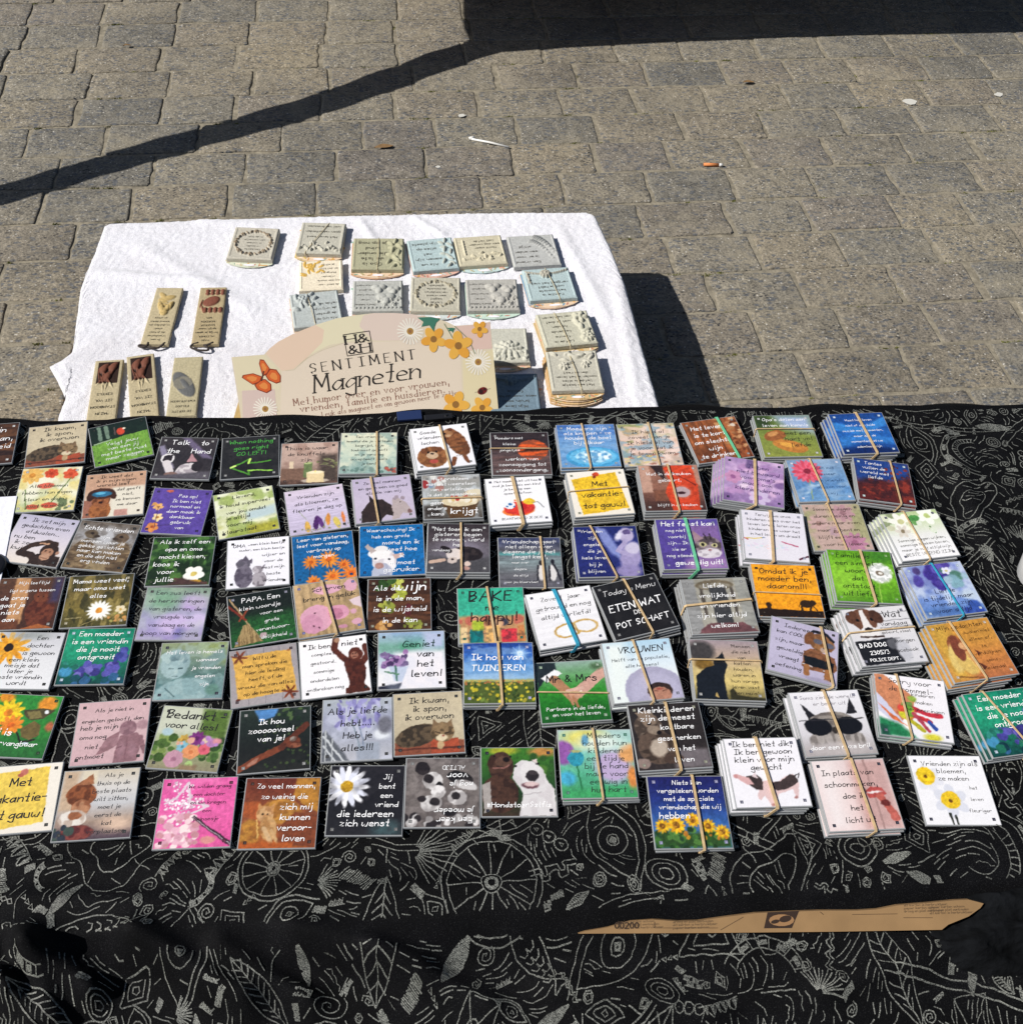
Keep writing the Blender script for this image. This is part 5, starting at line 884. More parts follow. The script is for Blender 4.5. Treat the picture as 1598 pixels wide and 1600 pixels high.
'hemels': lambda a: a.g('#8c9870', '#6c8474', '#4c7070', '#507078').p([(.5, 0), (1, 0), (1, .4), (.7, .3)], '#8c9c60', .15).e(.24, .38, .22, .26, '#8ca8ac', 0, .03).b(.04, .2, .45, .34, 14, .06, ['#7c989c', '#a4bcbc', '#68848c']).e(.26, .48, .14, .16, '#94b0b4').l([(.16, .45), (.22, .46)], .02, '#3c5458').l([(.3, .46), (.36, .46)], .02, '#3c5458').e(.27, .52, .03, .05, '#a8c0c0').l([(.22, .6), (.3, .6)], .015, '#4c6468').e(.4, .88, .42, .24, '#84a4a8', -.2, .03).nz('#b0c8c8', .35, 6, 6, .5, .6).l([(.15, .8), (.3, .95)], .02, '#4c686c').p([(.6, .35), (.95, .1), (1, .3), (.7, .55)], '#789490', .05).e(.85, .85, .1, .1, '#5c8478', 0, .05),
'wilt': lambda a: a.g('#9c9498', '#a49ca0').l([(.25, 0), (.25, 1)], .006, '#6c646c').l([(.5, 0), (.5, 1)], .006, '#6c646c').l([(.75, 0), (.75, 1)], .006, '#6c646c').p([(.03, .12), (.9, .09), (.97, .84), (.1, .88)], '#dca848').tm('#d09c3c', .3, 5).f(.14, .13, .13, 6, '#7c3c24', '#6c3018', .14).f(.86, .85, .13, 6, '#7c3418', '#682c14', .14).e(.1, .88, .03, .02, '#5c2418').e(.88, .1, .03, .02, '#a86c3c'),
'orang': lambda a: a.g('#f2eff2', '#eeecf0').l([(.54, 0), (.52, .2), (.62, .36), (.72, .44)], .1, '#5c2a1c').l([(.98, .2), (1, .35), (.9, .5)], .1, '#5c2a1c').p([(.64, .36), (.76, .4), (.92, .42), (.96, .6), (.94, .78), (.9, .86), (.72, 1), (.64, 1), (.7, .8), (.66, .6)], '#54261a').tm('#3a1810', .6, 26, 12).e(.82, .32, .11, .12, '#5a281a').e(.81, .34, .06, .065, '#9c6450').l([(.78, .37), (.85, .37)], .01, '#3c1810').e(.79, .31, .012, .01, '#1c0c08').e(.84, .31, .012, .01, '#1c0c08').p([(.64, .9), (.9, .84), (1, .96), (.98, 1), (.62, 1)], '#502418').e(.56, .04, .04, .04, '#a87c60'),
'geniet': lambda a: a.g('#8ca8cc', '#5c9c88', '#b4c4d4', '#ecebec', '#ece8ea').r(.25, .35, 1, 1, '#ebe6ec', .1).p([(0, .2), (.7, .25), (.3, .34), (0, .34)], '#4c9474', .1).r(.7, 0, 1, .3, '#a8b4d8', .1).b(.04, .35, .42, .6, 36, .04, ['#5c3c74', '#7c5494', '#9c70a8', '#442c5c']).p([(.16, .6), (.45, .62), (.36, .88), (.24, .86)], '#b8c4dc', .03).l([(.25, .6), (.28, .85)], .03, '#3c6c5c').l([(.1, .7), (.3, .75)], .03, '#4c7c5c').p([(0, .95), (.35, .9), (.3, 1), (0, 1)], '#1c2030', .03).nz('#c8d0e4', .3, 4, 4),
'tuin': lambda a: a.g('#1c3c94', '#2c60b8', '#4c88cc', '#8cb4d8', '#3c5c20', '#44581c').nz('#9cc0e4', .45, 3, 7, .5, .64).r(0, .62, 1, .66, '#b0a850', .03).r(0, .66, 1, 1, '#4c5c24', .02).b(0, .68, 1, .98, 90, .022, ['#c8b820', '#d8c830', '#6c8434', '#2c4014', '#b0a42c', '#3c5424']).b(0, .64, 1, .7, 30, .015, ['#b86c3c', '#c8a040']).e(.82, .18, .09, .09, '#8cb8e8', 0, .09).e(.82, .18, .04, .04, '#f4fafe', 0, .03).l([(.82, .02), (.82, .34)], .008, '#a8d0f4').l([(.68, .18), (.98, .18)], .008, '#a8d0f4').l([(.72, .08), (.92, .28)], .006, '#a8d0f4').l([(.92, .08), (.72, .28)], .006, '#a8d0f4'),
'mrmrs': lambda a: a.g('#8ca89c', '#5c9c5c', '#2c8c28', '#1c6c1c', '#1a5c20').p([(.0, 0), (.3, 0), (.3, .2), (.1, .3), (0, .45)], '#202a30', .02).p([(.06, .26), (.28, .12), (.38, .2), (.14, .34)], '#ecebee').l([(.25, .3), (.5, .62)], .15, '#b07c58').l([(.98, .2), (.6, .52)], .17, '#cc9c8c').e(.5, .56, .13, .07, '#c89478', .3).l([(.42, .55), (.48, .72)], .04, '#b47c5c').l([(.5, .6), (.55, .76)], .04, '#a8704f').l([(.42, .5), (.65, .46)], .05, '#d8ac9c').e(.62, .52, .02, .015, '#ece4d0').e(.9, .1, .1, .06, '#50704c', 0, .05),
'vrouwen': lambda a: a.g('#a8cce4', '#d0e0ec', '#e4e8ea', '#dce4e4').r(0, 0, .3, 1, '#e4ecea', .2).e(.62, .85, .43, .4, '#a4a0bc', 0, .02).e(.62, .88, .36, .33, '#b0acc8', 0, .06).e(.68, .86, .18, .14, '#33241f').e(.68, .93, .15, .13, '#b47c64').l([(.6, .86), (.66, .87)], .012, '#5c3024').l([(.72, .87), (.78, .86)], .012, '#5c3024').e(.68, .83, .05, .015, '#a04c40').p([(.3, 1), (.52, 1), (.5, .9)], '#a4a0bc'),
'mensen': lambda a: a.g('#9c8c94', '#b49c8c', '#ccb478', '#d4bc70', '#5c5430').e(.15, .2, .2, .18, '#403c3c', 0, .08).e(.18, .42, .14, .09, '#7c5c24', 0, .04).p([(.02, 1), (.04, .62), (.2, .48), (.32, .42), (.38, .3), (.46, .2), (.49, .3), (.52, .42), (.48, .5), (.44, .7), (.46, 1)], '#171b22').e(.4, .38, .09, .1, '#171b22').p([(.5, 1), (.5, .85), (.56, .8), (.6, .92), (1, .96), (1, 1)], '#33301c', .02).p([(.28, .95), (.31, .88), (.34, .97)], '#c8a860'),
'cool': lambda a: a.g('#b8b0cc', '#c0b8d4', '#b8b0cc').p([(.48, .78), (.5, .5), (.62, .42), (.95, .5), (1, .7), (.94, .82), (.6, .82)], '#8c5838').tm('#5c3822', .5, 20).fur(.76, .28, .19, .17, '#a06c40', '#6c4426', 0, 16, 16).e(.57, .24, .07, .13, '#7c4c2c', .3).l([(.62, .1), (.8, .08), (.93, .2)], .05, '#1c1c24').e(.7, .27, .07, .05, '#5c5c6c').e(.87, .3, .07, .05, '#5c5c6c').e(.8, .4, .06, .05, '#b49c90').e(.82, .36, .035, .03, '#1a1418').p([(.5, .58), (.95, .6), (.94, .76), (.52, .74)], '#16181c').l([(.5, .74), (.64, .76)], .015, '#dcdce0').l([(.8, .78), (.95, .78)], .015, '#dcdce0').l([(.56, .78), (.56, .9)], .09, '#9c6438').l([(.86, .8), (.87, .96)], .1, '#9c6438').e(.76, .97, .25, .04, '#a49cb8', 0, .03),
'baddog': lambda a: a.g('#dad8dc', '#d2d0d6').r(.5, .1, 1, .11, '#5c5c60').r(.45, .24, 1, .25, '#5c5c60').r(.5, .36, 1, .37, '#5c5c60').r(.5, .56, .72, .57, '#5c5c60').r(.5, .92, .8, .93, '#5c5c60').e(.3, .2, .2, .21, '#6c4430').e(.12, .14, .09, .12, '#5c3826', .4).e(.5, .16, .09, .13, '#4c2e20', -.4).p([(.27, .02), (.33, .02), (.36, .3), (.42, .45), (.2, .45), (.25, .3)], '#e4dedc').e(.31, .44, .15, .11, '#e4e0e0').e(.31, .38, .06, .045, '#231a1a').e(.2, .2, .025, .025, '#140e0c').e(.42, .2, .025, .025, '#140e0c').l([(.15, .5), (.5, .52)], .03, '#3c2820').p([(.02, .58), (.62, .55), (.66, .98), (.06, 1)], '#1c1c20').e(.6, .66, .1, .1, '#5c5c62', 0, .03).e(.72, .78, .1, .2, '#bcbcc4', 0, .04),
'gedachten': lambda a: a.g('#c48830', '#cc8c34', '#c87c38', '#b4683c').r(0, 0, .3, 1, '#cc9c38', .2).e(.3, .46, .14, .24, '#8c4c2c', .1).e(.2, .62, .1, .25, '#dcbc68', .2, .03).e(.34, .7, .14, .22, '#d8b45c', -.2, .03).e(.31, .45, .09, .22, '#7c3c28', .05).e(.4, .42, .06, .07, '#d09c6c').l([(.42, .55), (.5, .85)], .07, '#c89458').p([(.55, .5), (.62, .58), (.56, .64)], '#5c2c1c').p([(.5, .72), (.6, .82), (.52, .86)], '#5c2c1c').l([(.1, .92), (.45, .98)], .02, '#7c4c20'),
'vlinder': lambda a: a.g('#2c8c34', '#2c8430', '#24682c').e(.2, .06, .12, .08, '#e08c1c', 0, .04).e(.82, .14, .14, .13, '#e89024', 0, .05).f(.3, .3, .22, 11, '#f0c818', '#dc7c18', .18).f(.4, .5, .17, 10, '#ec8420', '#dc6418', .2).p([(.5, .26), (.78, .2), (.96, .24), (.82, .38), (.66, .42), (.56, .36)], '#4c4428').p([(.56, .28), (.74, .25), (.8, .36), (.64, .4)], '#7c7040').p([(.55, .56), (.7, .42), (.82, .48), (.84, .64), (.74, .72), (.6, .68)], '#6c5c30').l([(.52, .62), (.62, .76), (.8, .72)], .03, '#231c18').e(.84, .27, .03, .03, '#e8ecf0').e(.7, .78, .05, .02, '#c8d4e4').e(.1, .6, .1, .1, '#d0981c', 0, .04).e(.95, .5, .06, .08, '#b4603c', 0, .04),
'engel2': lambda a: a.g('#cca8ac', '#d0aeb2', '#c8a2a8').p([(.58, 1), (.6, .76), (.64, .58), (.86, .54), (.94, .62), (.9, 1)], '#8c646c').e(.73, .46, .12, .12, '#86606a').te(.73, .46, .13, .13, '#a88088', .6, 26).p([(.32, .86), (.45, .6), (.62, .5), (.62, .72), (.5, .8)], '#90686f').tm('#a47c84', .5, 14).l([(.92, .62), (1, .86)], .07, '#8a626a').e(.93, .42, .09, .08, '#aa848c', 0, .03).l([(.75, .62), (.74, .95)], .012, '#7a525c').e(.68, .8, .05, .12, '#98707a', .1, .04).e(.83, .8, .05, .12, '#98707a', -.1, .04).l([(.6, .78), (.68, .75)], .015, '#6c4850'),
'bedankt': lambda a: a.g('#b4bc98', '#c8ccb8', '#94a070', '#8c8468').p([(.6, 0), (1, 0), (1, .5), (.6, .45)], '#54702c', .08).r(0, 0, .55, .4, '#c4c8b4', .1).b(.0, .5, .3, .85, 16, .06, ['#4c6c2c', '#3c5820', '#7c9448']).b(.7, .5, 1, .9, 16, .06, ['#44642c', '#5c7c3c', '#304c20']).f(.42, .55, .1, 8, '#c8a040', '#a87c28', .3).f(.6, .5, .12, 10, '#7c2c7c', '#5c1c5c', .25).f(.42, .64, .09, 8, '#7cb4c8', '#4c8498', .3).f(.56, .72, .12, 6, '#e0905c', '#c87040', .5).f(.74, .66, .09, 7, '#dc5c70', '#c04458', .5).f(.34, .84, .14, 7, '#c08ca0', '#a46c84', .5).f(.58, .92, .06, 6, '#a8c878', '#88a858', .5).e(.82, .55, .08, .07, '#b078b0').e(.15, .42, .08, .06, '#a8c4cc', 0, .03).e(.9, .52, .06, .05, '#d88c98', 0, .03).r(.45, .92, .7, 1, '#8c7458', .03).b(.3, .48, .9, .6, 8, .04, ['#e0a890', '#b47cc0', '#d8c0a0']),
'zooveel': lambda a: a.g('#28342c', '#1c241e', '#1a1c18', '#242420').p([(.2, 0), (.55, 0), (.5, .12), (.28, .2)], '#4c84c4', .03).b(.35, .2, 1, 1, 60, .02, ['#2c3c20', '#3c4c28', '#141a12']).b(.55, .0, 1, .2, 20, .03, ['#1c2c1c', '#4c6438']).l([(.0, .95), (.25, .8), (.6, .64)], .1, '#7c3c24').l([(.6, .64), (.95, .3)], .1, '#5c2c1c').e(.75, .56, .12, .1, '#6c3420', .3).e(.76, .52, .05, .04, '#8c8078').e(.8, .62, .08, .035, '#8c5038').te(.75, .56, .12, .1, '#3c1c10', .5, 20).e(.2, .84, .09, .03, '#a8705c', -.6),
'liefde': lambda a: a.g('#a8b0b8', '#989cb4', '#a4a8b8', '#b4b4bc').nz('#c8cce0', .6, 6, 6).b(.2, 0, .85, .45, 50, .03, ['#6c68a4', '#8480b8', '#9894cc', '#b4b4d8'], 2.2).p([(.0, .55), (.05, .5), (.4, 1), (0, 1)], '#5c6068', .03).l([(.02, .6), (.32, 1)], .03, '#c8ccd0').l([(.02, .75), (.2, 1)], .025, '#c8ccd0').l([(.05, .5), (.05, 1)], .02, '#b8bcc0').l([(.15, .65), (.15, 1)], .02, '#b8bcc0').r(.5, .72, .82, 1, '#98a0b0', .04).e(.85, .6, .12, .08, '#dce0e8', 0, .05).e(.9, .45, .1, .14, '#6c6c78', 0, .05).l([(.5, .3), (.6, .8)], .02, '#7c88a0').l([(.42, .35), (.56, .85)], .02, '#7c8a98'),
'cat2': lambda a: cat_sleep(a.g('#c0b294', '#c8ba9c', '#b4a684')),
'houden': lambda a: a.g('#a8c8c4', '#7cc4b4', '#4cac84', '#3c9c64').e(.35, .12, .3, .14, '#d8d068', 0, .12).e(.06, .34, .14, .18, '#8c50a0', 0, .04).e(.72, .55, .25, .25, '#b8a4cc', 0, .12).e(.95, .35, .14, .14, '#d89858', 0, .06).e(.97, .72, .07, .18, '#d8843c', 0, .04).e(.6, .2, .3, .12, '#d4e4dc', 0, .12).e(.08, .72, .12, .1, '#3ca4c8', 0, .06).e(.22, .42, .11, .12, '#2c94ac').te(.22, .42, .11, .12, '#1c7c98', .4, 14).e(.22, .31, .08, .02, '#a4a86c').l([(.23, .54), (.27, .95)], .02, '#1c6c3c').e(.36, .15, .05, .08, '#5c9cc0', 0, .03).r(0, .88, 1, 1, '#38a05c', .12),
'klein': lambda a: a.g('#2c2625', '#2a2422', '#342c2a').p([(.55, .72), (1, .72), (1, 1), (.5, 1)], '#6c6468', .06).fur(.24, .38, .2, .24, '#6c5c50', '#3c3028', -.3, 14, 22).fur(.3, .66, .26, .26, '#5c4a3e', '#32271f', 0, 14, 18).e(.33, .68, .12, .14, '#b4a494', .3, .04).p([(.08, .12), (.3, .08), (.36, .3), (.2, .35)], '#84705f').e(.3, .4, .1, .07, '#8c7a6a', .2).e(.37, .44, .035, .03, '#161010').e(.08, .9, .1, .08, '#8c7870').e(.25, .3, .03, .02, '#161010').e(.5, .85, .14, .08, '#4c3a30'),
'bril': lambda a: a.g('#e6e4ea', '#dcdae0', '#cfccd2', '#a49c9c').p([(.12, .18), (.3, .4), (.18, .48)], '#201e22').p([(.84, .12), (.9, .36), (.74, .38)], '#201e22').fur(.5, .55, .38, .22, '#8c847e', '#5c5450', 0, 14, 14).fur(.5, .78, .4, .18, '#a49c98', '#6c6460', 0, 22, 8).e(.28, .56, .19, .14, '#121216', .1).e(.72, .56, .19, .14, '#121216', -.1).l([(.04, .45), (.96, .45)], .015, '#2c2a2e').e(.5, .62, .04, .05, '#2c2624').e(.5, .9, .45, .1, '#b4acac', 0, .06),
'sorry': lambda a: a.g('#ece8ee', '#e8e6ec').p([(0, 0), (.14, 0), (.55, .35), (.46, .62), (.28, .78), (.08, .6), (0, .3)], '#cc8058', .02).p([(0, .3), (.12, .45), (.35, .78), (.2, .78), (0, .6)], '#c8c8e0').p([(.0, .48), (.32, .76), (.42, .82), (.2, .74)], '#d86c3c').l([(.45, .5), (.7, .6), (.88, .6)], .07, '#cc2c3c').l([(.42, .6), (.72, .72)], .07, '#c42c34').l([(.7, .72), (.78, .82)], .06, '#2c4ca8').l([(.36, .64), (.6, .86)], .07, '#b8b020').e(.4, .6, .12, .12, '#c8c428').te(.4, .58, .14, .14, '#cc3430', .9, 9).te(.45, .54, .14, .12, '#3c9438', .7, 9).l([(.5, .6), (.68, .86)], .05, '#b43c50').p([(0, .72), (.3, .8), (.5, 1), (0, 1)], '#207c4c', .06).e(.72, .96, .12, .06, '#d0c830', 0, .04).e(.5, .36, .06, .05, '#88a838', 0, .03).r(0, .85, .12, 1, '#1c4c3c', .06),
'moeder2': lambda a: ART['moeder1'](a),
'vak2': lambda a: a.g('#ebe4d8', '#e8e0d4').p([(.1, .1), (.84, .05), (.87, .88), (.0, .97), (0, .12)], '#e8c64c').tm('#e2bc40', .3, 3).r(0, .2, .2, .9, '#e4c048', .05).e(.5, .1, .05, .055, '#c87060').e(.46, .15, .04, .03, '#b05848'),
'kitten': lambda a: a.g('#c8bca8', '#d0ccc8', '#c0c0c4', '#a08878', '#4c3c48').r(.0, 0, .2, .6, '#c0a488', .08).r(.25, .0, .45, .2, '#d8ccb4', .03).fur(.28, .36, .2, .18, '#8c4c28', '#5c2c14', 0, 14, 18).p([(.16, .22), (.38, .04), (.42, .2)], '#a06440').fur(.3, .55, .13, .12, '#b47c58', '#8c4c2c', 0, 20, 20).fur(.22, .7, .18, .12, '#e0d8d0', '#b09888', 0, 20, 12).e(.24, .66, .09, .06, '#9c5c38').fur(.3, .9, .22, .1, '#5c2424', '#8c4438', 0, 16, 16).b(0, .82, .2, 1, 8, .05, ['#3c4c44', '#28303c']).e(.8, .8, .2, .1, '#d8b8a0', 0, .12),
'pink': lambda a: a.g('#e0509c', '#e85ca4', '#dc4c94').nz('#f080b8', .5, 3, 3).b(.15, .05, .42, .9, 150, .013, ['#e8d8e0', '#c8b0c0', '#fff4fa']).b(.05, .3, .6, .45, 90, .013, ['#ecdce4', '#c4a8bc', '#fff']).l([(.35, .06), (.2, .3), (.06, .36)], .03, '#dcc8d4').l([(.35, .06), (.4, .35), (.65, .42)], .03, '#dcc8d4').l([(.65, .42), (.35, .55)], .03, '#dcc8d4').b(.03, .55, .55, .98, 70, .05, ['#e8b0c4', '#f0ccd4', '#d89cb0', '#f4dcdc', '#c88894'], .8).p([(.45, .58), (.48, .55), (1, .93), (1, 1)], '#2c1824').l([(.46, .57), (1, .97)], .008, '#f0d8e4').e(.7, .9, .1, .05, '#d88c88', 0, .02),
'mannen': lambda a: a.g('#6c2c1c', '#7c3c24', '#94502c', '#a4541c').p([(.68, 0), (1, 0), (1, .5), (.8, .4), (.66, .25)], '#b47828', .02).p([(0, .35), (.2, .33), (.3, .5), (.2, .6), (0, .55)], '#a85024', .03).e(.5, .48, .26, .18, '#bc8030', 0, .04).te(.5, .5, .3, .16, '#8c5420', .6, 16).fur(.3, .52, .11, .12, '#d0a06c', '#a87040', 0, 20, 20).p([(.2, .46), (.19, .36), (.27, .42)], '#c08850').p([(.34, .42), (.42, .36), (.4, .48)], '#c08850').fur(.36, .72, .11, .18, '#c89860', '#a06c38', -.2, 22, 12).e(.27, .52, .014, .012, '#2c1c0c').e(.33, .52, .014, .012, '#2c1c0c').l([(.3, .72), (.42, .94)], .06, '#d0a878').l([(.4, .75), (.5, .93)], .05, '#c89c68').p([(.5, .72), (.7, .5), (1, .55), (1, 1), (.5, .95)], '#7c3c20', .03).e(.12, .8, .14, .2, '#b87c2c', 0, .03).te(.14, .8, .16, .2, '#8c5020', .6, 14).r(0, .92, .7, 1, '#b4541c', .04).l([(.2, .6), (.24, .85)], .02, '#e0b060'),
'daisy': lambda a: a.g('#201d22', '#1c1a1e', '#201f22').f(.23, .3, .31, 16, '#dcdff0', '#d0a01c', .13, .05, .28, '#f2f2f8').te(.23, .3, .08, .08, '#a87810', .6, 40).e(.8, .92, .2, .12, '#3c5458', 0, .12).nz('#2c2a2e', .4, 6, 6),
'lemur': lambda a: a.g('#6c6462', '#746b68', '#5c5452').nz('#8c8280', .5, 6, 12).e(.36, .33, .14, .13, '#d4d0d0', .4).e(.30, .3, .07, .065, '#231d1e').e(.45, .4, .05, .05, '#1c1818').e(.44, .5, .1, .1, '#e4e0e0').e(.35, .66, .15, .12, '#d0cccc', -.3).e(.4, .64, .07, .06, '#211c1d').e(.22, .6, .06, .05, '#2c2526').e(.7, .58, .13, .11, '#dcd8d8').e(.68, .56, .06, .06, '#231e1e').e(.74, .3, .18, .1, '#1c1818', .3).e(.82, .4, .16, .07, '#c8c4c4', .3).e(.22, .15, .1, .1, '#241e1f').b(0, .86, 1, 1, 26, .05, ['#dcd8d8', '#2a2425', '#b4b0b0']).e(.6, .8, .1, .06, '#1c1718').nz('#3c3434', .35, 9, 9),
'selfie': lambda a: a.g('#3c7c24', '#2c5c20', '#1c3c1c', '#3c2c20').e(.85, .06, .18, .07, '#b8803c', 0, .05).e(.3, .04, .2, .06, '#a4a828', 0, .04).b(.6, .1, 1, .5, 14, .05, ['#2c5420', '#4c7c2c', '#1c3818'], 1, .03).fur(.27, .28, .17, .22, '#4c3226', '#33201a', 0, 12, 12).fur(.25, .68, .25, .28, '#4a3024', '#2e1d16', 0, 12, 18).p([(0, .55), (.12, .5), (.14, .9), (.04, .95)], '#a49c98').e(.30, .2, .12, .08, '#5c4032').e(.34, .17, .05, .04, '#1a100e').l([(.16, .3), (.3, .3), (.38, .26)], .018, '#8c5c54').e(.18, .12, .015, .015, '#0c0808').e(.4, .13, .015, .015, '#0c0808').e(.13, .2, .04, .1, '#3a241a', .2).p([(.42, .44), (.46, .26), (.56, .18), (.72, .2), (.84, .32), (.9, .5), (.98, .62), (1, 1), (.5, 1), (.56, .68)], '#d6d2d4').tm('#c4bcc0', .5, 10).e(.66, .36, .13, .16, '#dcd8d9').e(.69, .42, .09, .08, '#2a2426').e(.7, .38, .06, .03, '#3c3436').e(.66, .56, .12, .05, '#6c4850').e(.68, .54, .1, .035, '#d4b8b8').e(.47, .28, .02, .02, '#1a1616').e(.77, .24, .025, .02, '#1a1616').p([(.7, .18), (.77, .16), (.76, .24)], '#dcc8c8').l([(.55, .7), (.8, .66)], .012, '#a8a0a4'),
'niets': lambda a: sunflower(sunflower(sunflower(sunflower(sunflower(a.g('#1c1c5c', '#20307c', '#3060a8', '#5088c4').r(0, .78, 1, 1, '#2c4c20', .06).b(0, .74, 1, 1, 60, .035, ['#2c5420', '#3c6c2c', '#1c3c18', '#4c7c34', '#24442a']), .12, .7, .1), .3, .68, .12), .53, .62, .1), .72, .7, .1), .9, .78, .1).b(.1, .78, .95, .88, 8, .03, ['#d89c20', '#1c3c14', '#b87420']),
'pig': lambda a: a.g('#ece9f0', '#e9e7ee').p([(.35, .66), (.5, .62), (.6, .66), (.75, .56), (.85, .54), (.9, .66), (.86, .86), (.82, .88), (.8, .76), (.6, .82), (.52, .98), (.46, .97), (.4, .84), (.34, .9), (.3, .88), (.33, .78)], '#dcbcbc').p([(.2, .55), (.36, .55), (.42, .62), (.4, .76), (.3, .76), (.22, .68)], '#3c302e').p([(.52, .66), (.66, .64), (.8, .54), (.88, .56), (.9, .66), (.76, .74), (.6, .78), (.52, .74)], '#433634').p([(.04, .56), (.08, .52), (.24, .58), (.28, .68), (.2, .68)], '#d8a8a8').e(.06, .55, .03, .03, '#c88c8c').p([(.28, .56), (.34, .5), (.36, .6)], '#dcc8cc').l([(.88, .56), (.93, .54), (.91, .6)], .015, '#2c2222').e(.5, .97, .03, .02, '#b88480').e(.82, .88, .03, .02, '#a87470'),
'licht': lambda a: a.g('#dcc8c8', '#e4ccca', '#e0c4c2').r(.5, 0, 1, 1, '#c49c98', .12).l([(.72, 0), (.74, 1)], .03, '#a88480').r(.0, 0, .3, 1, '#e8dcdc', .25).p([(.62, .46), (.72, .4), (.86, .42), (.9, .52), (.78, .56), (.66, .56)], '#b44844').e(.74, .48, .1, .015, '#e8dada').l([(.8, .55), (.86, .68), (.95, .85)], .1, '#b8584c').e(.85, .64, .07, .05, '#6c2824').e(.92, .84, .06, .06, '#c46054').l([(.62, .4), (.64, .48)], .015, '#3c2c2c'),
'daffodil': lambda a: a.g('#ecebf0', '#eae9ee').f(.2, .34, .2, 6, '#dcdce6', '#ecc414', .3, .3, .1).e(.17, .3, .13, .13, '#ecc618').te(.17, .3, .13, .13, '#dca810', .5, 26).e(.17, .31, .025, .025, '#6c4410').f(.42, .66, .24, 6, '#d4d6e2', '#ecc414', .32, .6, .1).e(.42, .65, .13, .13, '#f0c81c').te(.42, .65, .13, .13, '#d8a410', .5, 26).e(.42, .66, .025, .025, '#6c4410').l([(.36, .85), (.36, 1)], .03, '#22261c').l([(.43, .88), (.43, 1)], .03, '#22261c'),
}
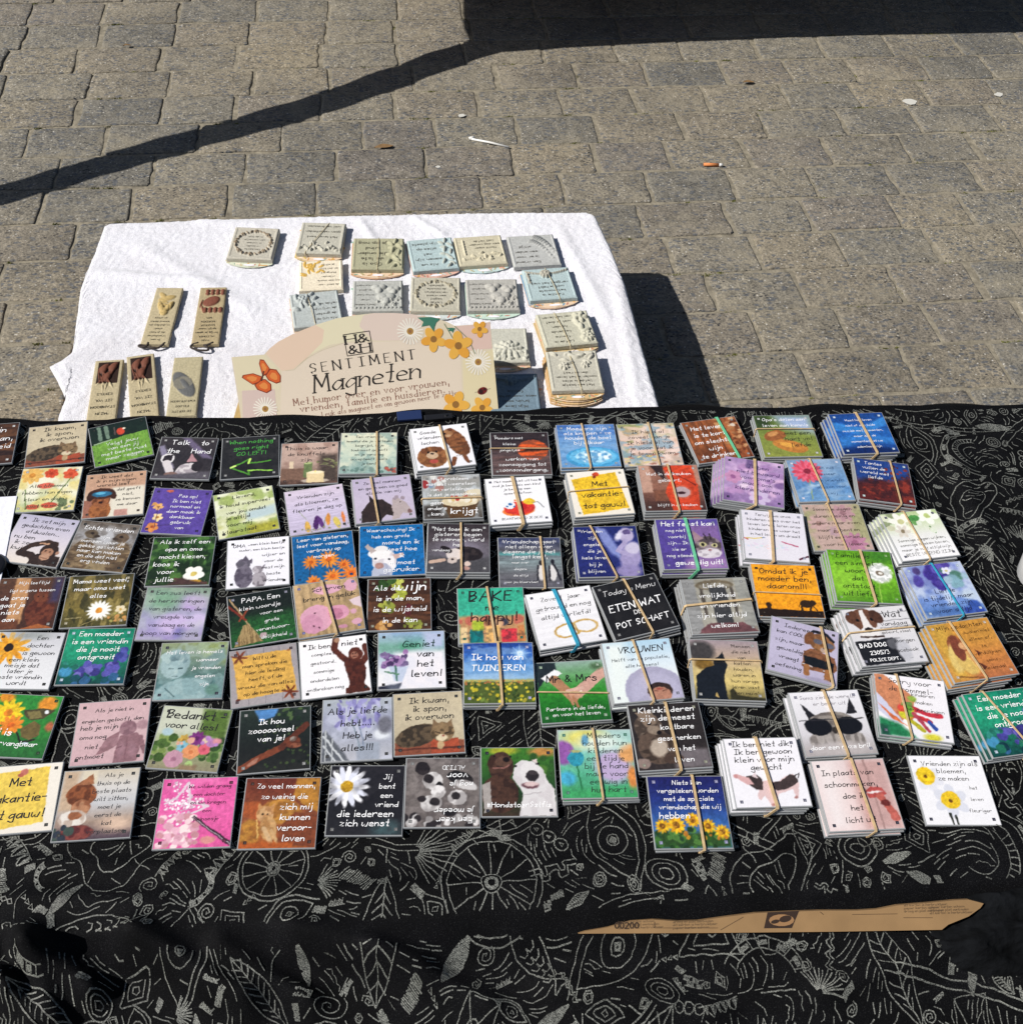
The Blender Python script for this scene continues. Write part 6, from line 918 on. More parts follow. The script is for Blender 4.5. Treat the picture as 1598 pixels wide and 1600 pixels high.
# ------------------------------------------------------------------ cast resin magnets and bookmarks on the towel
def petal(X, Y, x, y, rx, ry, rot, h):
    c, s = math.cos(rot), math.sin(rot); dx, dy = X - x, Y - y; u = (dx * c + dy * s) / rx; v = (-dx * s + dy * c) / ry
    return h * np.sqrt(np.clip(1 - u * u - v * v, 0, 1)) * (1 + .25 * (u))
def relief(kind, X, Y):
    """height 0..1 over the unit square, x right, y up, as the magnet lies in the scene"""
    Z = np.zeros_like(X); R = random.Random(hash_s(kind))
    def P(*a): nonlocal Z; Z = np.maximum(Z, petal(X, Y, *a))
    def fl(x, y, r, k=5, h=1.0, w=.3):
        for i in range(k): a = 6.283 * i / k + x * 9; P(x + math.cos(a) * r * .55, y + math.sin(a) * r * .55, r * .5, r * w, a, h)
        P(x, y, r * .3, r * .3, 0, h * 1.3)
    if kind == 'wreath':
        for i in range(24):
            a = 6.283 * i / 24; x, y = .5 + .40 * math.cos(a), .5 + .37 * math.sin(a); P(x, y, .055, .02, a + 1.5 + R.uniform(-1.2, 1.2), .8)
            if i % 3 == 0: fl(x, y, .055, 5, .8)
    elif kind == 'hearts':
        for x, y, s in ((.52, .72, 1.), (.82, .66, .9), (.66, .38, 1.25)):
            P(x - .06 * s, y + .05 * s, .10 * s, .085 * s, -.6, 1); P(x + .06 * s, y + .05 * s, .10 * s, .085 * s, .6, 1); P(x, y - .05 * s, .07 * s, .10 * s, 0, .9)
        for i in range(16): fl(.5 + .03 * i, .28 + .12 * math.sin(i), .035, 4, .8)
        for i in range(12): P(.06 + i * .08, .06, .045, .02, .5, .8)
    elif kind == 'lily':
        for i in range(7): P(.80 + .07 * math.sin(i * 1.1), .12 + i * .13, .12, .05, 1.2 + .8 * math.cos(i * 1.7), 1)
        fl(.82, .80, .16, 5, 1.2); fl(.84, .18, .13, 8, 1.2)
    elif kind == 'leaves':
        for i in range(12): P(.82 + .10 * math.sin(i * 2.3), .08 + i * .075, .09, .035, R.uniform(-1, 2.4), .9)
    elif kind == 'branch':
        for i in range(9): P(.12 + i * .09, .18 + .02 * i, .07, .012, .15, .6)
        for i in range(12): P(R.uniform(.1, .9), R.uniform(.14, .4), .06, .025, R.uniform(0, 3), .8)
        for i in range(6): P(.16, .4 + i * .09, .02, .06, .2, .7)
    elif kind == 'fern':
        for i in range(12):
            t = i / 11; x, y = .5 + .4 * t, .85 - .6 * t * t; P(x + .05, y + .06, .11 - .05 * t, .014, .9 - t, .9); P(x - .04, y - .05, .08 - .04 * t, .012, .9 - t, .7)
    elif kind == 'peony':
        for q, n in ((.24, 11), (.15, 8), (.07, 5)):
            for i in range(n): a = 6.283 * i / n + q; P(.58 + math.cos(a) * q, .34 + math.sin(a) * q * .9, .09, .05, a, 1.3 - q * 2)
        for i in range(10): P(R.uniform(.3, .95), R.uniform(.06, .3), .09, .035, R.uniform(0, 3), .8)
    elif kind == 'top':
        for i in range(16): P(R.uniform(.05, .95), R.uniform(.66, .94), .09, .03, R.uniform(-.8, .8), .9)
        fl(.3, .6, .1, 6, .9); fl(.72, .62, .08, 6, .8)
    elif kind == 'swag':
        P(.46, .82, .13, .10, 0, 1.2); fl(.46, .8, .12, 9, 1.3)
        for i in range(16): t = i / 15; P(.06 + .88 * t, .90 - .10 * math.sin(t * 3.14), .05, .022, (t - .5) * 2, .8)
        for i in range(5): P(.08, .55 + .07 * i, .05, .03, i, .7)
    elif kind == 'corner':
        for i in range(14): P(.08 + .5 * R.random() ** 1.4, .45 + .5 * R.random(), .085, .035, R.uniform(0, 3), .9)
        fl(.25, .78, .12, 6, 1)
    elif kind == 'bottom':
        for i in range(15): P(.05 + i * .065, .14 + .06 * math.sin(i * 1.3), .06, .03, R.uniform(-1, 1.5), .9)
        fl(.32, .32, .07, 5, .8); P(.64, .34, .05, .03, .7, .8)
    elif kind == 'heartmark':
        P(.42, .70, .20, .06, 0, .5); P(.5, .80, .34, .05, .1, .8); P(.35, .84, .2, .05, -.3, .7); P(.38, .63, .2, .075, -.5, 1.3); P(.66, .63, .2, .075, .5, 1.3); P(.52, .56, .17, .075, 0, 1.2)
        c = np.exp(-((np.hypot((X - .52) * .42, Y - .62) - .085) / .006) ** 2); Z = np.maximum(Z - .5 * c, 0)
    elif kind == 'glasses':
        for yy in (.93, .88, .60, .56):
            for i in range(4): P(.3 + i * .2, yy, .09, .03, 0, 1)
        P(.5, .74, .34, .09, .1, 1.1); P(.12, .70, .09, .035, 1, .9); P(.2, .6, .1, .03, -.8, .9)
    elif kind == 'acorn':
        for x, y in ((.34, .84), (.68, .86), (.5, .70)): P(x, y, .17, .07, .2, 1.3); P(x, y + .035, .2, .045, .2, 1.1)
        for i in range(10): P(R.uniform(.2, .85), R.uniform(.60, .78), .16, .022, R.uniform(0, 3), .9)
    elif kind == 'bowl':
        P(.45, .52, .48, .17, -.35, .8); Z = np.where(np.hypot((X - .42) / .34, (Y - .54) / .11) < 1, .25, Z); P(.5, .52, .25, .06, -.4, .6)
    return Z
def card(parent, w, h, col, col2, dx, dy, z, rot, hole='#ece8f0', tab=True):
    """backing card with a rounded hanging tab"""
    r = random.Random(int(abs(dx * 1e5)) + 3); pts = [(-w / 2, h / 2), (-w / 2, -h / 2)]
    if tab: pts += [(-w / 2 + w * t, -h / 2 - .014 * math.sin(math.pi * t) ** .8) for t in np.linspace(.08, .92, 9)]
    pts += [(w / 2, -h / 2), (w / 2, h / 2)]
    o = obj('backing_card', MB().prism(pts, 0, .0007, lc(col)).mesh('backing_card', [M_CARD], False, True), parent, (dx, dy, z), rot)
    fs = FS(); fs.z = .0007
    for i in range(14 if tab else 0):
        u = r.uniform(-.42, .42); fs.ell(u * w, -h / 2 - .0015 - r.random() * .007 * math.cos(u * 3), .003 + .003 * r.random(), .0016, r.choice(['#b87868', '#a8a078', '#7c9c8c', col2, '#c89858', '#e8dcc8']), r.random() * 3, 7)
    for i in range(9): fs.ell(-w / 2 + w * r.random(), -h / 2 + h * r.random(), .004 + .003 * r.random(), .003, r.choice(['#d8a090', '#c8c090', '#98b8a8', col2, '#e0b070']), r.random() * 3, 8)
    fs.poly([(-w / 2 + .001, h / 2), (-w / 2 + .001, -h / 2), (-w / 2 + .007, -h / 2), (-w / 2 + .007, h / 2)], col2)
    if tab:
        fs.ell(0, -h / 2 - .0055, .011, .0028, hole, 0, 16)
        rb = RB(); write(rb, 'TENGAM'[::-1], w * .2, -h / 2 - .0095, .00045, lc('#8c7c64'), .0003, math.pi, 0, 0, nib=None)
        v = np.concatenate(rb.v); fs.b.add(np.column_stack([v, np.full(len(v), fs.z + .0001)]), np.concatenate(rb.f).tolist(), lc('#8c7c64'))
    obj('card_print', fs.mesh('card_print', M_INK), o)
    return o
def resin(key, label, kind, col, lines, box, cards=1, ccol=('#cfc0a0', '#b8d0c8'), band=None, mark=False, colr=None, rim=True, cat='magnet', group='cast stone magnets with sayings on the towel', fade=.5, rh=.0055, name='cast_magnet', cdx=0):
    cx, cy, ang, w, h = GEO['resin'][key]; col = '#%02x%02x%02x' % tuple(min(255, int(v * 255 * (1.07 if not mark else 1.03))) for v in (hx(col) * .8 + sum(hx(col)) / 3 * .2))
    t = obj(name, None, loc=(cx, cy, TW + .0026), rz=ang); tag(t, label, cat, group)
    r = random.Random(hash_s(key)); z = 0
    for i in range(cards):
        k = cards - 1 - i
        card(t, w * 1.02, h * 1.02, ccol[0] if i % 2 == 0 else '#d8bfa4', ccol[1], r.uniform(-.0015, .001) - .0012 * k + cdx, r.uniform(-.001, .001) - .0018 * k, z, r.uniform(-.03, .03) * (k > 0)); z += .0011 if cards < 3 else .0026
    T = .0085 if not mark else .0065
    sl = MB().box(-w / 2, w / 2, -h / 2, h / 2, z, z + T, lc(col), .0008)
    obj('plaque', sl.mesh('plaque', [M_RESIN], False, True), t)
    nx, ny = (84, 76) if not mark else (40, 110)
    U, V = np.meshgrid(np.linspace(0, 1, nx), np.linspace(0, 1, ny)); Z = relief(kind, U, V) * rh
    X = (U - .5) * (w - .002); Y = (V - .5) * (h - .002); edge = np.minimum(np.minimum(U, 1 - U) * w, np.minimum(V, 1 - V) * h)
    rimh = np.where((edge > .001) & (edge < .0042), .0011, 0) if rim and not mark else 0
    Zr = Z; Z = np.maximum(Z, rimh) + .0003 * (vnoise(X * 900, Y * 900, 4) - .5); Z[edge < .0006] = -.0003
    cols = np.tile(lin(hx(col)), (nx * ny, 1)); 
    if colr: m = np.clip(Zr.ravel() / rh * 3, 0, 1)[:, None] * (1 if not mark else 1); cols = cols * (1 - m) + lin(hx(colr)) * m
    if kind == 'acorn':
        m = ((U > .12) & (U < .92) & (V > .60) & (V < .97)).ravel()[:, None]; q = np.clip(Zr.ravel() / rh * 1.6, 0, 1)[:, None]
        cols = np.where(m, lin(hx('#2a1812')) * (1 - q) + lin(hx('#6c4030')) * q, lin(hx(col)))
    v = np.column_stack([X.ravel(), Y.ravel(), Z.ravel() + z + T + .0003]); obj('relief', mesh_np('relief', v, grid_faces(nx, ny), [M_RESIN], True, cols), t)
    if lines:
        rb = RB(); x0, y0, x1, y1 = box; S = max(w, h)
        B = ((x0 - .5) * w / S + .5, (y0 - .5) * h / S + .5, (x1 - .5) * w / S + .5, (y1 - .5) * h / S + .5)
        block(rb, B, lines[::-1], lc('#5a5448'), S, flip=False, wf=.5, jit=0, slant=0, maxk=.02)
        # the magnets face the other way: turn the writing
        q = rb.v; cxm, cym = ((B[0] + B[2]) / 2 - .5) * S, (.5 - (B[1] + B[3]) / 2) * S
        rb2 = RB(); block(rb2, B, lines, lc('#4a4438') if not mark else lc('#2c2820'), S, flip=False, wf=.62 if not mark else .72, jit=.1, slant=0, maxk=.022 if not mark else .03)
        rb2.v = [np.column_stack([2 * cxm - a[:, 0], 2 * cym - a[:, 1]]) for a in rb2.v]
        obj('lettering', rb2.mesh('lettering', [M_INK], z + T + .0008), t)
    if band:
        zb = z + T + .0015; u0, u1 = band; x0_, x1_ = (u0 - .5) * w, (u1 - .5) * w; yb = -h / 2 - .0008 - .0
        pts = [(x0_, h / 2 + .0008, .001), (x0_, h / 2 + .0008, zb - .001), (x0_, h / 2 - .001, zb), ((x0_ + x1_) / 2, 0, zb + .0025 * (1 if kind in ('lily', 'leaves', 'top', 'swag', 'corner') else .3)), (x1_, -h / 2 + .001, zb), (x1_, yb, zb - .001), (x1_, yb - (.012 if cards > 2 else .002), .0025)]
        obj('string_loop', MB().tube(pts, .0007, 6).mesh('string_loop', [M_STRING], True), t)
    return t, z + T
G0 = '#a5a296'; GB = '#9db4b8'
resin('r1', 'square grey-beige plaque with a leaf wreath, alone at the upper left of the magnets', 'wreath', '#aca797', ['Een beste', 'vriendin', 'is zomaar', 'een zonnetje', 'in de tuin'], (.28, .25, .74, .75), 1, ('#c8ccb8', '#c8b894'), colr='#8c7c68')
resin('r2', 'grey-green plaque on yellow cards with a small twig and cord over it, top row', 'bottom', '#aaa798', ['Het leven kent', 'geen zekerheden', 'wel vertrouwen'], (.12, .04, .9, .55), 2, ('#c9b383', '#c8b060'), (.62, .2))
resin('r2b', 'small cream card magnet with a golden swirl pattern under the twig plaque', 'corner', '#d2c6ac', ['Je bent voor', 'mij een mooie', 'vriendin', 'Margriet', 'en dat blijf', 'je altijd'], (.42, .08, .92, .9), 0, colr='#c8a250', rh=.0015)
resin('r3', 'olive green plaque with a lily relief and a cord down its middle', 'leaves', '#9c9a7a', ['Opa is', 'de 1ste', 'die onder', 'wind', 'je op nog'], (.1, .08, .68, .92), 2, ('#c8a488', '#b88c60'), (.50, .50))
resin('r4', 'light blue plaque with grey leaves on its right edge, top row', 'leaves', '#9bafb2', ['Als we', 'samen zijn', 'net', 'alles op', 'zijn plaats'], (.1, .08, .68, .92), 1, ('#d0a898', '#b8ccc8'), colr='#a4a8a0')
resin('r5', 'cream plaque with a branch relief along the bottom, top row', 'branch', '#b5ad92', ['Nooit meer', 'een dag zonder', 'wat liefde'], (.3, .12, .92, .48), 1, ('#b8cccc', '#c8a898'))
resin('r6', 'grey plaque with a fern frond, last of the top row', 'fern', '#a3a4a2', ['Een vriend', 'is er voor', 'een ander', 'altijd'], (.08, .3, .58, .95), 0)
resin('r7', 'grey plaque with three hearts, left of the wreath plaque in the second row', 'hearts', '#9fa09a', ["Oma's hebben", 'zilver', 'in hun haar', 'en goud', 'in hun hart'], (.04, .08, .46, .88), 1, ('#c4c8c0', '#d8a898'))
resin('r8', 'beige plaque with a leaf wreath, between the two heart plaques', 'wreath', '#a8a391', ['Liefde', 'begint', 'een vriend', 'van kinderen', 'de mooiste', 'glimlach'], (.28, .2, .74, .8), 1, ('#c0c8c8', '#c89c74'), colr='#97907c')
resin('r9', 'grey plaque with three hearts and a scalloped lower edge, right of the wreath', 'hearts', '#9e9c95', ["Oma's hebben", 'zilver', 'in hun haar', 'en goud', 'in hun hart'], (.04, .08, .46, .88), 1, ('#b8ccc0', '#b8ccc0'))
resin('r10', 'light blue plaque bundle with a medallion relief on peach cards, far right', 'swag', '#9aaeb0', ['Familie is', 'het mooiste', 'wat je hebt', 'vergeet het niet'], (.12, .42, .9, .92), 2, ('#cdb09a', '#5c90b4'), (.5, .62), colr='#a09c90')
resin('r11', 'grey plaque with a bird relief, partly behind the top of the sign', 'corner', '#9fa6a4', ['Als wij op', 'de groten', 'de vrij zijn', 'liefde is fijn'], (.42, .3, .95, .9), 1, ('#c8b898', '#d0a898'), (.36, .44))
resin('r12', 'beige plaque bundle with a peony on its right edge, on a stack of cards', 'lily', '#aeac98', ['Liefde is', 'familie', 'helpende', 'handen', 'wat je doet', 'van het leven'], (.1, .06, .66, .95), 3, ('#c8b48c', '#b8a070'), (.36, .46))
resin('r13', 'beige plaque with a large peony, right behind the sign', 'peony', '#aeac9e', ['K', 'E', 'C', 'O'], (.06, .1, .3, .9), 1, ('#d0b49c', '#c8a888'))
resin('r14', 'beige plaque bundle with leaf sprays on a tall pile of cards by the table', 'top', '#aba898', ['Met een beetje', 'liefde is alles', 'mooier in het leven', 'dan de rest'], (.12, .52, .9, .93), 5, ('#c8a97c', '#c0985c'), (.44, .56))
resin('r15', 'blue plaque with a sunflower relief lying in the shadow of the sign', 'swag', '#62798a', ['Mijn lieve', 'bruin, mooi', 'mens voor de hele', 'familie'], (.1, .42, .95, .95), 1, ('#b8a0a0', '#a890a0'))
def bookmark(key, label, kind, col, colr, lines, box, cord=0):
    t, z = resin(key, label, kind, col, lines, box, 0, mark=True, colr=colr, cat='bookmark', group='resin bookmarks on the towel', rh=.0032, name='bookmark')
    cx, cy, ang, w, h = GEO['resin'][key]
    if cord == 1: P = [(-.011, -.5), (-.012, -.53), (-.022, -.54), (-.028, -.52), (-.024, -.505), (-.012, -.52), (-.002, -.56), (.008, -.55), (.018, -.50)]
    elif cord == 2: P = [(-.012, -.49), (-.022, -.49), (-.026, -.53), (-.012, -.585), (.004, -.60), (.008, -.57), (.002, -.52), (-.004, -.49), (.004, -.505), (.014, -.49)]
    if cord:
        pts = [(x, y * h if abs(y) < .5 else -h / 2 - (abs(y) - .5) * h, .0025 + .003 * abs(math.sin(i * 1.3))) for i, (x, y) in enumerate(P)]
        pts[0] = (pts[0][0], -h / 2 + .004, z); pts[-1] = (pts[-1][0], -h / 2 + .004, z); q = []
        for a, b in zip(pts[:-1], pts[1:]): q += [Vector(a).lerp(Vector(b), k / 3) for k in range(3)]
        q.append(Vector(pts[-1])); sm = [q[0]] + [(q[i - 1] + q[i] * 2 + q[i + 1]) / 4 for i in range(1, len(q) - 1)] + [q[-1]]
        obj('cord', MB().tube(sm, .0019, 7).mesh('cord', [M_CORD], True), t)
    return t
BM = '#b2a27c'
bookmark('b1', 'beige bookmark with a relief heart and dark cord loop, left of the upper pair', 'heartmark', BM, '#b39b66', ['In een', 'vriendschap', 'die je hebt', 'staat', 'zo dichtbij als', 'iemand denkt', 'en altijd', 'zegt'], (.12, .46, .88, .96), 1)
bookmark('b2', 'beige bookmark with red-brown relief and dark cord, right of the upper pair', 'glasses', '#a8946c', '#774636', ['VAN', 'ALCOHOL', 'krijg je geen', 'spijt, maar', 'WAKKER', 'WORDEN', 'WEL'], (.1, .52, .9, .97), 2)
bookmark('b3', 'yellowish bookmark with dark brown acorns, lower left corner of the towel', 'acorn', BM, '#4a2a20', ['"MIJN', 'STAMBOOM', 'ZIT VOL', 'EIKELS'], (.08, .52, .92, .94))
bookmark('b4', 'second acorn bookmark, tilted, directly right of the lower left one', 'acorn', BM, '#4a2a20', ['"MIJN', 'STAMBOOM', 'ZIT VOL', 'EIKELS'], (.08, .52, .92, .94))
bookmark('b5', 'beige bookmark with a grey bathroom scale relief, right one of the lower three', 'bowl', '#ada07c', '#5e5f60', ['DE EERSTE', 'KILOOS', 'KWIJTRAKEN'], (.1, .72, .9, .97))

# ------------------------------------------------------------------ the sign
def build_sign():
    o, ux, uy = GEO['sign_frame']; P = GEO['sign_outline']
    s = obj('display_sign', MB().prism(P[::-1] if sum((a[0] * b[1] - b[0] * a[1]) for a, b in zip(P, P[1:] + P[:1])) < 0 else P, -.0025, 0, lc('#c9bfa0')).mesh('display_sign', [M_CARD], False, True))
    orient(s, o, ux, uy); tag(s, 'cream cardboard sign with butterfly and flowers reading SENTIMENT Magneten', 'sign')
    K = GEO['sign_k']          # metres per photo pixel on the sign
    B = GEO['sign_pt']         # named points on the sign
    fs = FS()
    cream, pink, pink2 = '#cbc3a8', '#c8aca0', '#bfa9a6'
    fs.poly(P, '#d4c8b0')
    fs.poly(B['topband'], '#dad2b4'); fs.poly(B['pinkarc'], '#dbc2ac'); fs.poly(B['mauve'], '#d6c4b8'); fs.poly(B['mid'], '#d8cab8'); fs.poly(B['leftpanel'], '#d6ccae'); fs.poly(B['leftlow'], '#cdb8b0'); fs.poly(B['rightpanel'], '#d6caa6'); fs.poly(B['righttop'], '#d4b8ac')
    fs.line(B['arcline'], .0005, '#bcb094')
    zb = fs.z
    # butterfly
    bx, by = B['butterfly']; k = K
    for W_ in ([(0, 0), (-4, 20), (-2, 27), (4, 26), (12, 12), (8, 4)], [(4, 2), (12, 12), (22, 10), (28, 0), (27, -10), (20, -12), (8, -6)], [(0, 0), (-14, 6), (-30, 4), (-32, 0), (-24, -6), (-16, -12), (-4, -8)], [(-2, -4), (-14, -12), (-10, -20), (4, -26), (12, -22), (12, -12), (4, -4)]):
        cx_, cy_ = sum(q[0] for q in W_) / len(W_), sum(q[1] for q in W_) / len(W_)
        for f_, cc in ((1.0, '#7c2c14'), (.86, '#c85a24'), (.5, '#d88440')): fs.poly([(bx + (cx_ + (q[0] - cx_) * f_) * k, by + (cy_ + (q[1] - cy_) * f_) * k) for q in W_], cc)
    fs.line([(bx - 2 * k, by - 6 * k), (bx + 2 * k, by + 8 * k)], .0022, '#4c2818')
    # daisies and buttercups
    for (x, y, r) in B['daisies']:
        fs.z = zb + .0001
        for i in range(22):
            a = 6.283 * i / 22 + .1; fs.line([(x + math.cos(a) * r * .25, y + math.sin(a) * r * .25), (x + math.cos(a) * r, y + math.sin(a) * r)], r * .11, '#e6e0d4')
        fs.ell(x, y, r * .27, r * .27, '#a8823c'); fs.ell(x, y, r * .14, r * .14, '#8c6440')
    fs.z = zb + .00035
    for pts in B['stems']: fs.line(pts, .0012, '#6c7c5c')
    for (x, y, r) in B['leaves']: 
        fs.poly([(x - r, y + r * .5), (x - r * .5, y + r * .1), (x - r * .7, y - r * .3), (x, y - r * .2), (x + .3 * r, y - r * .7), (x + r * .6, y), (x + r, y + r * .3), (x + r * .2, y + r * .5)], '#3c7460')
    for (x, y, r) in B['cups']: fs.z = zb + .0004 + .0001 * (x * 100 % 2); fs.flower(x, y, r, 5, '#d89a38', '#8c6430', .34, x * 50, .26, '#dca848')
    lx, ly = B['ladybird']; fs.ell(lx, ly, 8 * k, 5.5 * k, '#6c1818', .4); fs.ell(lx - 2 * k, ly - 1 * k, 3.4 * k, 4 * k, '#2c1010', .4); fs.ell(lx + 4 * k, ly + 2 * k, 2 * k, 2 * k, '#2c1010'); fs.line([(lx - 12 * k, ly - 2 * k), (lx + 13 * k, ly + 3 * k)], .0004, '#3c2c20')
    obj('sign_print', fs.mesh('sign_print', M_INK), s, (0, 0, .0001))
    rb = RB(); dk = lc('#241f1c'); br = lc('#8a6152')
    def txt(t, p0, p1, xh, col, w, nib=None, slant=0., track=0, it=2, caps=False):
        x0, y0 = p0; x1, y1 = p1; L = math.hypot(x1 - x0, y1 - y0); rot = math.atan2(y1 - y0, x1 - x0); u = xh / (7 if caps else 4)
        sx = L / ((text_width(t) + track * (len(t) - 1)) * u); write(rb, t, x0, y0, u, col, w, rot, slant, 0, it, nib, 1, track, sx, .55)
    T = B['text']
    txt('SENTIMENT', *T['sentiment'], 14.5 * K, dk, 1.8 * K, nib=.2, track=2.2, caps=True); txt('Magneten', *T['magneten'], 15.5 * K, dk, 2.7 * K, nib=.5, slant=.18, track=-.3, it=3)
    txt('Met humor over en voor vrouwen,', *T['l1'], 6 * K, br, 1.15 * K, nib=.3, track=.8); txt('vrienden, familie en huisdieren.', *T['l2'], 6 * K, br, 1.15 * K, nib=.3, track=.8); txt('Leuk als magneet en om gewoon neer te zetten', *T['l3'], 4.2 * K, br, .8 * K, nib=.3, track=.6)
    txt('H&', *T['h1'], 12.5 * K, dk, 2.6 * K, nib=.2, caps=True, track=-.6); txt('&H', *T['h2'], 12.5 * K, dk, 2.6 * K, nib=.2, caps=True, track=-.6)
    q = B['logo']; rb.line(np.array(q + q[:1]), .0011, dk)
    for a, b in zip(q, q[1:] + q[:1]): rb.line(np.array([a, b]), .0012, dk)
    # serifs of the capital line
    obj('sign_lettering', rb.mesh('sign_lettering', [M_INK], zb + .0002), s)
    # easel strut behind
    e = obj('easel_strut', MB().box(-.03, .03, -.1, .02, -.006, -.004).mesh('easel_strut', [M_BOXC]), s, (sum(p[0] for p in P) / len(P), -.02, 0))
    return s
build_sign()
def little_props():
    # cards peeping out behind the sign, a dark tile edge and a black clip at the table's back edge
    x, y, z = GEO['cards']; t = obj('card_bundle', None, loc=(x, y, TW + .003), rz=-.12); tag(t, 'small bundle of yellowish cards sticking out left of the sign', 'cards')
    r = random.Random(4)
    for i in range(5):
        obj('card', MB().box(-.035, .035, -.045, .045, 0, .0009, lc('#cdb888') if i % 2 else lc('#b89c68')).mesh('card', [M_CARD], False, True), t, (r.uniform(-.004, .004), r.uniform(-.004, .004), i * .0016), r.uniform(-.06, .06))
    x, y = GEO['clip']; c = obj('black_clip', MB().box(-.016, .016, -.004, .004, 0, .004, None, .0008).tube([(.009, 0, .004), (.009, 0, .0052)], .0016, 8).mesh('black_clip', [simple('black_plastic', (.012, .012, .014), .35)]), None, (x, y, TZ + .001), .05); tag(c, 'small black plastic clip at the back edge of the cloth below the sign', 'clip')
    x, y = GEO['bluetile']; c = obj('loose_magnet', MB().box(-.014, .014, -.007, .007, 0, .0028, lc('#1c2c54'), .0005).mesh('loose_magnet', [M_INK], False, True), None, (x, y, TZ + .001), .03); tag(c, 'dark blue strip of a loose magnet at the back edge below the sign', 'magnet')
little_props()

# ------------------------------------------------------------------ cardboard strip, velvet, white paper
def build_strip():
    P = GEO['strip']; n = len(P)
    c = obj('cardboard_strip', MB().prism([(x, y) for x, y in P], -.0035, 0, lc('#8f7250')).mesh('cardboard_strip', [attr_mat('strip_cardboard', .8, 0, 30, .12, .0004, .2)], False, True))
    o, ux, uy = GEO['strip_frame']; orient(c, o, ux, uy); tag(c, 'long torn strip of brown cardboard peeping out below the tablecloth', 'cardboard')
    fs = FS(); k = GEO['strip_k']; pt = GEO['strip_pt']
    def Q(name, dx=0, dy=0): x, y = pt[name]; return (x + dx * k, y - dy * k)
    lo = pt['logo']; fs.poly([(lo[0] - 20 * k, lo[1] + 12 * k), (lo[0] + 30 * k, lo[1] + 14 * k), (lo[0] + 18 * k, lo[1] - 12 * k), (lo[0] - 26 * k, lo[1] - 12 * k)], '#33241a')
    fs.ell(lo[0] + 2 * k, lo[1], 20 * k, 9 * k, '#94704c'); fs.ell(lo[0] + 8 * k, lo[1] + 2 * k, 10 * k, 5 * k, '#33241a', .2); fs.ell(lo[0] - 8 * k, lo[1] - 2 * k, 7 * k, 3 * k, '#33241a', .2); fs.ell(lo[0] - 10 * k, lo[1] + 3 * k, 4 * k, 2 * k, '#94704c')
    r = random.Random(3)
    for (x0, y0, x1, y1) in pt['lines']: fs.line([(x0, y0), (x1, y1)], .0004, '#4c3828')
    obj('strip_print', fs.mesh('strip_print', M_INK), c, (0, 0, .0001))
    rb = RB(); x, y = pt['t1']; write(rb, '00200', x, y, .0007, lc('#3c2c20'), .0008, 0, 0, 0)
    for i, (x, y) in enumerate(pt['tiny']):
        for j in range(3): write(rb, ['papier karton schoon', 'droog en plat aanbieden', 'dit karton is herbruikbaar'][(i + j) % 3], x, y - j * .0024, .00028, lc('#64503c'), .00018, .02, 0, 0)
    obj('strip_lettering', rb.mesh('strip_lettering', [M_INK], .0006), c)
build_strip()
def build_velvet():
    x0, y0, x1, y1 = GEO['velvet']; nx, ny = 90, 80; U, V = np.meshgrid(np.linspace(0, 1, nx), np.linspace(0, 1, ny))
    X = x0 + (x1 - x0) * U; Y = y0 + (y1 - y0) * V
    d = np.hypot((U - .62) / .56, (V - .5) / .5) + .16 * (fbm(U * 4, V * 4, 3) - .5) * 2
    H = .022 * np.clip(1.05 - d, 0, 1) ** .5 * (.6 + .8 * fbm(U * 5, V * 5, 6)) + .004 * (fbm(U * 16, V * 16, 9) - .5)
    Z = np.where(d < 1.05, zc(X, Y) + .001 + H, zc(X, Y) - .004)
    o = obj('velvet_cloth', mesh_np('velvet_cloth', np.column_stack([X.ravel(), Y.ravel(), Z.ravel()]), grid_faces(nx, ny), [M_VELVET], True)); tag(o, 'crumpled plain black velvet cloth at the right end of the cardboard strip', 'cloth')
build_velvet()
def build_paper():
    P = GEO['paper']; c = obj('white_sheet', MB().prism(P, TZ + .004, TZ + .0055, lc('#e4e4ee')).mesh('white_sheet', [M_CARD], False, True)); tag(c, 'blank white sheet of paper at the left edge beside the chimpanzee magnet', 'paper')
    x, y = GEO['knob']; k = obj('black_tin', MB().tube([(0, 0, 0), (0, 0, .002), (0, 0, .006), (0, 0, .008)], [.014, .016, .016, .014], 20).mesh('black_tin', [simple('black_tin_paint', (.012, .012, .016), .4)], True), None, (x, y, TZ + .001)); tag(k, 'small round black tin at the left edge below the chimpanzee magnet', 'tin')
    x, y = GEO['whitecup']; b = MB(); b.tube([(0, 0, 0), (0, 0, .004), (0, 0, .045), (0, 0, .05)], [.022, .026, .031, .031], 24); k = obj('white_cup', b.mesh('white_cup', [simple('white_paper_cup', (.75, .75, .76), .4)], True), None, (x, y, TZ + .001)); tag(k, 'white cup at the right edge beside the blue flower stack', 'cup')
build_paper()

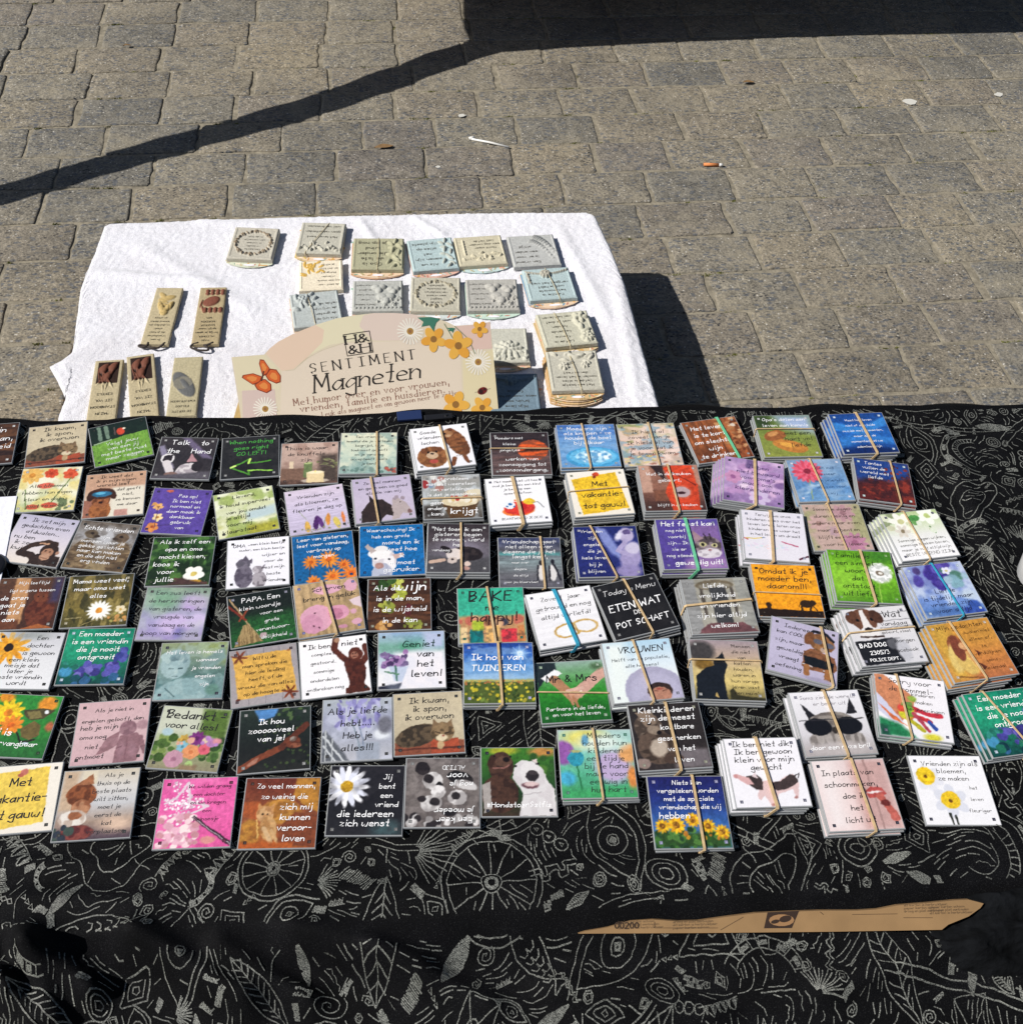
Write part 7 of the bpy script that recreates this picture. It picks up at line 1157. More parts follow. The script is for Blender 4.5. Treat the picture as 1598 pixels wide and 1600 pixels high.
# ------------------------------------------------------------------ litter on the setts
def litter():
    L = GEO['litter']
    m = simple('white_plastic', (.72, .71, .68), .5)
    (x0, y0), (x1, y1) = L['stick']; o = obj('paper_stick', MB().tube([(x0, y0, .0025), ((x0 + x1) / 2, (y0 + y1) / 2, .004), (x1, y1, .0025)], .0028, 8).tube([(x0 - .003, y0, .003), (x0 + .010, y0 + .004, .004)], .0045, 6).mesh('paper_stick', [m], True)); tag(o, 'white lollipop stick lying on the setts behind the towel', 'stick')
    (x0, y0), (x1, y1) = L['butt']; d = Vector((x1 - x0, y1 - y0, 0)); a = Vector((x0, y0, .0045)); o = obj('cigarette_butt', None, loc=a); tag(o, 'cigarette butt with an orange filter on the setts right of the towel', 'cigarette butt')
    obj('filter', MB().tube([(0, 0, 0), tuple(d * .8)], .004, 10).mesh('filter', [simple('orange_filter', (.62, .22, .07), .7)], True), o); obj('burnt_end', MB().tube([tuple(d * .8), tuple(d * .9), tuple(d)], [.004, .0042, .003], 10).mesh('burnt_end', [m], True), o)
    for i, (x, y, r) in enumerate(L['gum']):
        R = random.Random(i); pts = [(math.cos(t) * r * R.uniform(.7, 1.2), math.sin(t) * r * .8 * R.uniform(.7, 1.2)) for t in [6.283 * k / 11 for k in range(11)]]
        o = obj('chewing_gum', MB().prism(pts, 0, .0015).mesh('chewing_gum', [simple('old_gum', (.55, .54, .5), .8)]), None, (x, y, .0006)); tag(o, ['white lump of chewing gum on a sett at the far right, the larger one', 'white lump of chewing gum near the right edge, the smaller one', 'white splash on a sett just left of the lollipop stick', 'grey chewing gum spot below left of the white splash'][i], 'chewing gum')
    mt = simple('dry_leaf', (.22, .13, .055), .8, 120, .3)
    for i, (x, y, a, l) in enumerate(L['leaf']):
        c, s = math.cos(a), math.sin(a); R = random.Random(i); v = []; 
        for t in np.linspace(0, 1, 7):
            w = l * .18 * math.sin(t * 3.14) + .0002; px = (t - .5) * l
            for q in (-1, 0, 1): v.append((px * c - q * w * s, px * s + q * w * c, .003 + .002 * abs(q) + .002 * math.sin(t * 4)))
        o = obj('dry_leaf', mesh_np('dry_leaf', v, grid_faces(3, 7), [mt], True), None, (x, y, 0)); tag(o, ['narrow brown dry leaf on the sunny setts above the cigarette butt', 'thin dry twig-like leaf right of the diagonal shadow, above the towel', 'pale dry leaf at the upper left of the paving'][i], 'leaf')
litter()

# ------------------------------------------------------------------ out of frame: what throws the shadows on the paving
def casters():
    S = SUNV / SUNV.z
    def up(p, h): return (p[0] + S.x * h, p[1] + S.y * h, h)
    H = .62; C = GEO['caster']          # shadow outline points on the ground
    t = obj('stall_counter', None, loc=(0, 0, 0)); tag(t, 'wooden stall counter beyond the picture, throwing the big shadow at the top', 'counter')
    P = [up(p, H) for p in C['slab']]; mt = simple('counter_wood', (.22, .15, .09), .6, 14, .3)
    obj('countertop', MB().prism([(p[0], p[1]) for p in P], H - .03, H).mesh('countertop', [mt]), t)
    for (x, y) in C['legs']: obj('leg', MB().box(x - .03, x + .03, y - .03, y + .03, 0, H - .03).mesh('leg', [mt]), t)
    obj('front_skirt', MB().box(min(p[0] for p in P) + .1, max(p[0] for p in P) - .3, C['legs'][0][1] + .04, C['legs'][0][1] + .05, .0, H - .031).mesh('front_skirt', [mt]), t)
    # unseen roll, added to throw the diagonal shadow, from counter corner to post
    A = Vector(up(C['rope'][0], H - .04)); B_ = Vector(up(C['rope'][-1], H - .04)); n = 70; pts = []; rad = []
    for i in range(n + 1):
        u = i / n * (len(C['rope']) - 1); k = min(int(u), len(C['rope']) - 2); f = u - k; a, b = C['rope'][k], C['rope'][k + 1]
        pts.append(up((a[0] * (1 - f) + b[0] * f, a[1] * (1 - f) + b[1] * f), H - .05)); rad.append((C['rr'][k] * (1 - f) + C['rr'][k + 1] * f) * (1 + .05 * math.sin(i * 1.05)))
    o = obj('rolled_canvas', MB().tube(pts, rad, 12).mesh('rolled_canvas', [simple('grey_roll', (.25, .25, .24), .9, 60, .2)], True)); tag(o, 'unseen grey roll added beside the counter to throw the diagonal shadow', 'shadow caster')
    p = pts[-1]; q = obj('iron_post', MB().tube([(p[0] - .05, p[1], 0), (p[0] - .05, p[1], 1.0)], .02, 10).mesh('iron_post', [simple('dark_iron', (.08, .08, .08), .5)], True)); tag(q, 'dark iron post holding the end of the shadow roll', 'post')
    x, y = C['crate']; k = obj('grey_crate', MB().box(0, .5, 0, .4, 0, .28, None, .01).box(.02, .48, .02, .38, .281, .3).mesh('grey_crate', [simple('grey_crate_plastic', (.3, .32, .36), .5)]), None, (x, y, 0)); tag(k, 'light grey plastic crate whose corner shows at the top right', 'crate')
casters()

MAGNETS = [
 ('wijn0', -0.43702, 0.86729, 0.0354, 0.0625, 1, 'dark brown wine magnet cut off by the left edge, beside the upper tabby cat magnet', '#ccc', None, None, [((0.35, 0.08, 0.97, 0.5), 'wijn|de man,', '#f4f4f6', ''), ((0.35, 0.5, 0.97, 0.85), 'wijsheid|kan', '#f4f4f6', '')]),
 ('cat1', -0.3624, 0.86163, 0.0768, 0.0625, 1, "beige magnet with a tabby cat on red bricks, top row below the towel's left corner", '#3a2f28', None, None, [((0.2, 0.06, 0.85, 0.44), 'Ik kwam,|ik spon,|ik overwon', '#1c1a1e', '')]),
 ('green', -0.29465, 0.86066, 0.2428, 0.0625, 1, 'green grass magnet with legs and a small red figure under the dark top half', '#0c1c10', None, None, [((0.15, 0.46, 0.9, 0.92), 'Volgt jouw|van een jij|met beste rust|meer zeggen', '#f4f4f6', 'd')]),
 ('talk', -0.22378, 0.83001, -0.1121, 0.0627, 1, 'black Talk to the Hand magnet with a cat raising its paw', '#aaa', None, None, [((0.16, 0.05, 0.9, 0.45), 'Talk    to|the    Hand', '#f4f4f6', 'k')]),
 ('left', -0.15415, 0.82601, 0.0129, 0.0625, 1, 'black magnet with green handwriting and a glowing green left arrow', '#999', None, None, [((0.14, 0.07, 0.88, 0.5), 'When nothing|goes right|GO LEFT!', '#4fae4a', '')]),
 ('thuis', -0.09057, 0.81163, -0.0244, 0.0626, 1, 'magnet with a cream and a green candle on a pink-brown background', '#4a3a36', None, None, [((0.08, 0.08, 0.8, 0.5), 'Thuis is waar|de knuffels|zijn', '#1c1a1e', '')]),
 ('vriend', -0.02655, 0.81896, -0.0645, 0.0625, 2, 'pale green banded magnets with small text and misty trees, beside the candle tile', '#555', ('v', 0.63, 0.66, 2.0, 't'), None, [((0.1, 0.06, 0.95, 0.82), 'Een vriend is|iemand die je verleden|begrijpt, in je|toekomst gelooft|en je vandaag|accepteert zoals|je bent', '#3c4440', '')]),
 ('goede', 0.05426, 0.81625, 0.0764, 0.0649, 4, 'stack of white magnets with two laughing brown bears', '#888', ('v', 0.52, 0.55, 2.0, 't'), (-0.8, -0.8), [((0.1, 0.08, 0.5, 0.45), 'Goede|vrienden|lachen', '#1c1a1e', ''), ((0.6, 0.5, 0.92, 0.8), 'in de natuur|voor|altijd', '#7a5a40', '')]),
 ('moedk', 0.13935, 0.80496, -0.0605, 0.0655, 2, 'banded dark magnets with an orange setting sun', '#999', ('h', 0.4, 0.42, 1.0, 't'), (0.2, -0.6), [((0.05, 0.08, 0.55, 0.5), 'Moeders met|kleine|jongetjes', '#f4f4f6', ''), ((0.12, 0.58, 0.9, 0.95), 'werken van|zoonsopgang tot|zoonsondergang', '#f4f4f6', '')]),
 ('knopen', 0.21513, 0.80804, -0.0481, 0.0665, 3, 'banded blue magnets with a light blue dish of water', '#9ab', ('v', 0.44, 0.48, 1.8, 't'), (-0.6, -0.8), [((0.12, 0.06, 0.92, 0.5), 'Moeders zijn|als knopen - ze|houden de boel|bij elkaar', '#f4f4f6', '')]),
 ('hield', 0.285, 0.8071, -0.0341, 0.0665, 2, 'banded pastel pink and green magnets with blurred flowers, next to the blue dish stack', '#777', ('v', 0.55, 0.58, 1.8, 't'), (-0.3, -0.5), [((0.12, 0.15, 0.9, 0.78), 'Ik hield al|zoveel van je|Ik hield al van|je voor dat ik|je tegen kwam', '#403434', '')]),
 ('leven', 0.36274, 0.80855, 0.1002, 0.0658, 2, 'brown wooden magnets with wine corks under a green rubber band', '#999', ('v', 0.66, 0.72, 2.8, 'g'), (-0.6, -0.5), [((0.08, 0.12, 0.72, 0.95), 'Het leven|is te kort|om slechte|wijn|te drinken', '#f4f4f6', 'k')]),
 ('opas', 0.44289, 0.80521, -0.0554, 0.0664, 3, 'olive magnets with ripe fruit and a horizontal rubber band, top row', '#ccc', ('h', 0.35, 0.37, 1.0, 't'), (-0.8, -0.7), [((0.12, 0.05, 0.95, 0.33), "Opa's delen een|leven aan kennis", '#f4f4f6', ''), ((0.45, 0.38, 0.98, 0.8), 'met een|hart vol|liefde', '#1c1a1e', '')]),
 ('waves', 0.52995, 0.79966, -0.0225, 0.0646, 4, 'blue wave-patterned magnet stack, farthest right of the top row', '#cde', ('v', 0.5, 0.58, 2.6, 't'), (-2.2, -0.9), [((0.14, 0.12, 0.86, 0.9), 'Meet het leven|niet af aan luide|muziek met momenten,|maar aan de|momenten dat we|ademloos zijn', '#f4f4f6', '')]),
 ('floral', -0.36122, 0.79601, -0.0199, 0.0625, 1, 'yellow magnet with orange and red poppies, left side under the cat tile', '#bbb', None, None, [((0.1, 0.36, 0.9, 0.95), 'Alle bloemen|hebben hun eigen|kleur en dat is|juist zo mooi', '#4c5040', '')]),
 ('goggle', -0.29203, 0.78318, 0.0346, 0.0625, 1, 'peach magnet with a brown dog wearing blue goggles', '#4a3830', None, None, [((0.15, 0.04, 0.85, 0.33), 'Ik weet dat|ik in mijn eigen|wereld leef...', '#3a2c28', ''), ((0.52, 0.35, 0.97, 0.8), 'dat geeft|niet,|ze kennen|me daar', '#3a3430', '')]),
 ('pasop', -0.22563, 0.75419, -0.1446, 0.0625, 1, 'purple magnet with orange orchids down its left side', '#2c1c50', None, None, [((0.33, 0.12, 0.88, 0.92), 'Pas op!|Ik ben niet|normaal en|daar maak ik|dankbaar|gebruik|van', '#f4f4f6', '')]),
 ('lieverd', -0.15549, 0.74712, 0.1557, 0.0625, 1, 'green and yellow watercolour magnet with black handwriting', '#333', None, None, [((0.06, 0.06, 0.95, 0.55), 'Lieverd,|ik houd superveel|van jou omdat', '#20201c', 'k'), ((0.08, 0.52, 0.62, 0.96), 'je altijd|voor mij|klaarstaat', '#20201c', 'k')]),
 ('crocus', -0.08282, 0.74447, 0.1207, 0.0625, 1, 'lilac magnet with purple and orange crocuses in snow', '#333', None, None, [((0.1, 0.12, 0.92, 0.56), 'Vrienden zijn|als bloemen, ze|fleuren je dag op', '#1c1a1e', '')]),
 ('horses', -0.0131, 0.75124, 0.0575, 0.0631, 2, 'lilac banded magnets with a black and a white horse head', '#777', ('v', 0.33, 0.37, 2.0, 't'), (-0.6, -0.6), [((0.1, 0.08, 0.96, 0.42), 'Zo veel mannen|en geen een zo goed|als die van mij', '#1c1a1e', '')]),
 ('dessert', 0.05905, 0.7482, -0.0346, 0.0627, 2, 'banded magnets with a bowl of fruit dessert', '#888', ('h', 0.55, 0.56, 1.4, 't'), (0.3, -0.8), [((0.08, 0.04, 0.95, 0.52), 'Het probleem|met het weerstaan|van verleidingen|is dat je misschien', '#f4f4f6', 'k'), ((0.06, 0.58, 0.4, 0.95), 'geen|andere|kans', '#f4f4f6', 'k'), ((0.46, 0.74, 0.9, 0.95), 'krijgt', '#f4f4f6', 'k')]),
 ('phone', 0.12775, 0.73485, -0.0021, 0.0653, 3, 'white magnet stack with a red toy telephone on wheels', '#667', ('v', 0.46, 0.52, 3.4, 't'), (-0.2, -0.9), [((0.12, 0.05, 0.9, 0.4), 'Het maakt niet uit hoe|oud je bent: als een kind|je belt op een|speeltelefoon', '#1c1a1e', ''), ((0.2, 0.84, 0.85, 0.95), 'BEANTWOORD JE DEZE', '#1c1a1e', '')]),
 ('vak1', 0.21537, 0.73517, 0.0088, 0.0644, 4, 'banded stack with a yellow pinned note, in the middle of the second row', '#998', ('h', 0.45, 0.43, 0.8, 't'), (-0.4, -0.7), [((0.18, 0.2, 0.86, 0.9), 'Met|vakantie-|tot gauw!', '#1c1a1e', 'K')]),
 ('keuken', 0.29378, 0.73604, -0.0615, 0.0665, 4, 'banded stack with an orange-red kettle and a kitchen', '#bbb', ('v', 0.5, 0.54, 1.8, 't'), (-0.3, -0.9), [((0.12, 0.14, 0.85, 0.42), 'Wat in de keuken|gebeurt,', '#f4f4f6', ''), ((0.22, 0.82, 0.85, 0.94), 'blijft in de keuken', '#f4f4f6', '')]),
 ('purple', 0.38348, 0.73445, -0.2798, 0.0656, 5, 'tall leaning stack of purple flower magnets with a tan band', '#224', ('v', 0.5, 0.53, 2.8, 't'), (-2.6, 0.6), [((0.2, 0.12, 0.92, 0.75), "Ik ben|niet bewaard|voor oma's|maar ook|kleinkinderen", '#3c2c5c', '')]),
 ('gerbera', 0.45977, 0.73618, -0.0365, 0.0625, 3, 'stack of light blue magnets with one pink gerbera', '#dde', ('v', 0.43, 0.5, 1.6, 't'), (-1.3, -0.6), [((0.4, 0.15, 0.95, 0.9), 'Een zus|is meer|dan vriendin|als zon voor|mij', '#2c4870', '')]),
 ('tantes', 0.52843, 0.72687, -0.2077, 0.0625, 3, 'dark blue and rust red banded magnets at the right end of the second row', '#cdd', ('v', 0.66, 0.72, 1.6, 't'), (-0.8, -1.6), [((0.1, 0.06, 0.6, 0.5), 'Tantes|vullen de|wereld met|liefde', '#f4f4f6', '')]),
 ('chimp', -0.35957, 0.72693, -0.2432, 0.0625, 1, 'lilac-white magnet with a chimpanzee scratching its head', '#333', None, None, [((0.12, 0.06, 0.9, 0.42), 'Ik zet mijn|gedachten even|afdwalen...', '#26242a', ''), ((0.04, 0.42, 0.42, 0.76), 'nu ben|ik ze|kwijt', '#26242a', '')]),
 ('meerkat', -0.29662, 0.71397, -0.2004, 0.0625, 1, 'brown magnet with two meerkats facing each other', '#222', None, None, [((0.12, 0.08, 0.92, 0.24), 'Echte vrienden', '#f4f4f6', 'k'), ((0.14, 0.28, 0.86, 0.88), 'zijn|mensen waar je|gekke gezichten|naar kan maken|en die dat niet|erg vinden', '#f4f4f6', '')]),
 ('opaoma', -0.21672, 0.68797, -0.0571, 0.0629, 1, 'green grass magnet with one white flower, white handwriting', '#2a3a24', None, None, [((0.12, 0.04, 0.9, 0.5), 'Als ik zelf een|opa en oma|mocht kiezen,', '#f4f4f6', 'k'), ((0.06, 0.5, 0.48, 0.97), 'koos ik|voor|jullie', '#f4f4f6', 'k')]),
 ('oma', -0.1409, 0.67948, 0.0212, 0.0625, 1, 'white magnet with a grey cat and a kitten touching noses', '#222', None, None, [((0.1, 0.06, 0.36, 0.24), 'OMA -', '#1c1a1e', 'k'), ((0.38, 0.06, 0.96, 0.2), 'een klein beetje', '#1c1a1e', ''), ((0.2, 0.18, 0.96, 0.3), 'ouder, een klein beetje', '#1c1a1e', ''), ((0.56, 0.3, 0.96, 0.95), 'wijzer en|voor de|rest mijn|beste|vrienden', '#2c2a30', '')]),
 ('gister', -0.07581, 0.68033, 0.0625, 0.0625, 1, 'blue magnet with orange gerberas on thin stems', '#0c3c6c', None, None, [((0.06, 0.04, 0.95, 0.54), 'Leer van gisteren,|leef voor vandaag,|vertrouw op|morgen', '#f4f4f6', 'k')]),
 ('goat', -0.00742, 0.68368, -0.0281, 0.0665, 1, "bright blue magnet with a white goat's head", '#0a3c70', None, None, [((0.12, 0.05, 0.85, 0.3), 'Waarschuwing! Ik|heb een grote', '#f4f4f6', ''), ((0.36, 0.3, 0.95, 0.97), "mond en ik|weet hoe|ik|'m moet|gebruiken", '#f4f4f6', '')]),
 ('puppy', 0.05973, 0.67601, -0.0973, 0.0641, 3, 'grey banded stack with a black and white puppy lying down', '#bbb', ('v', 0.53, 0.55, 2.0, 't'), (-0.1, -0.8), [((0.08, 0.08, 0.9, 0.5), 'Net toen ik aan|gisteren begon|te wennen, werd|het', '#f4f4f6', ''), ((0.04, 0.5, 0.36, 0.62), 'vandaag', '#f4f4f6', '')]),
 ('penguin', 0.13082, 0.65577, -0.0812, 0.0649, 1, 'magnet with two penguins on a grey beach, tucked behind the turquoise stack', '#99a', ('v', 0.68, 0.7, 2.0, 't'), None, [((0.05, 0.05, 0.9, 0.45), 'Vriendschap gaat|niet alleen over|diegene die jij het|langst kent,', '#f4f4f6', ''), ((0.05, 0.45, 0.6, 0.97), 'maar over|diegene|die altijd|voor jou klaarstaat', '#f4f4f6', '')]),
 ('engelen', 0.21096, 0.65841, -0.0579, 0.0665, 3, 'navy blue banded stack with white marble angels', '#aab', ('v', 0.27, 0.57, 1.8, 't'), (-0.9, -0.8), [((0.06, 0.05, 0.48, 0.97), 'Vrienden|zijn|engelen|die je|hele leven|bij je|blijven', '#f4f4f6', '')]),
 ('feest', 0.29711, 0.65835, -0.0619, 0.0665, 4, 'purple stack with a long-haired kitten under a green rubber band', '#88a', ('v', 0.48, 0.52, 3.0, 'g'), (-0.8, -0.7), [((0.08, 0.04, 0.94, 0.18), 'Het feest kan', '#f4f4f6', 'k'), ((0.06, 0.18, 0.5, 0.8), 'nog niet|voorbij|zijn... Ik|zie er|nog steeds', '#f4f4f6', ''), ((0.2, 0.8, 0.92, 0.96), 'geweldig uit!', '#f4f4f6', 'K')]),
 ('terwijl', 0.38653, 0.66131, -0.1832, 0.0665, 4, 'white stack with coloured crayons and pale crayon scribbles', '#99a', ('v', 0.47, 0.43, 2.8, 't'), (-1.4, -0.7), [((0.08, 0.05, 0.92, 0.55), 'Terwijl we onze|kinderen alles over het|leven leren, leren onze|kinderen ons waar het|in het leven om draait', '#3a3840', '')]),
 ('sommige', 0.45886, 0.67196, -0.0612, 0.0642, 2, 'olive green banded magnets with faded pink blossoms', '#554', ('v', 0.45, 0.53, 1.4, 't'), (-1.0, -0.5), [((0.1, 0.05, 0.92, 0.95), 'Sommige dagen|duren weinig en|andere maar even,|maar jij bent en|blijft een vriend|voor het leven', '#3a3428', '')]),
 ('lily', 0.53739, 0.64734, 0.047, 0.0641, 5, 'tall stack with white lilies over black handwriting at the right side', '#667', ('v', 0.42, 0.46, 1.4, 't'), (-2.6, -0.8), [((0.08, 0.55, 0.92, 0.84), 'Sommige dagen wijken,|sommige breken boven,|maar je zult altijd mijn', '#40403c', ''), ((0.12, 0.84, 0.9, 0.95), 'BESTE VRIEND ZIJN', '#40403c', '')]),
 ('leeftijd', -0.35861, 0.64865, -0.0489, 0.0625, 1, 'dark brown magnet with a ginger cat statue, cut off by the left edge', '#999', None, None, [((0.2, 0.04, 0.88, 0.34), 'Mijn leeftijd|ligt ergens tussen', '#f4f4f6', ''), ((0.1, 0.34, 0.5, 0.88), 'de oren|gaat je|niets|aan', '#f4f4f6', 'k')]),
 ('mama', -0.292, 0.64606, -0.0231, 0.0625, 1, 'brown meadow magnet with one white daisy', '#b0a890', None, None, [((0.08, 0.06, 0.94, 0.5), 'Mama weet veel,|maar oma weet|alles', '#f4f4f6', 'k')]),
 ('zus', -0.21845, 0.62396, -0.0978, 0.0625, 1, 'lilac and green blurred magnet with seven lines of dark text', '#444', None, None, [((0.06, 0.05, 0.94, 0.95), 'Een zus leeft|de herinneringen|van gisteren, de|vreugde van|vandaag en de|hoop van morgen', '#34303c', '')]),
 ('papa', -0.13525, 0.61197, 0.1156, 0.0625, 1, 'black and green magnet with a garden rake', '#889', None, None, [((0.22, 0.06, 0.8, 0.24), 'PAPA. Een', '#f4f4f6', 'k'), ((0.18, 0.22, 0.8, 0.38), 'klein woordje', '#f4f4f6', ''), ((0.4, 0.36, 0.9, 0.98), 'voor een|grote|verantwoor-|delijkheid', '#f4f4f6', '')]),
 ('scherven', -0.07125, 0.6161, 0.0967, 0.0641, 2, 'banded magnets with a broken pink piggy bank on wood', '#77a', ('v', 0.44, 0.56, 2.4, 't'), (0.2, -0.5), [((0.14, 0.08, 0.92, 0.4), 'Scherven|brengen geluk', '#1c1a1e', 'k')]),
 ('wijn', -0.00335, 0.61578, -0.0534, 0.0625, 1, 'dark wooden magnet with green grapes, beside the piggy bank tile', '#998', None, None, [((0.1, 0.1, 0.5, 0.3), 'Als de', '#f4f4f6', 'k'), ((0.5, 0.04, 0.92, 0.32), 'wijn', '#f4f4f6', 'K'), ((0.1, 0.3, 0.92, 0.92), 'is in de man,|is de wijsheid|in de kan', '#f4f4f6', 'k')]),
 ('bake', 0.08478, 0.59272, -0.0547, 0.0659, 2, 'turquoise stack with colourful macarons and black handwriting', '#286a5a', ('v', 0.45, 0.53, 2.2, 't'), (0.1, -0.6), [((0.14, 0.06, 0.86, 0.32), 'BAKE', '#1c1a1e', 'K'), ((0.4, 0.3, 0.62, 0.46), 'me', '#1c1a1e', 'k'), ((0.2, 0.42, 0.86, 0.7), 'happy!', '#381c1c', 'K')]),
 ('zoveel', 0.15534, 0.58171, 0.0964, 0.0665, 3, 'white stack with two gold wedding rings under a blue rubber band', '#556', ('v', 0.44, 0.55, 3.4, 'b'), (-0.4, -0.8), [((0.1, 0.08, 0.92, 0.55), 'Zoveel  jaar|getrouwd en nog|altijd verliefd!', '#1c1a1e', '')]),
 ('menu', 0.22476, 0.58617, 0.1809, 0.0665, 4, "black chalkboard-like stack reading Today's Menu in white letters", '#888', ('v', 0.5, 0.57, 2.0, 't'), (0.5, -1.0), [((0.1, 0.05, 0.92, 0.34), "Today's Menu", '#f4f4f6', 's'), ((0.1, 0.38, 0.92, 0.58), 'ETEN WAT', '#f4f4f6', 'K'), ((0.42, 0.56, 0.56, 0.66), 'DE', '#f4f4f6', 'k'), ((0.1, 0.66, 0.92, 0.9), 'POT SCHAFT', '#f4f4f6', 'K')]),
 ('liefdev', 0.30724, 0.57978, -0.0367, 0.0665, 4, 'grey stack with a front door and pillars, horizontal tan band', '#999', ('h', 0.5, 0.43, 2.2, 't'), (-1.4, -0.6), [((0.14, 0.06, 0.86, 0.96), 'Liefde,|vrolijkheid|en vrienden|zijn hier altijd|welkom!', '#f4f4f6', 'k')]),
 ('omdat', 0.38077, 0.59332, -0.1256, 0.0661, 3, 'orange stack with black elephants walking along the bottom', '#2a1a08', ('h', 0.56, 0.58, 0.9, 't'), (-0.6, -0.8), [((0.08, 0.08, 0.9, 0.5), 'Omdat ik je|moeder ben,|daarom!!!', '#1c1a1e', 'k')]),
 ('familie', 0.46269, 0.60187, -0.1453, 0.0665, 4, 'bright green stack with a white dandelion', '#8ab070', ('v', 0.52, 0.58, 2.4, 't'), (-1.6, -0.6), [((0.1, 0.05, 0.68, 0.92), 'Familie is|een simpel|woord|dat|ontstaat|uit liefde', '#1c2c10', 'k')]),
 ('tijdelijk', 0.53847, 0.57871, 0.0505, 0.0647, 4, 'blue and violet flower stack with a thin blue band, right side', '#bcd', ('v', 0.5, 0.58, 1.6, 'b'), (-2.0, -0.9), [((0.08, 0.48, 0.9, 0.96), 'Liefde|is tijdelijk maar|vrienden zijn|voor altijd', '#1c2448', 'k')]),
 ('dochter', -0.35039, 0.5831, -0.1062, 0.0625, 1, 'white magnet with a big orange-yellow flower in its corner', '#222', None, None, [((0.45, 0.05, 0.95, 0.45), 'Een|dochter|is gewoon', '#1c1a1e', ''), ((0.16, 0.45, 0.85, 0.95), 'een klein|meisje dat|later je|beste vriendin|wordt', '#1c1a1e', '')]),
 ('moeder1', -0.28556, 0.58177, -0.0739, 0.0625, 1, 'teal magnet with blue lilac blossoms, single, left side', '#bcd', None, None, [((0.1, 0.05, 0.92, 0.6), 'Een moeder|is een vriendin|die je nooit|ontgroeit', '#f4f4f6', 'k')]),
 ('hemels', -0.19711, 0.5579, -0.0551, 0.0625, 1, "grey-green magnet with a stone angel's face", '#334', None, None, [((0.1, 0.12, 0.92, 0.26), 'Het leven is hemels', '#f4f4f6', ''), ((0.5, 0.26, 0.94, 0.82), 'wanneer|je vrienden|engelen|zijn', '#f4f4f6', 'k')]),
 ('wilt', -0.13063, 0.54673, 0.0735, 0.0625, 1, 'magnet with an orange note between two maple leaves', '#4a3a40', None, None, [((0.12, 0.14, 0.9, 0.86), 'Wilt u de|man spreken die|hier de leiding|heeft, of de|vrouw die van alles|op de hoogte is?', '#2c1c10', 'k')]),
 ('orang', -0.06658, 0.54993, 0.0553, 0.0643, 1, 'white magnet with an orangutan hanging by one arm', '#222', None, None, [((0.14, 0.08, 0.46, 0.2), 'Ik ben', '#1c1a1e', 'k'), ((0.62, 0.07, 0.86, 0.2), 'niet', '#1c1a1e', 'k'), ((0.06, 0.2, 0.6, 0.93), 'compleet|gestoord..|sommige|onderdelen|ontbreken nog', '#1c1a1e', '')]),
 ('geniet', 0.00492, 0.55067, -0.0481, 0.0638, 1, 'white magnet with a bunch of purple lilac in a glass', '#222', None, None, [((0.36, 0.16, 0.84, 0.32), 'Geniet', '#1c3c34', 'K'), ((0.48, 0.33, 0.94, 0.84), 'van|het|leven!', '#1c1a1e', 'K')]),
 ('tuin', 0.08422, 0.52545, -0.0788, 0.0664, 3, 'stack with blue sky, bright sun and a yellow flower field', '#aac', ('v', 0.5, 0.53, 2.2, 't'), (0.1, -0.8), [((0.12, 0.18, 0.84, 0.34), 'Ik hou van', '#f4f4f6', 'k'), ((0.12, 0.34, 0.86, 0.54), 'TUINIEREN', '#f4f4f6', 'K')]),
 ('mrmrs', 0.14998, 0.50125, -0.0272, 0.0651, 2, 'green magnets with two joined hands and a wedding ring', '#9ab09a', ('h', 0.5, 0.58, 1.2, 't'), (0.2, -0.8), [((0.14, 0.2, 0.86, 0.42), 'Mr & Mrs', '#1c1a1e', 'K'), ((0.1, 0.74, 0.94, 0.92), 'Partners in de liefde,|en voor het leven', '#f4f4f6', '')]),
 ('vrouwen', 0.21707, 0.51371, 0.0084, 0.0665, 4, "pale blue stack with a woman's face under a grey sun hat", '#889', ('v', 0.46, 0.55, 2.0, 't'), (-0.8, -0.8), [((0.22, 0.08, 0.86, 0.26), 'VROUWEN', '#1c1a1e', 'K'), ((0.1, 0.26, 0.96, 0.48), 'Helft van de populatie,|alle hersens!', '#2c3440', '')]),
 ('mensen', 0.29752, 0.50858, -0.1324, 0.0665, 3, 'stack with a black cat silhouette against a yellow sky', '#aaa', ('h', 0.36, 0.35, 1.3, 't'), (-0.8, -0.7), [((0.54, 0.06, 0.94, 0.93), "'Mensen|die niet|van|katten|houden,|waren in|hun vorige|leven vast|een muis'", '#241f1c', '')]),
 ('cool', 0.37442, 0.52016, -0.362, 0.0665, 2, 'tilted lilac magnets with a small brown dog wearing a cap and black shirt', '#333', ('v', 0.72, 0.93, 2.2, 't'), (-0.3, -0.4), [((0.2, 0.06, 0.62, 0.2), 'Iedereen', '#1c1a1e', ''), ((0.06, 0.18, 0.5, 0.93), 'kan COOL|zijn, maar|geweldig|vraagt|oefening', '#1c1a1e', 'k')]),
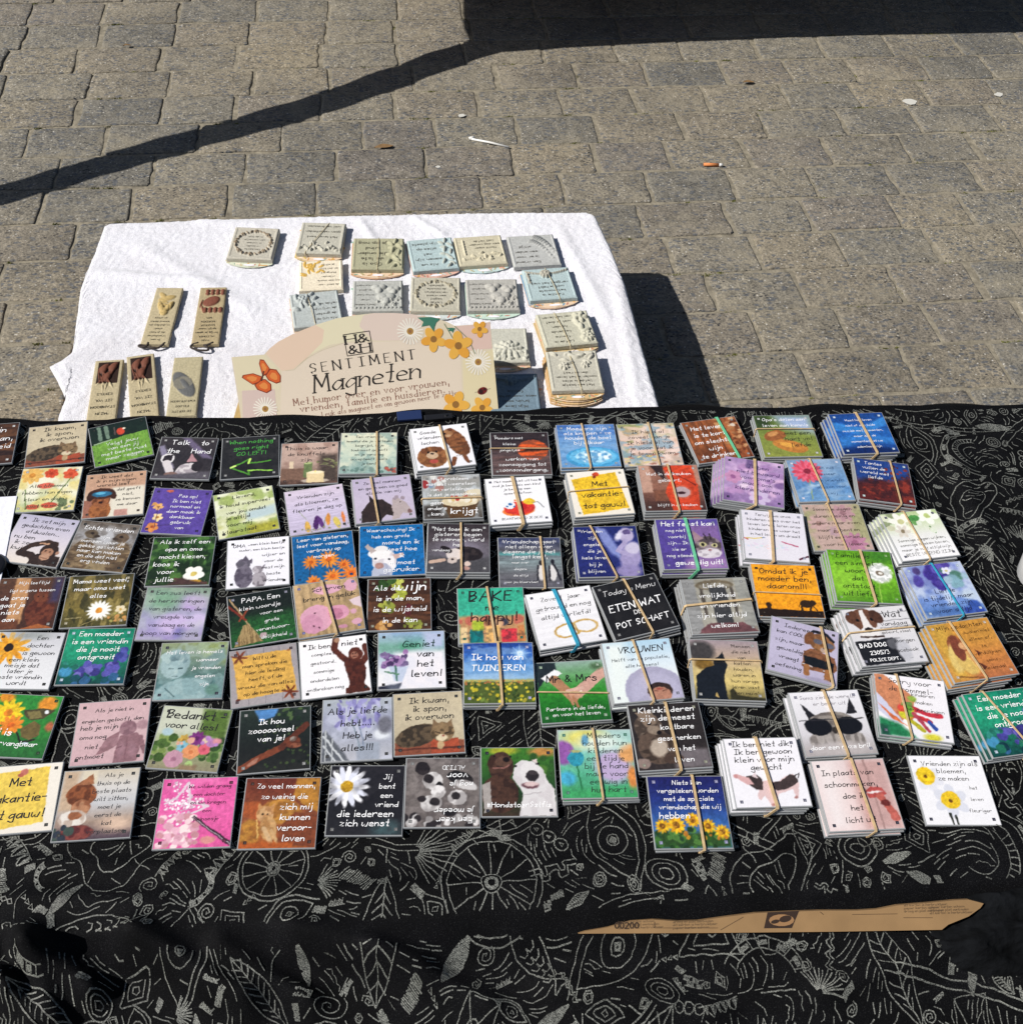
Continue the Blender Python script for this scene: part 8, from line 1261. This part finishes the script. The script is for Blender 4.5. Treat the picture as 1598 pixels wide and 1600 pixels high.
 ('baddog', 0.45824, 0.53061, 0.0048, 0.0665, 4, 'stack with a brown and white dog holding a black name board', '#778', ('h', 0.43, 0.41, 1.4, 't'), (-2.4, -0.6), [((0.56, 0.08, 0.9, 0.24), 'Wat', '#1c1a1e', ''), ((0.52, 0.24, 0.94, 0.4), 'vandaag', '#1c1a1e', ''), ((0.48, 0.38, 0.96, 0.54), 'gebeurt, staat', '#1c1a1e', ''), ((0.62, 0.54, 0.96, 0.7), 'morgen', '#1c1a1e', ''), ((0.42, 0.72, 0.96, 0.84), 'op facebook', '#1c1a1e', ''), ((0.06, 0.6, 0.48, 0.72), 'BAD DOG', '#f4f4f6', 'S'), ((0.2, 0.74, 0.48, 0.84), '230573', '#f4f4f6', 'S'), ((0.16, 0.86, 0.6, 0.97), 'POLICE DEPT.', '#f4f4f6', 'S')]),
 ('gedachten', 0.53577, 0.50532, 0.0683, 0.0663, 5, 'tall orange-brown stack with a red-haired girl in a yellow dress', '#cba', ('v', 0.38, 0.48, 1.8, 't'), (-3.0, -1.1), [((0.14, 0.05, 0.85, 0.16), 'Mijn gedachten', '#3c2010', ''), ((0.5, 0.16, 0.94, 0.9), 'dwalen niet|alleen af,|ze|verdwijnen|soms|helemaal', '#3c2010', '')]),
 ('vlinder', -0.34344, 0.51448, -0.1493, 0.0631, 1, 'green magnet with yellow flowers and two brown butterflies', '#123c18', None, None, [((0.1, 0.55, 0.5, 0.7), 'jij is', '#f4f4f6', 'k'), ((0.2, 0.7, 0.85, 0.88), 'vervangbaar', '#f4f4f6', 'k')]),
 ('engel2', -0.26224, 0.50047, -0.0076, 0.0635, 1, 'pink magnet with a small winged angel seen from behind', '#222', None, None, [((0.06, 0.08, 0.94, 0.4), 'Als je niet in|engelen gelooft, dan', '#1c1a1e', ''), ((0.06, 0.36, 0.58, 0.5), 'heb je mijn', '#1c1a1e', ''), ((0.05, 0.5, 0.44, 0.95), 'oma nog|niet|ontmoet', '#1c1a1e', '')]),
 ('bedankt', -0.19318, 0.48724, -0.1708, 0.0625, 1, 'magnet with a bouquet of pink, orange and blue roses', '#333', None, None, [((0.1, 0.05, 0.95, 0.26), 'Bedankt -', '#1c1a1e', 'K'), ((0.1, 0.24, 0.82, 0.4), 'voor alles!', '#1c1a1e', 'K')]),
 ('zooveel', -0.11987, 0.47916, -0.007, 0.0634, 1, 'dark magnet with an orangutan stretching out its long arm', '#999', None, None, [((0.14, 0.16, 0.76, 0.56), 'Ik hou|zoooooveel|van je!', '#f4f4f6', 'K')]),
 ('liefde', -0.0474, 0.48232, -0.04, 0.0631, 1, 'grey-lilac magnet with lavender in a basket', '#333', None, None, [((0.06, 0.12, 0.95, 0.9), 'Als je liefde|hebt.....|Heb je|alles!!!', '#1c1a1e', 'K')]),
 ('cat2', 0.01628, 0.48254, -0.0323, 0.0635, 1, 'beige magnet with a tabby cat on red bricks, in the middle near the front', '#333', None, None, [((0.14, 0.08, 0.88, 0.48), 'Ik kwam,|ik spon,|ik overwon', '#1c1a1e', 'k')]),
 ('houden', 0.15955, 0.42552, -0.0827, 0.0665, 3, 'green and turquoise stack with a blue poppy seed head', '#587', ('v', 0.48, 0.53, 1.8, 't'), (0.5, -0.9), [((0.32, 0.03, 0.96, 0.94), 'Moeders|houden hun|kinderen|een tijdje|bij de hand|maar voor|eeuwig in|hun hart', '#26302c', '')]),
 ('klein', 0.22861, 0.44585, -0.031, 0.0665, 3, 'dark stack with a mother bear and her cub', '#998', ('v', 0.53, 0.56, 2.4, 't'), (0.2, -0.8), [((0.14, 0.04, 0.9, 0.3), 'Kleinkinderen|zijn de meest', '#f4f4f6', 'k'), ((0.34, 0.3, 0.96, 0.95), 'kostbare|geschenken|van het|leven', '#f4f4f6', 'k')]),
 ('bril', 0.37982, 0.44453, -0.0377, 0.0665, 3, 'stack with a white and grey cat wearing big black sunglasses', '#889', ('v', 0.5, 0.57, 2.2, 't'), (-1.6, -0.7), [((0.14, 0.06, 0.92, 0.26), 'Soms ziet de wereld|er beter uit', '#8c8890', ''), ((0.1, 0.8, 0.96, 0.95), 'door een roze bril', '#f4f4f6', 'k')]),
 ('sorry', 0.45955, 0.45286, -0.2355, 0.0665, 3, "white stack with a child's hand covered in red and yellow paint", '#667', ('v', 0.32, 0.42, 1.8, 't'), (-0.9, -0.8), [((0.2, 0.04, 0.8, 0.3), 'Sorry voor|de rommel-', '#2a282c', ''), ((0.4, 0.24, 0.96, 0.6), 'kinderen|maken|herinneringen', '#2a282c', '')]),
 ('moeder2', 0.54483, 0.42988, 0.04, 0.0665, 3, 'banded teal stack with blue lilac blossoms at the right edge', '#bcd', ('v', 0.3, 0.6, 1.6, 't'), (-3.4, -0.4), [((0.1, 0.05, 0.92, 0.6), 'Een moeder|is een vriendin|die je nooit|ontgroeit', '#f4f4f6', 'k')]),
 ('vak2', -0.33019, 0.44381, -0.0081, 0.0632, 1, 'single magnet with a yellow pinned note, front row at the left edge', '#333', None, None, [((0.1, 0.16, 0.84, 0.86), 'Met|vakantie-|tot gauw!', '#1c1a1e', 'K')]),
 ('kitten', -0.26584, 0.43263, -0.0353, 0.0641, 1, 'magnet with a fluffy ginger and white kitten on a window sill', '#333', None, None, [((0.42, 0.05, 0.95, 0.95), 'Als je|thuis op de|beste plaats|wilt zitten,|moet je|eerst de|kat|verplaatsen', '#2c2a30', '')]),
 ('pink', -0.18311, 0.41673, -0.0602, 0.0636, 1, 'hot pink magnet with a glitter star and pink flowers', '#5c1438', None, None, [((0.36, 0.08, 0.96, 0.66), 'We wilden graag|een dochter|en we kregen|een|prinsesje', '#3c1430', '')]),
 ('mannen', -0.11352, 0.40963, -0.083, 0.0642, 1, 'orange-brown magnet with a ginger cat on cushions', '#3a1c10', None, None, [((0.16, 0.06, 0.94, 0.36), 'Zo veel mannen,|zo weinig die', '#f4f4f6', 'k'), ((0.48, 0.36, 0.92, 0.94), 'zich mij|kunnen|veroor-|loven', '#f4f4f6', 'k')]),
 ('daisy', -0.04169, 0.4139, -0.0965, 0.0646, 1, 'black magnet with a large white daisy', '#777', None, None, [((0.62, 0.12, 0.94, 0.64), 'Jij|bent|een|vriend', '#f4f4f6', 'k'), ((0.14, 0.64, 0.86, 0.9), 'die iedereen|zich wenst', '#f4f4f6', 'k')]),
 ('lemur', 0.02355, 0.41465, -0.0929, 0.0649, 1, 'grey magnet with black and white lemurs, its text upside down', '#888', None, None, [((0.5, 0.06, 0.8, 0.22), 'ALTIJD', '#f4f4f6', 'f'), ((0.55, 0.2, 0.85, 0.33), 'voor', '#f4f4f6', 'f'), ((0.6, 0.32, 0.9, 0.46), 'nog je', '#f4f4f6', 'f'), ((0.4, 0.7, 0.95, 0.95), 'Een keer|je moeder', '#f4f4f6', 'f')]),
 ('selfie', 0.08971, 0.41815, -0.0899, 0.0656, 1, 'magnet with a white and a brown dog close together like a selfie', '#223', None, None, [((0.06, 0.76, 0.97, 0.92), '#HondstoerSelfie', '#f4f4f6', 'k')]),
 ('niets', 0.23088, 0.37459, -0.0883, 0.0665, 2, 'blue stack with yellow sunflowers and white handwriting, front row', '#99b', ('v', 0.6, 0.62, 2.2, 't'), (0.1, -0.7), [((0.12, 0.04, 0.94, 0.5), 'Niets kan|vergeleken worden|met de speciale|vriendschap die wij', '#f4f4f6', 'k'), ((0.1, 0.5, 0.5, 0.62), 'hebben', '#f4f4f6', 'k')]),
 ('pig', 0.30543, 0.4014, -0.069, 0.0665, 4, 'white stack with a small pink and black pig', '#778', ('v', 0.44, 0.53, 2.8, 't'), (-1.8, -0.6), [((0.08, 0.04, 0.94, 0.5), 'Ik ben niet dik,|Ik ben gewoon|klein voor mijn|gewicht', '#1c1a1e', 'k')]),
 ('licht', 0.3792, 0.37449, -0.0505, 0.0665, 3, 'pale pink stack with red lips and fingers, front row', '#334', ('v', 0.55, 0.6, 2.2, 't'), (-1.0, -0.7), [((0.1, 0.12, 0.8, 0.94), 'In plaats van|schoonmaken,|doe ik|het|licht uit', '#1c1a1e', 'k')]),
 ('daffodil', 0.46886, 0.37271, -0.1037, 0.0665, 1, 'white magnet with two yellow daffodils, front row far right', '#445', None, None, [((0.16, 0.08, 0.94, 0.4), 'Vrienden zijn als|bloemen,|ze maken', '#1c1a1e', ''), ((0.62, 0.4, 0.97, 0.88), 'het|leven|fleuriger', '#1c1a1e', '')])]
# ------------------------------------------------------------------ photo magnets: data rows (see below), single ones and banded bundles
TH = .003
M_PADS = {}
def body_mesh(L):
    h = L / 2; return MB().box(-h, h, -h, h, 0, TH - .0007, None, .0004).mesh('acrylic_tile', [M_EDGE])
BODY = {}
def picture_mesh(key, L):
    a = Art(seed=hash_s(key) % 977); ART[key](a); m = np.clip(1.35 * (1 - a.a.min(2)) - .25, 0, 1)[..., None]; a.a = np.clip(a.a * (1 + m * (.42 * (fbm(a.x * 26, a.y * 26, a.seed, 3)[..., None] - .5) + .16 * (vnoise(a.x * 90, a.y * 90, a.seed)[..., None] - .5))), 0, 1); a.gr(.02, 60, 60)
    n = a.n; h = L / 2 - .0009; xs = np.linspace(-h, h, n); X, Y = np.meshgrid(xs, xs[::-1])
    v = np.column_stack([X.ravel(), Y.ravel(), np.zeros(n * n)]); f = grid_faces(n, n)[:, ::-1]
    return mesh_np('printed_picture', v, f, [M_PIC], False, lin((a.a * .9 + a.a.mean(2, keepdims=True) * .1).reshape(-1, 3)) * .95)
MODES = {'': dict(wf=.6, jit=.25), 'k': dict(wf=.70, jit=.2), 'K': dict(wf=.76, jit=.12, it=2), 'S': dict(wf=1.0, jit=0, slant=0), 's': dict(wf=.4, jit=.2, it=2, slant=.3), 'd': dict(wf=.5, jit=.3), 'f': dict(wf=.66, jit=.2, flip=True)}
def lettering_mesh(key, L, pin, blocks):
    rb = RB(); q = L / 2 - .0058
    for sx in (-1, 1):
        for sy in (-1, 1): rb.quad(sx * q, sy * q, .0014, tuple(c * .62 for c in lc(pin))); rb.quad(sx * q + .0004, sy * q - .0003, .0007, tuple(min(1, c * .9 + .03) for c in lc(pin)))
    for box, text, col, mode in blocks:
        box = (max(.085, box[0]), max(.05, box[1]), min(.915, box[2]), min(.955, box[3]))
        lines = text.split('|'); lum = sum(hx(col)) / 3
        block(rb, box, lines, lc(col), L, **MODES[mode])
    n = 0
    me = rb.mesh('lettering', [M_INK], 0.0)
    co = np.empty(len(me.vertices) * 3, np.float32); me.vertices.foreach_get('co', co); co = co.reshape(-1, 3); co[:, 2] += .00012
    me.vertices.foreach_set('co', co.ravel()); return me
BMAT = {'t': M_BAND, 'g': M_BANDG, 'b': M_BANDB}
def band_mesh(L, hgt, band, drift):
    ax, u0, u1, w, c = band; w *= .001; h = L / 2 + .0006; e = .0006; dx, dy = drift[0] * .001, drift[1] * .001
    n = max(1, round(hgt / TH)); bx = dx * (n - 1)
    a, b = (u0 - .5) * L, (u1 - .5) * L
    if ax == 'h': a, b = -a, -b
    # loop in the local plane of the band: s runs across the tile (far to near, or left to right)
    lowS = (dy if ax == 'v' else dx) * (n - 1)
    if ax == 'v':
        loop = [(a, h, .0006), (a, h, hgt - .0006), (a, h - .001, hgt + e), ((a + b) / 2, 0, hgt + e + .0002), (b, -h + .001, hgt + e), (b, -h - .0002, hgt - .0006), (b + dx * (n - 1) * .4 - .0015 * n, -h + min(lowS, 0) - .0004, .0008), (a, 0, .0003)]
    else:
        loop = [(-h + min(lowS, 0), a - .001 * n, .0008), (-h - .0002, a, hgt - .0006), (-h + .001, a, hgt + e), (0, (a + b) / 2, hgt + e + .0002), (h - .001, b, hgt + e), (h, b, hgt - .0006), (h, b, .0008), (0, a, .0003)]
    P = [Vector(p) for p in loop]; m = MB(); k = len(P); V = []; F = []
    for i, p in enumerate(P):
        t = (P[(i + 1) % k] - P[i - 1]); side = Vector((1, 0, 0)) if ax == 'v' else Vector((0, 1, 0)); t.normalize()
        nrm = t.cross(side).normalized()
        if (p - Vector((0, 0, hgt / 2))).dot(nrm) < 0: nrm = -nrm
        for s_, q in ((-1, 0), (1, 0), (1, 1), (-1, 1)): V.append(tuple(p + side * (s_ * w / 2) + nrm * (q * .0009)))
    for i in range(k):
        j = (i + 1) % k
        for q in range(4): F.append([i * 4 + q, i * 4 + (q + 1) % 4, j * 4 + (q + 1) % 4, j * 4 + q])
    m.add(V, F); return m.mesh('rubber_band', [BMAT[c]])
def build_magnets():
    for key, x, y, ang, L, n, lab, pin, band, drift, blocks in MAGNETS:
        r = random.Random(hash_s(key)); Lk = round(L, 4)
        if Lk not in BODY: BODY[Lk] = body_mesh(Lk)
        pm = picture_mesh(key, Lk); lm = lettering_mesh(key, Lk, pin, blocks)
        z0 = TZ + .0022
        if n == 1 and not band:
            o = obj('photo_magnet', BODY[Lk], None, (x, y, z0), ang); tag(o, lab, 'magnet', 'single photo magnets laid out on the cloth')
            obj('printed_picture', pm, o, (0, 0, TH - .00062)); obj('lettering', lm, o, (0, 0, TH - .00062)); continue
        root = obj('magnet_bundle', None, None, (x, y, z0), ang); tag(root, lab, 'magnets', 'bundles of photo magnets held by rubber bands')
        dx, dy = (drift or (0, -.4)); c, s = math.cos(-ang), math.sin(-ang); lx, ly = (dx * c - dy * s) * .001, (dx * s + dy * c) * .001
        for i in range(n):
            k = n - 1 - i                      # levels below the top one
            jx, jy, ja = (r.uniform(-.0006, .0006), r.uniform(-.0005, .0005), r.uniform(-.018, .018)) if k else (0, 0, 0)
            t = obj('magnet', BODY[Lk], root, (lx * k + jx, ly * k + jy, i * TH), ja)
            obj('printed_picture', pm, t, (0, 0, TH - .00062))
            if k == 0: obj('lettering', lm, t, (0, 0, TH - .00062))
        if band: obj('rubber_band', band_mesh(Lk, n * TH, band, (lx * 1000, ly * 1000)), root)
        if key == 'cool': root.rotation_euler = (-.055, .05, ang); root.location.z += .0065
        if key == 'tantes': root.rotation_euler = (.0, .05, ang); root.location.z += .002
build_magnets()
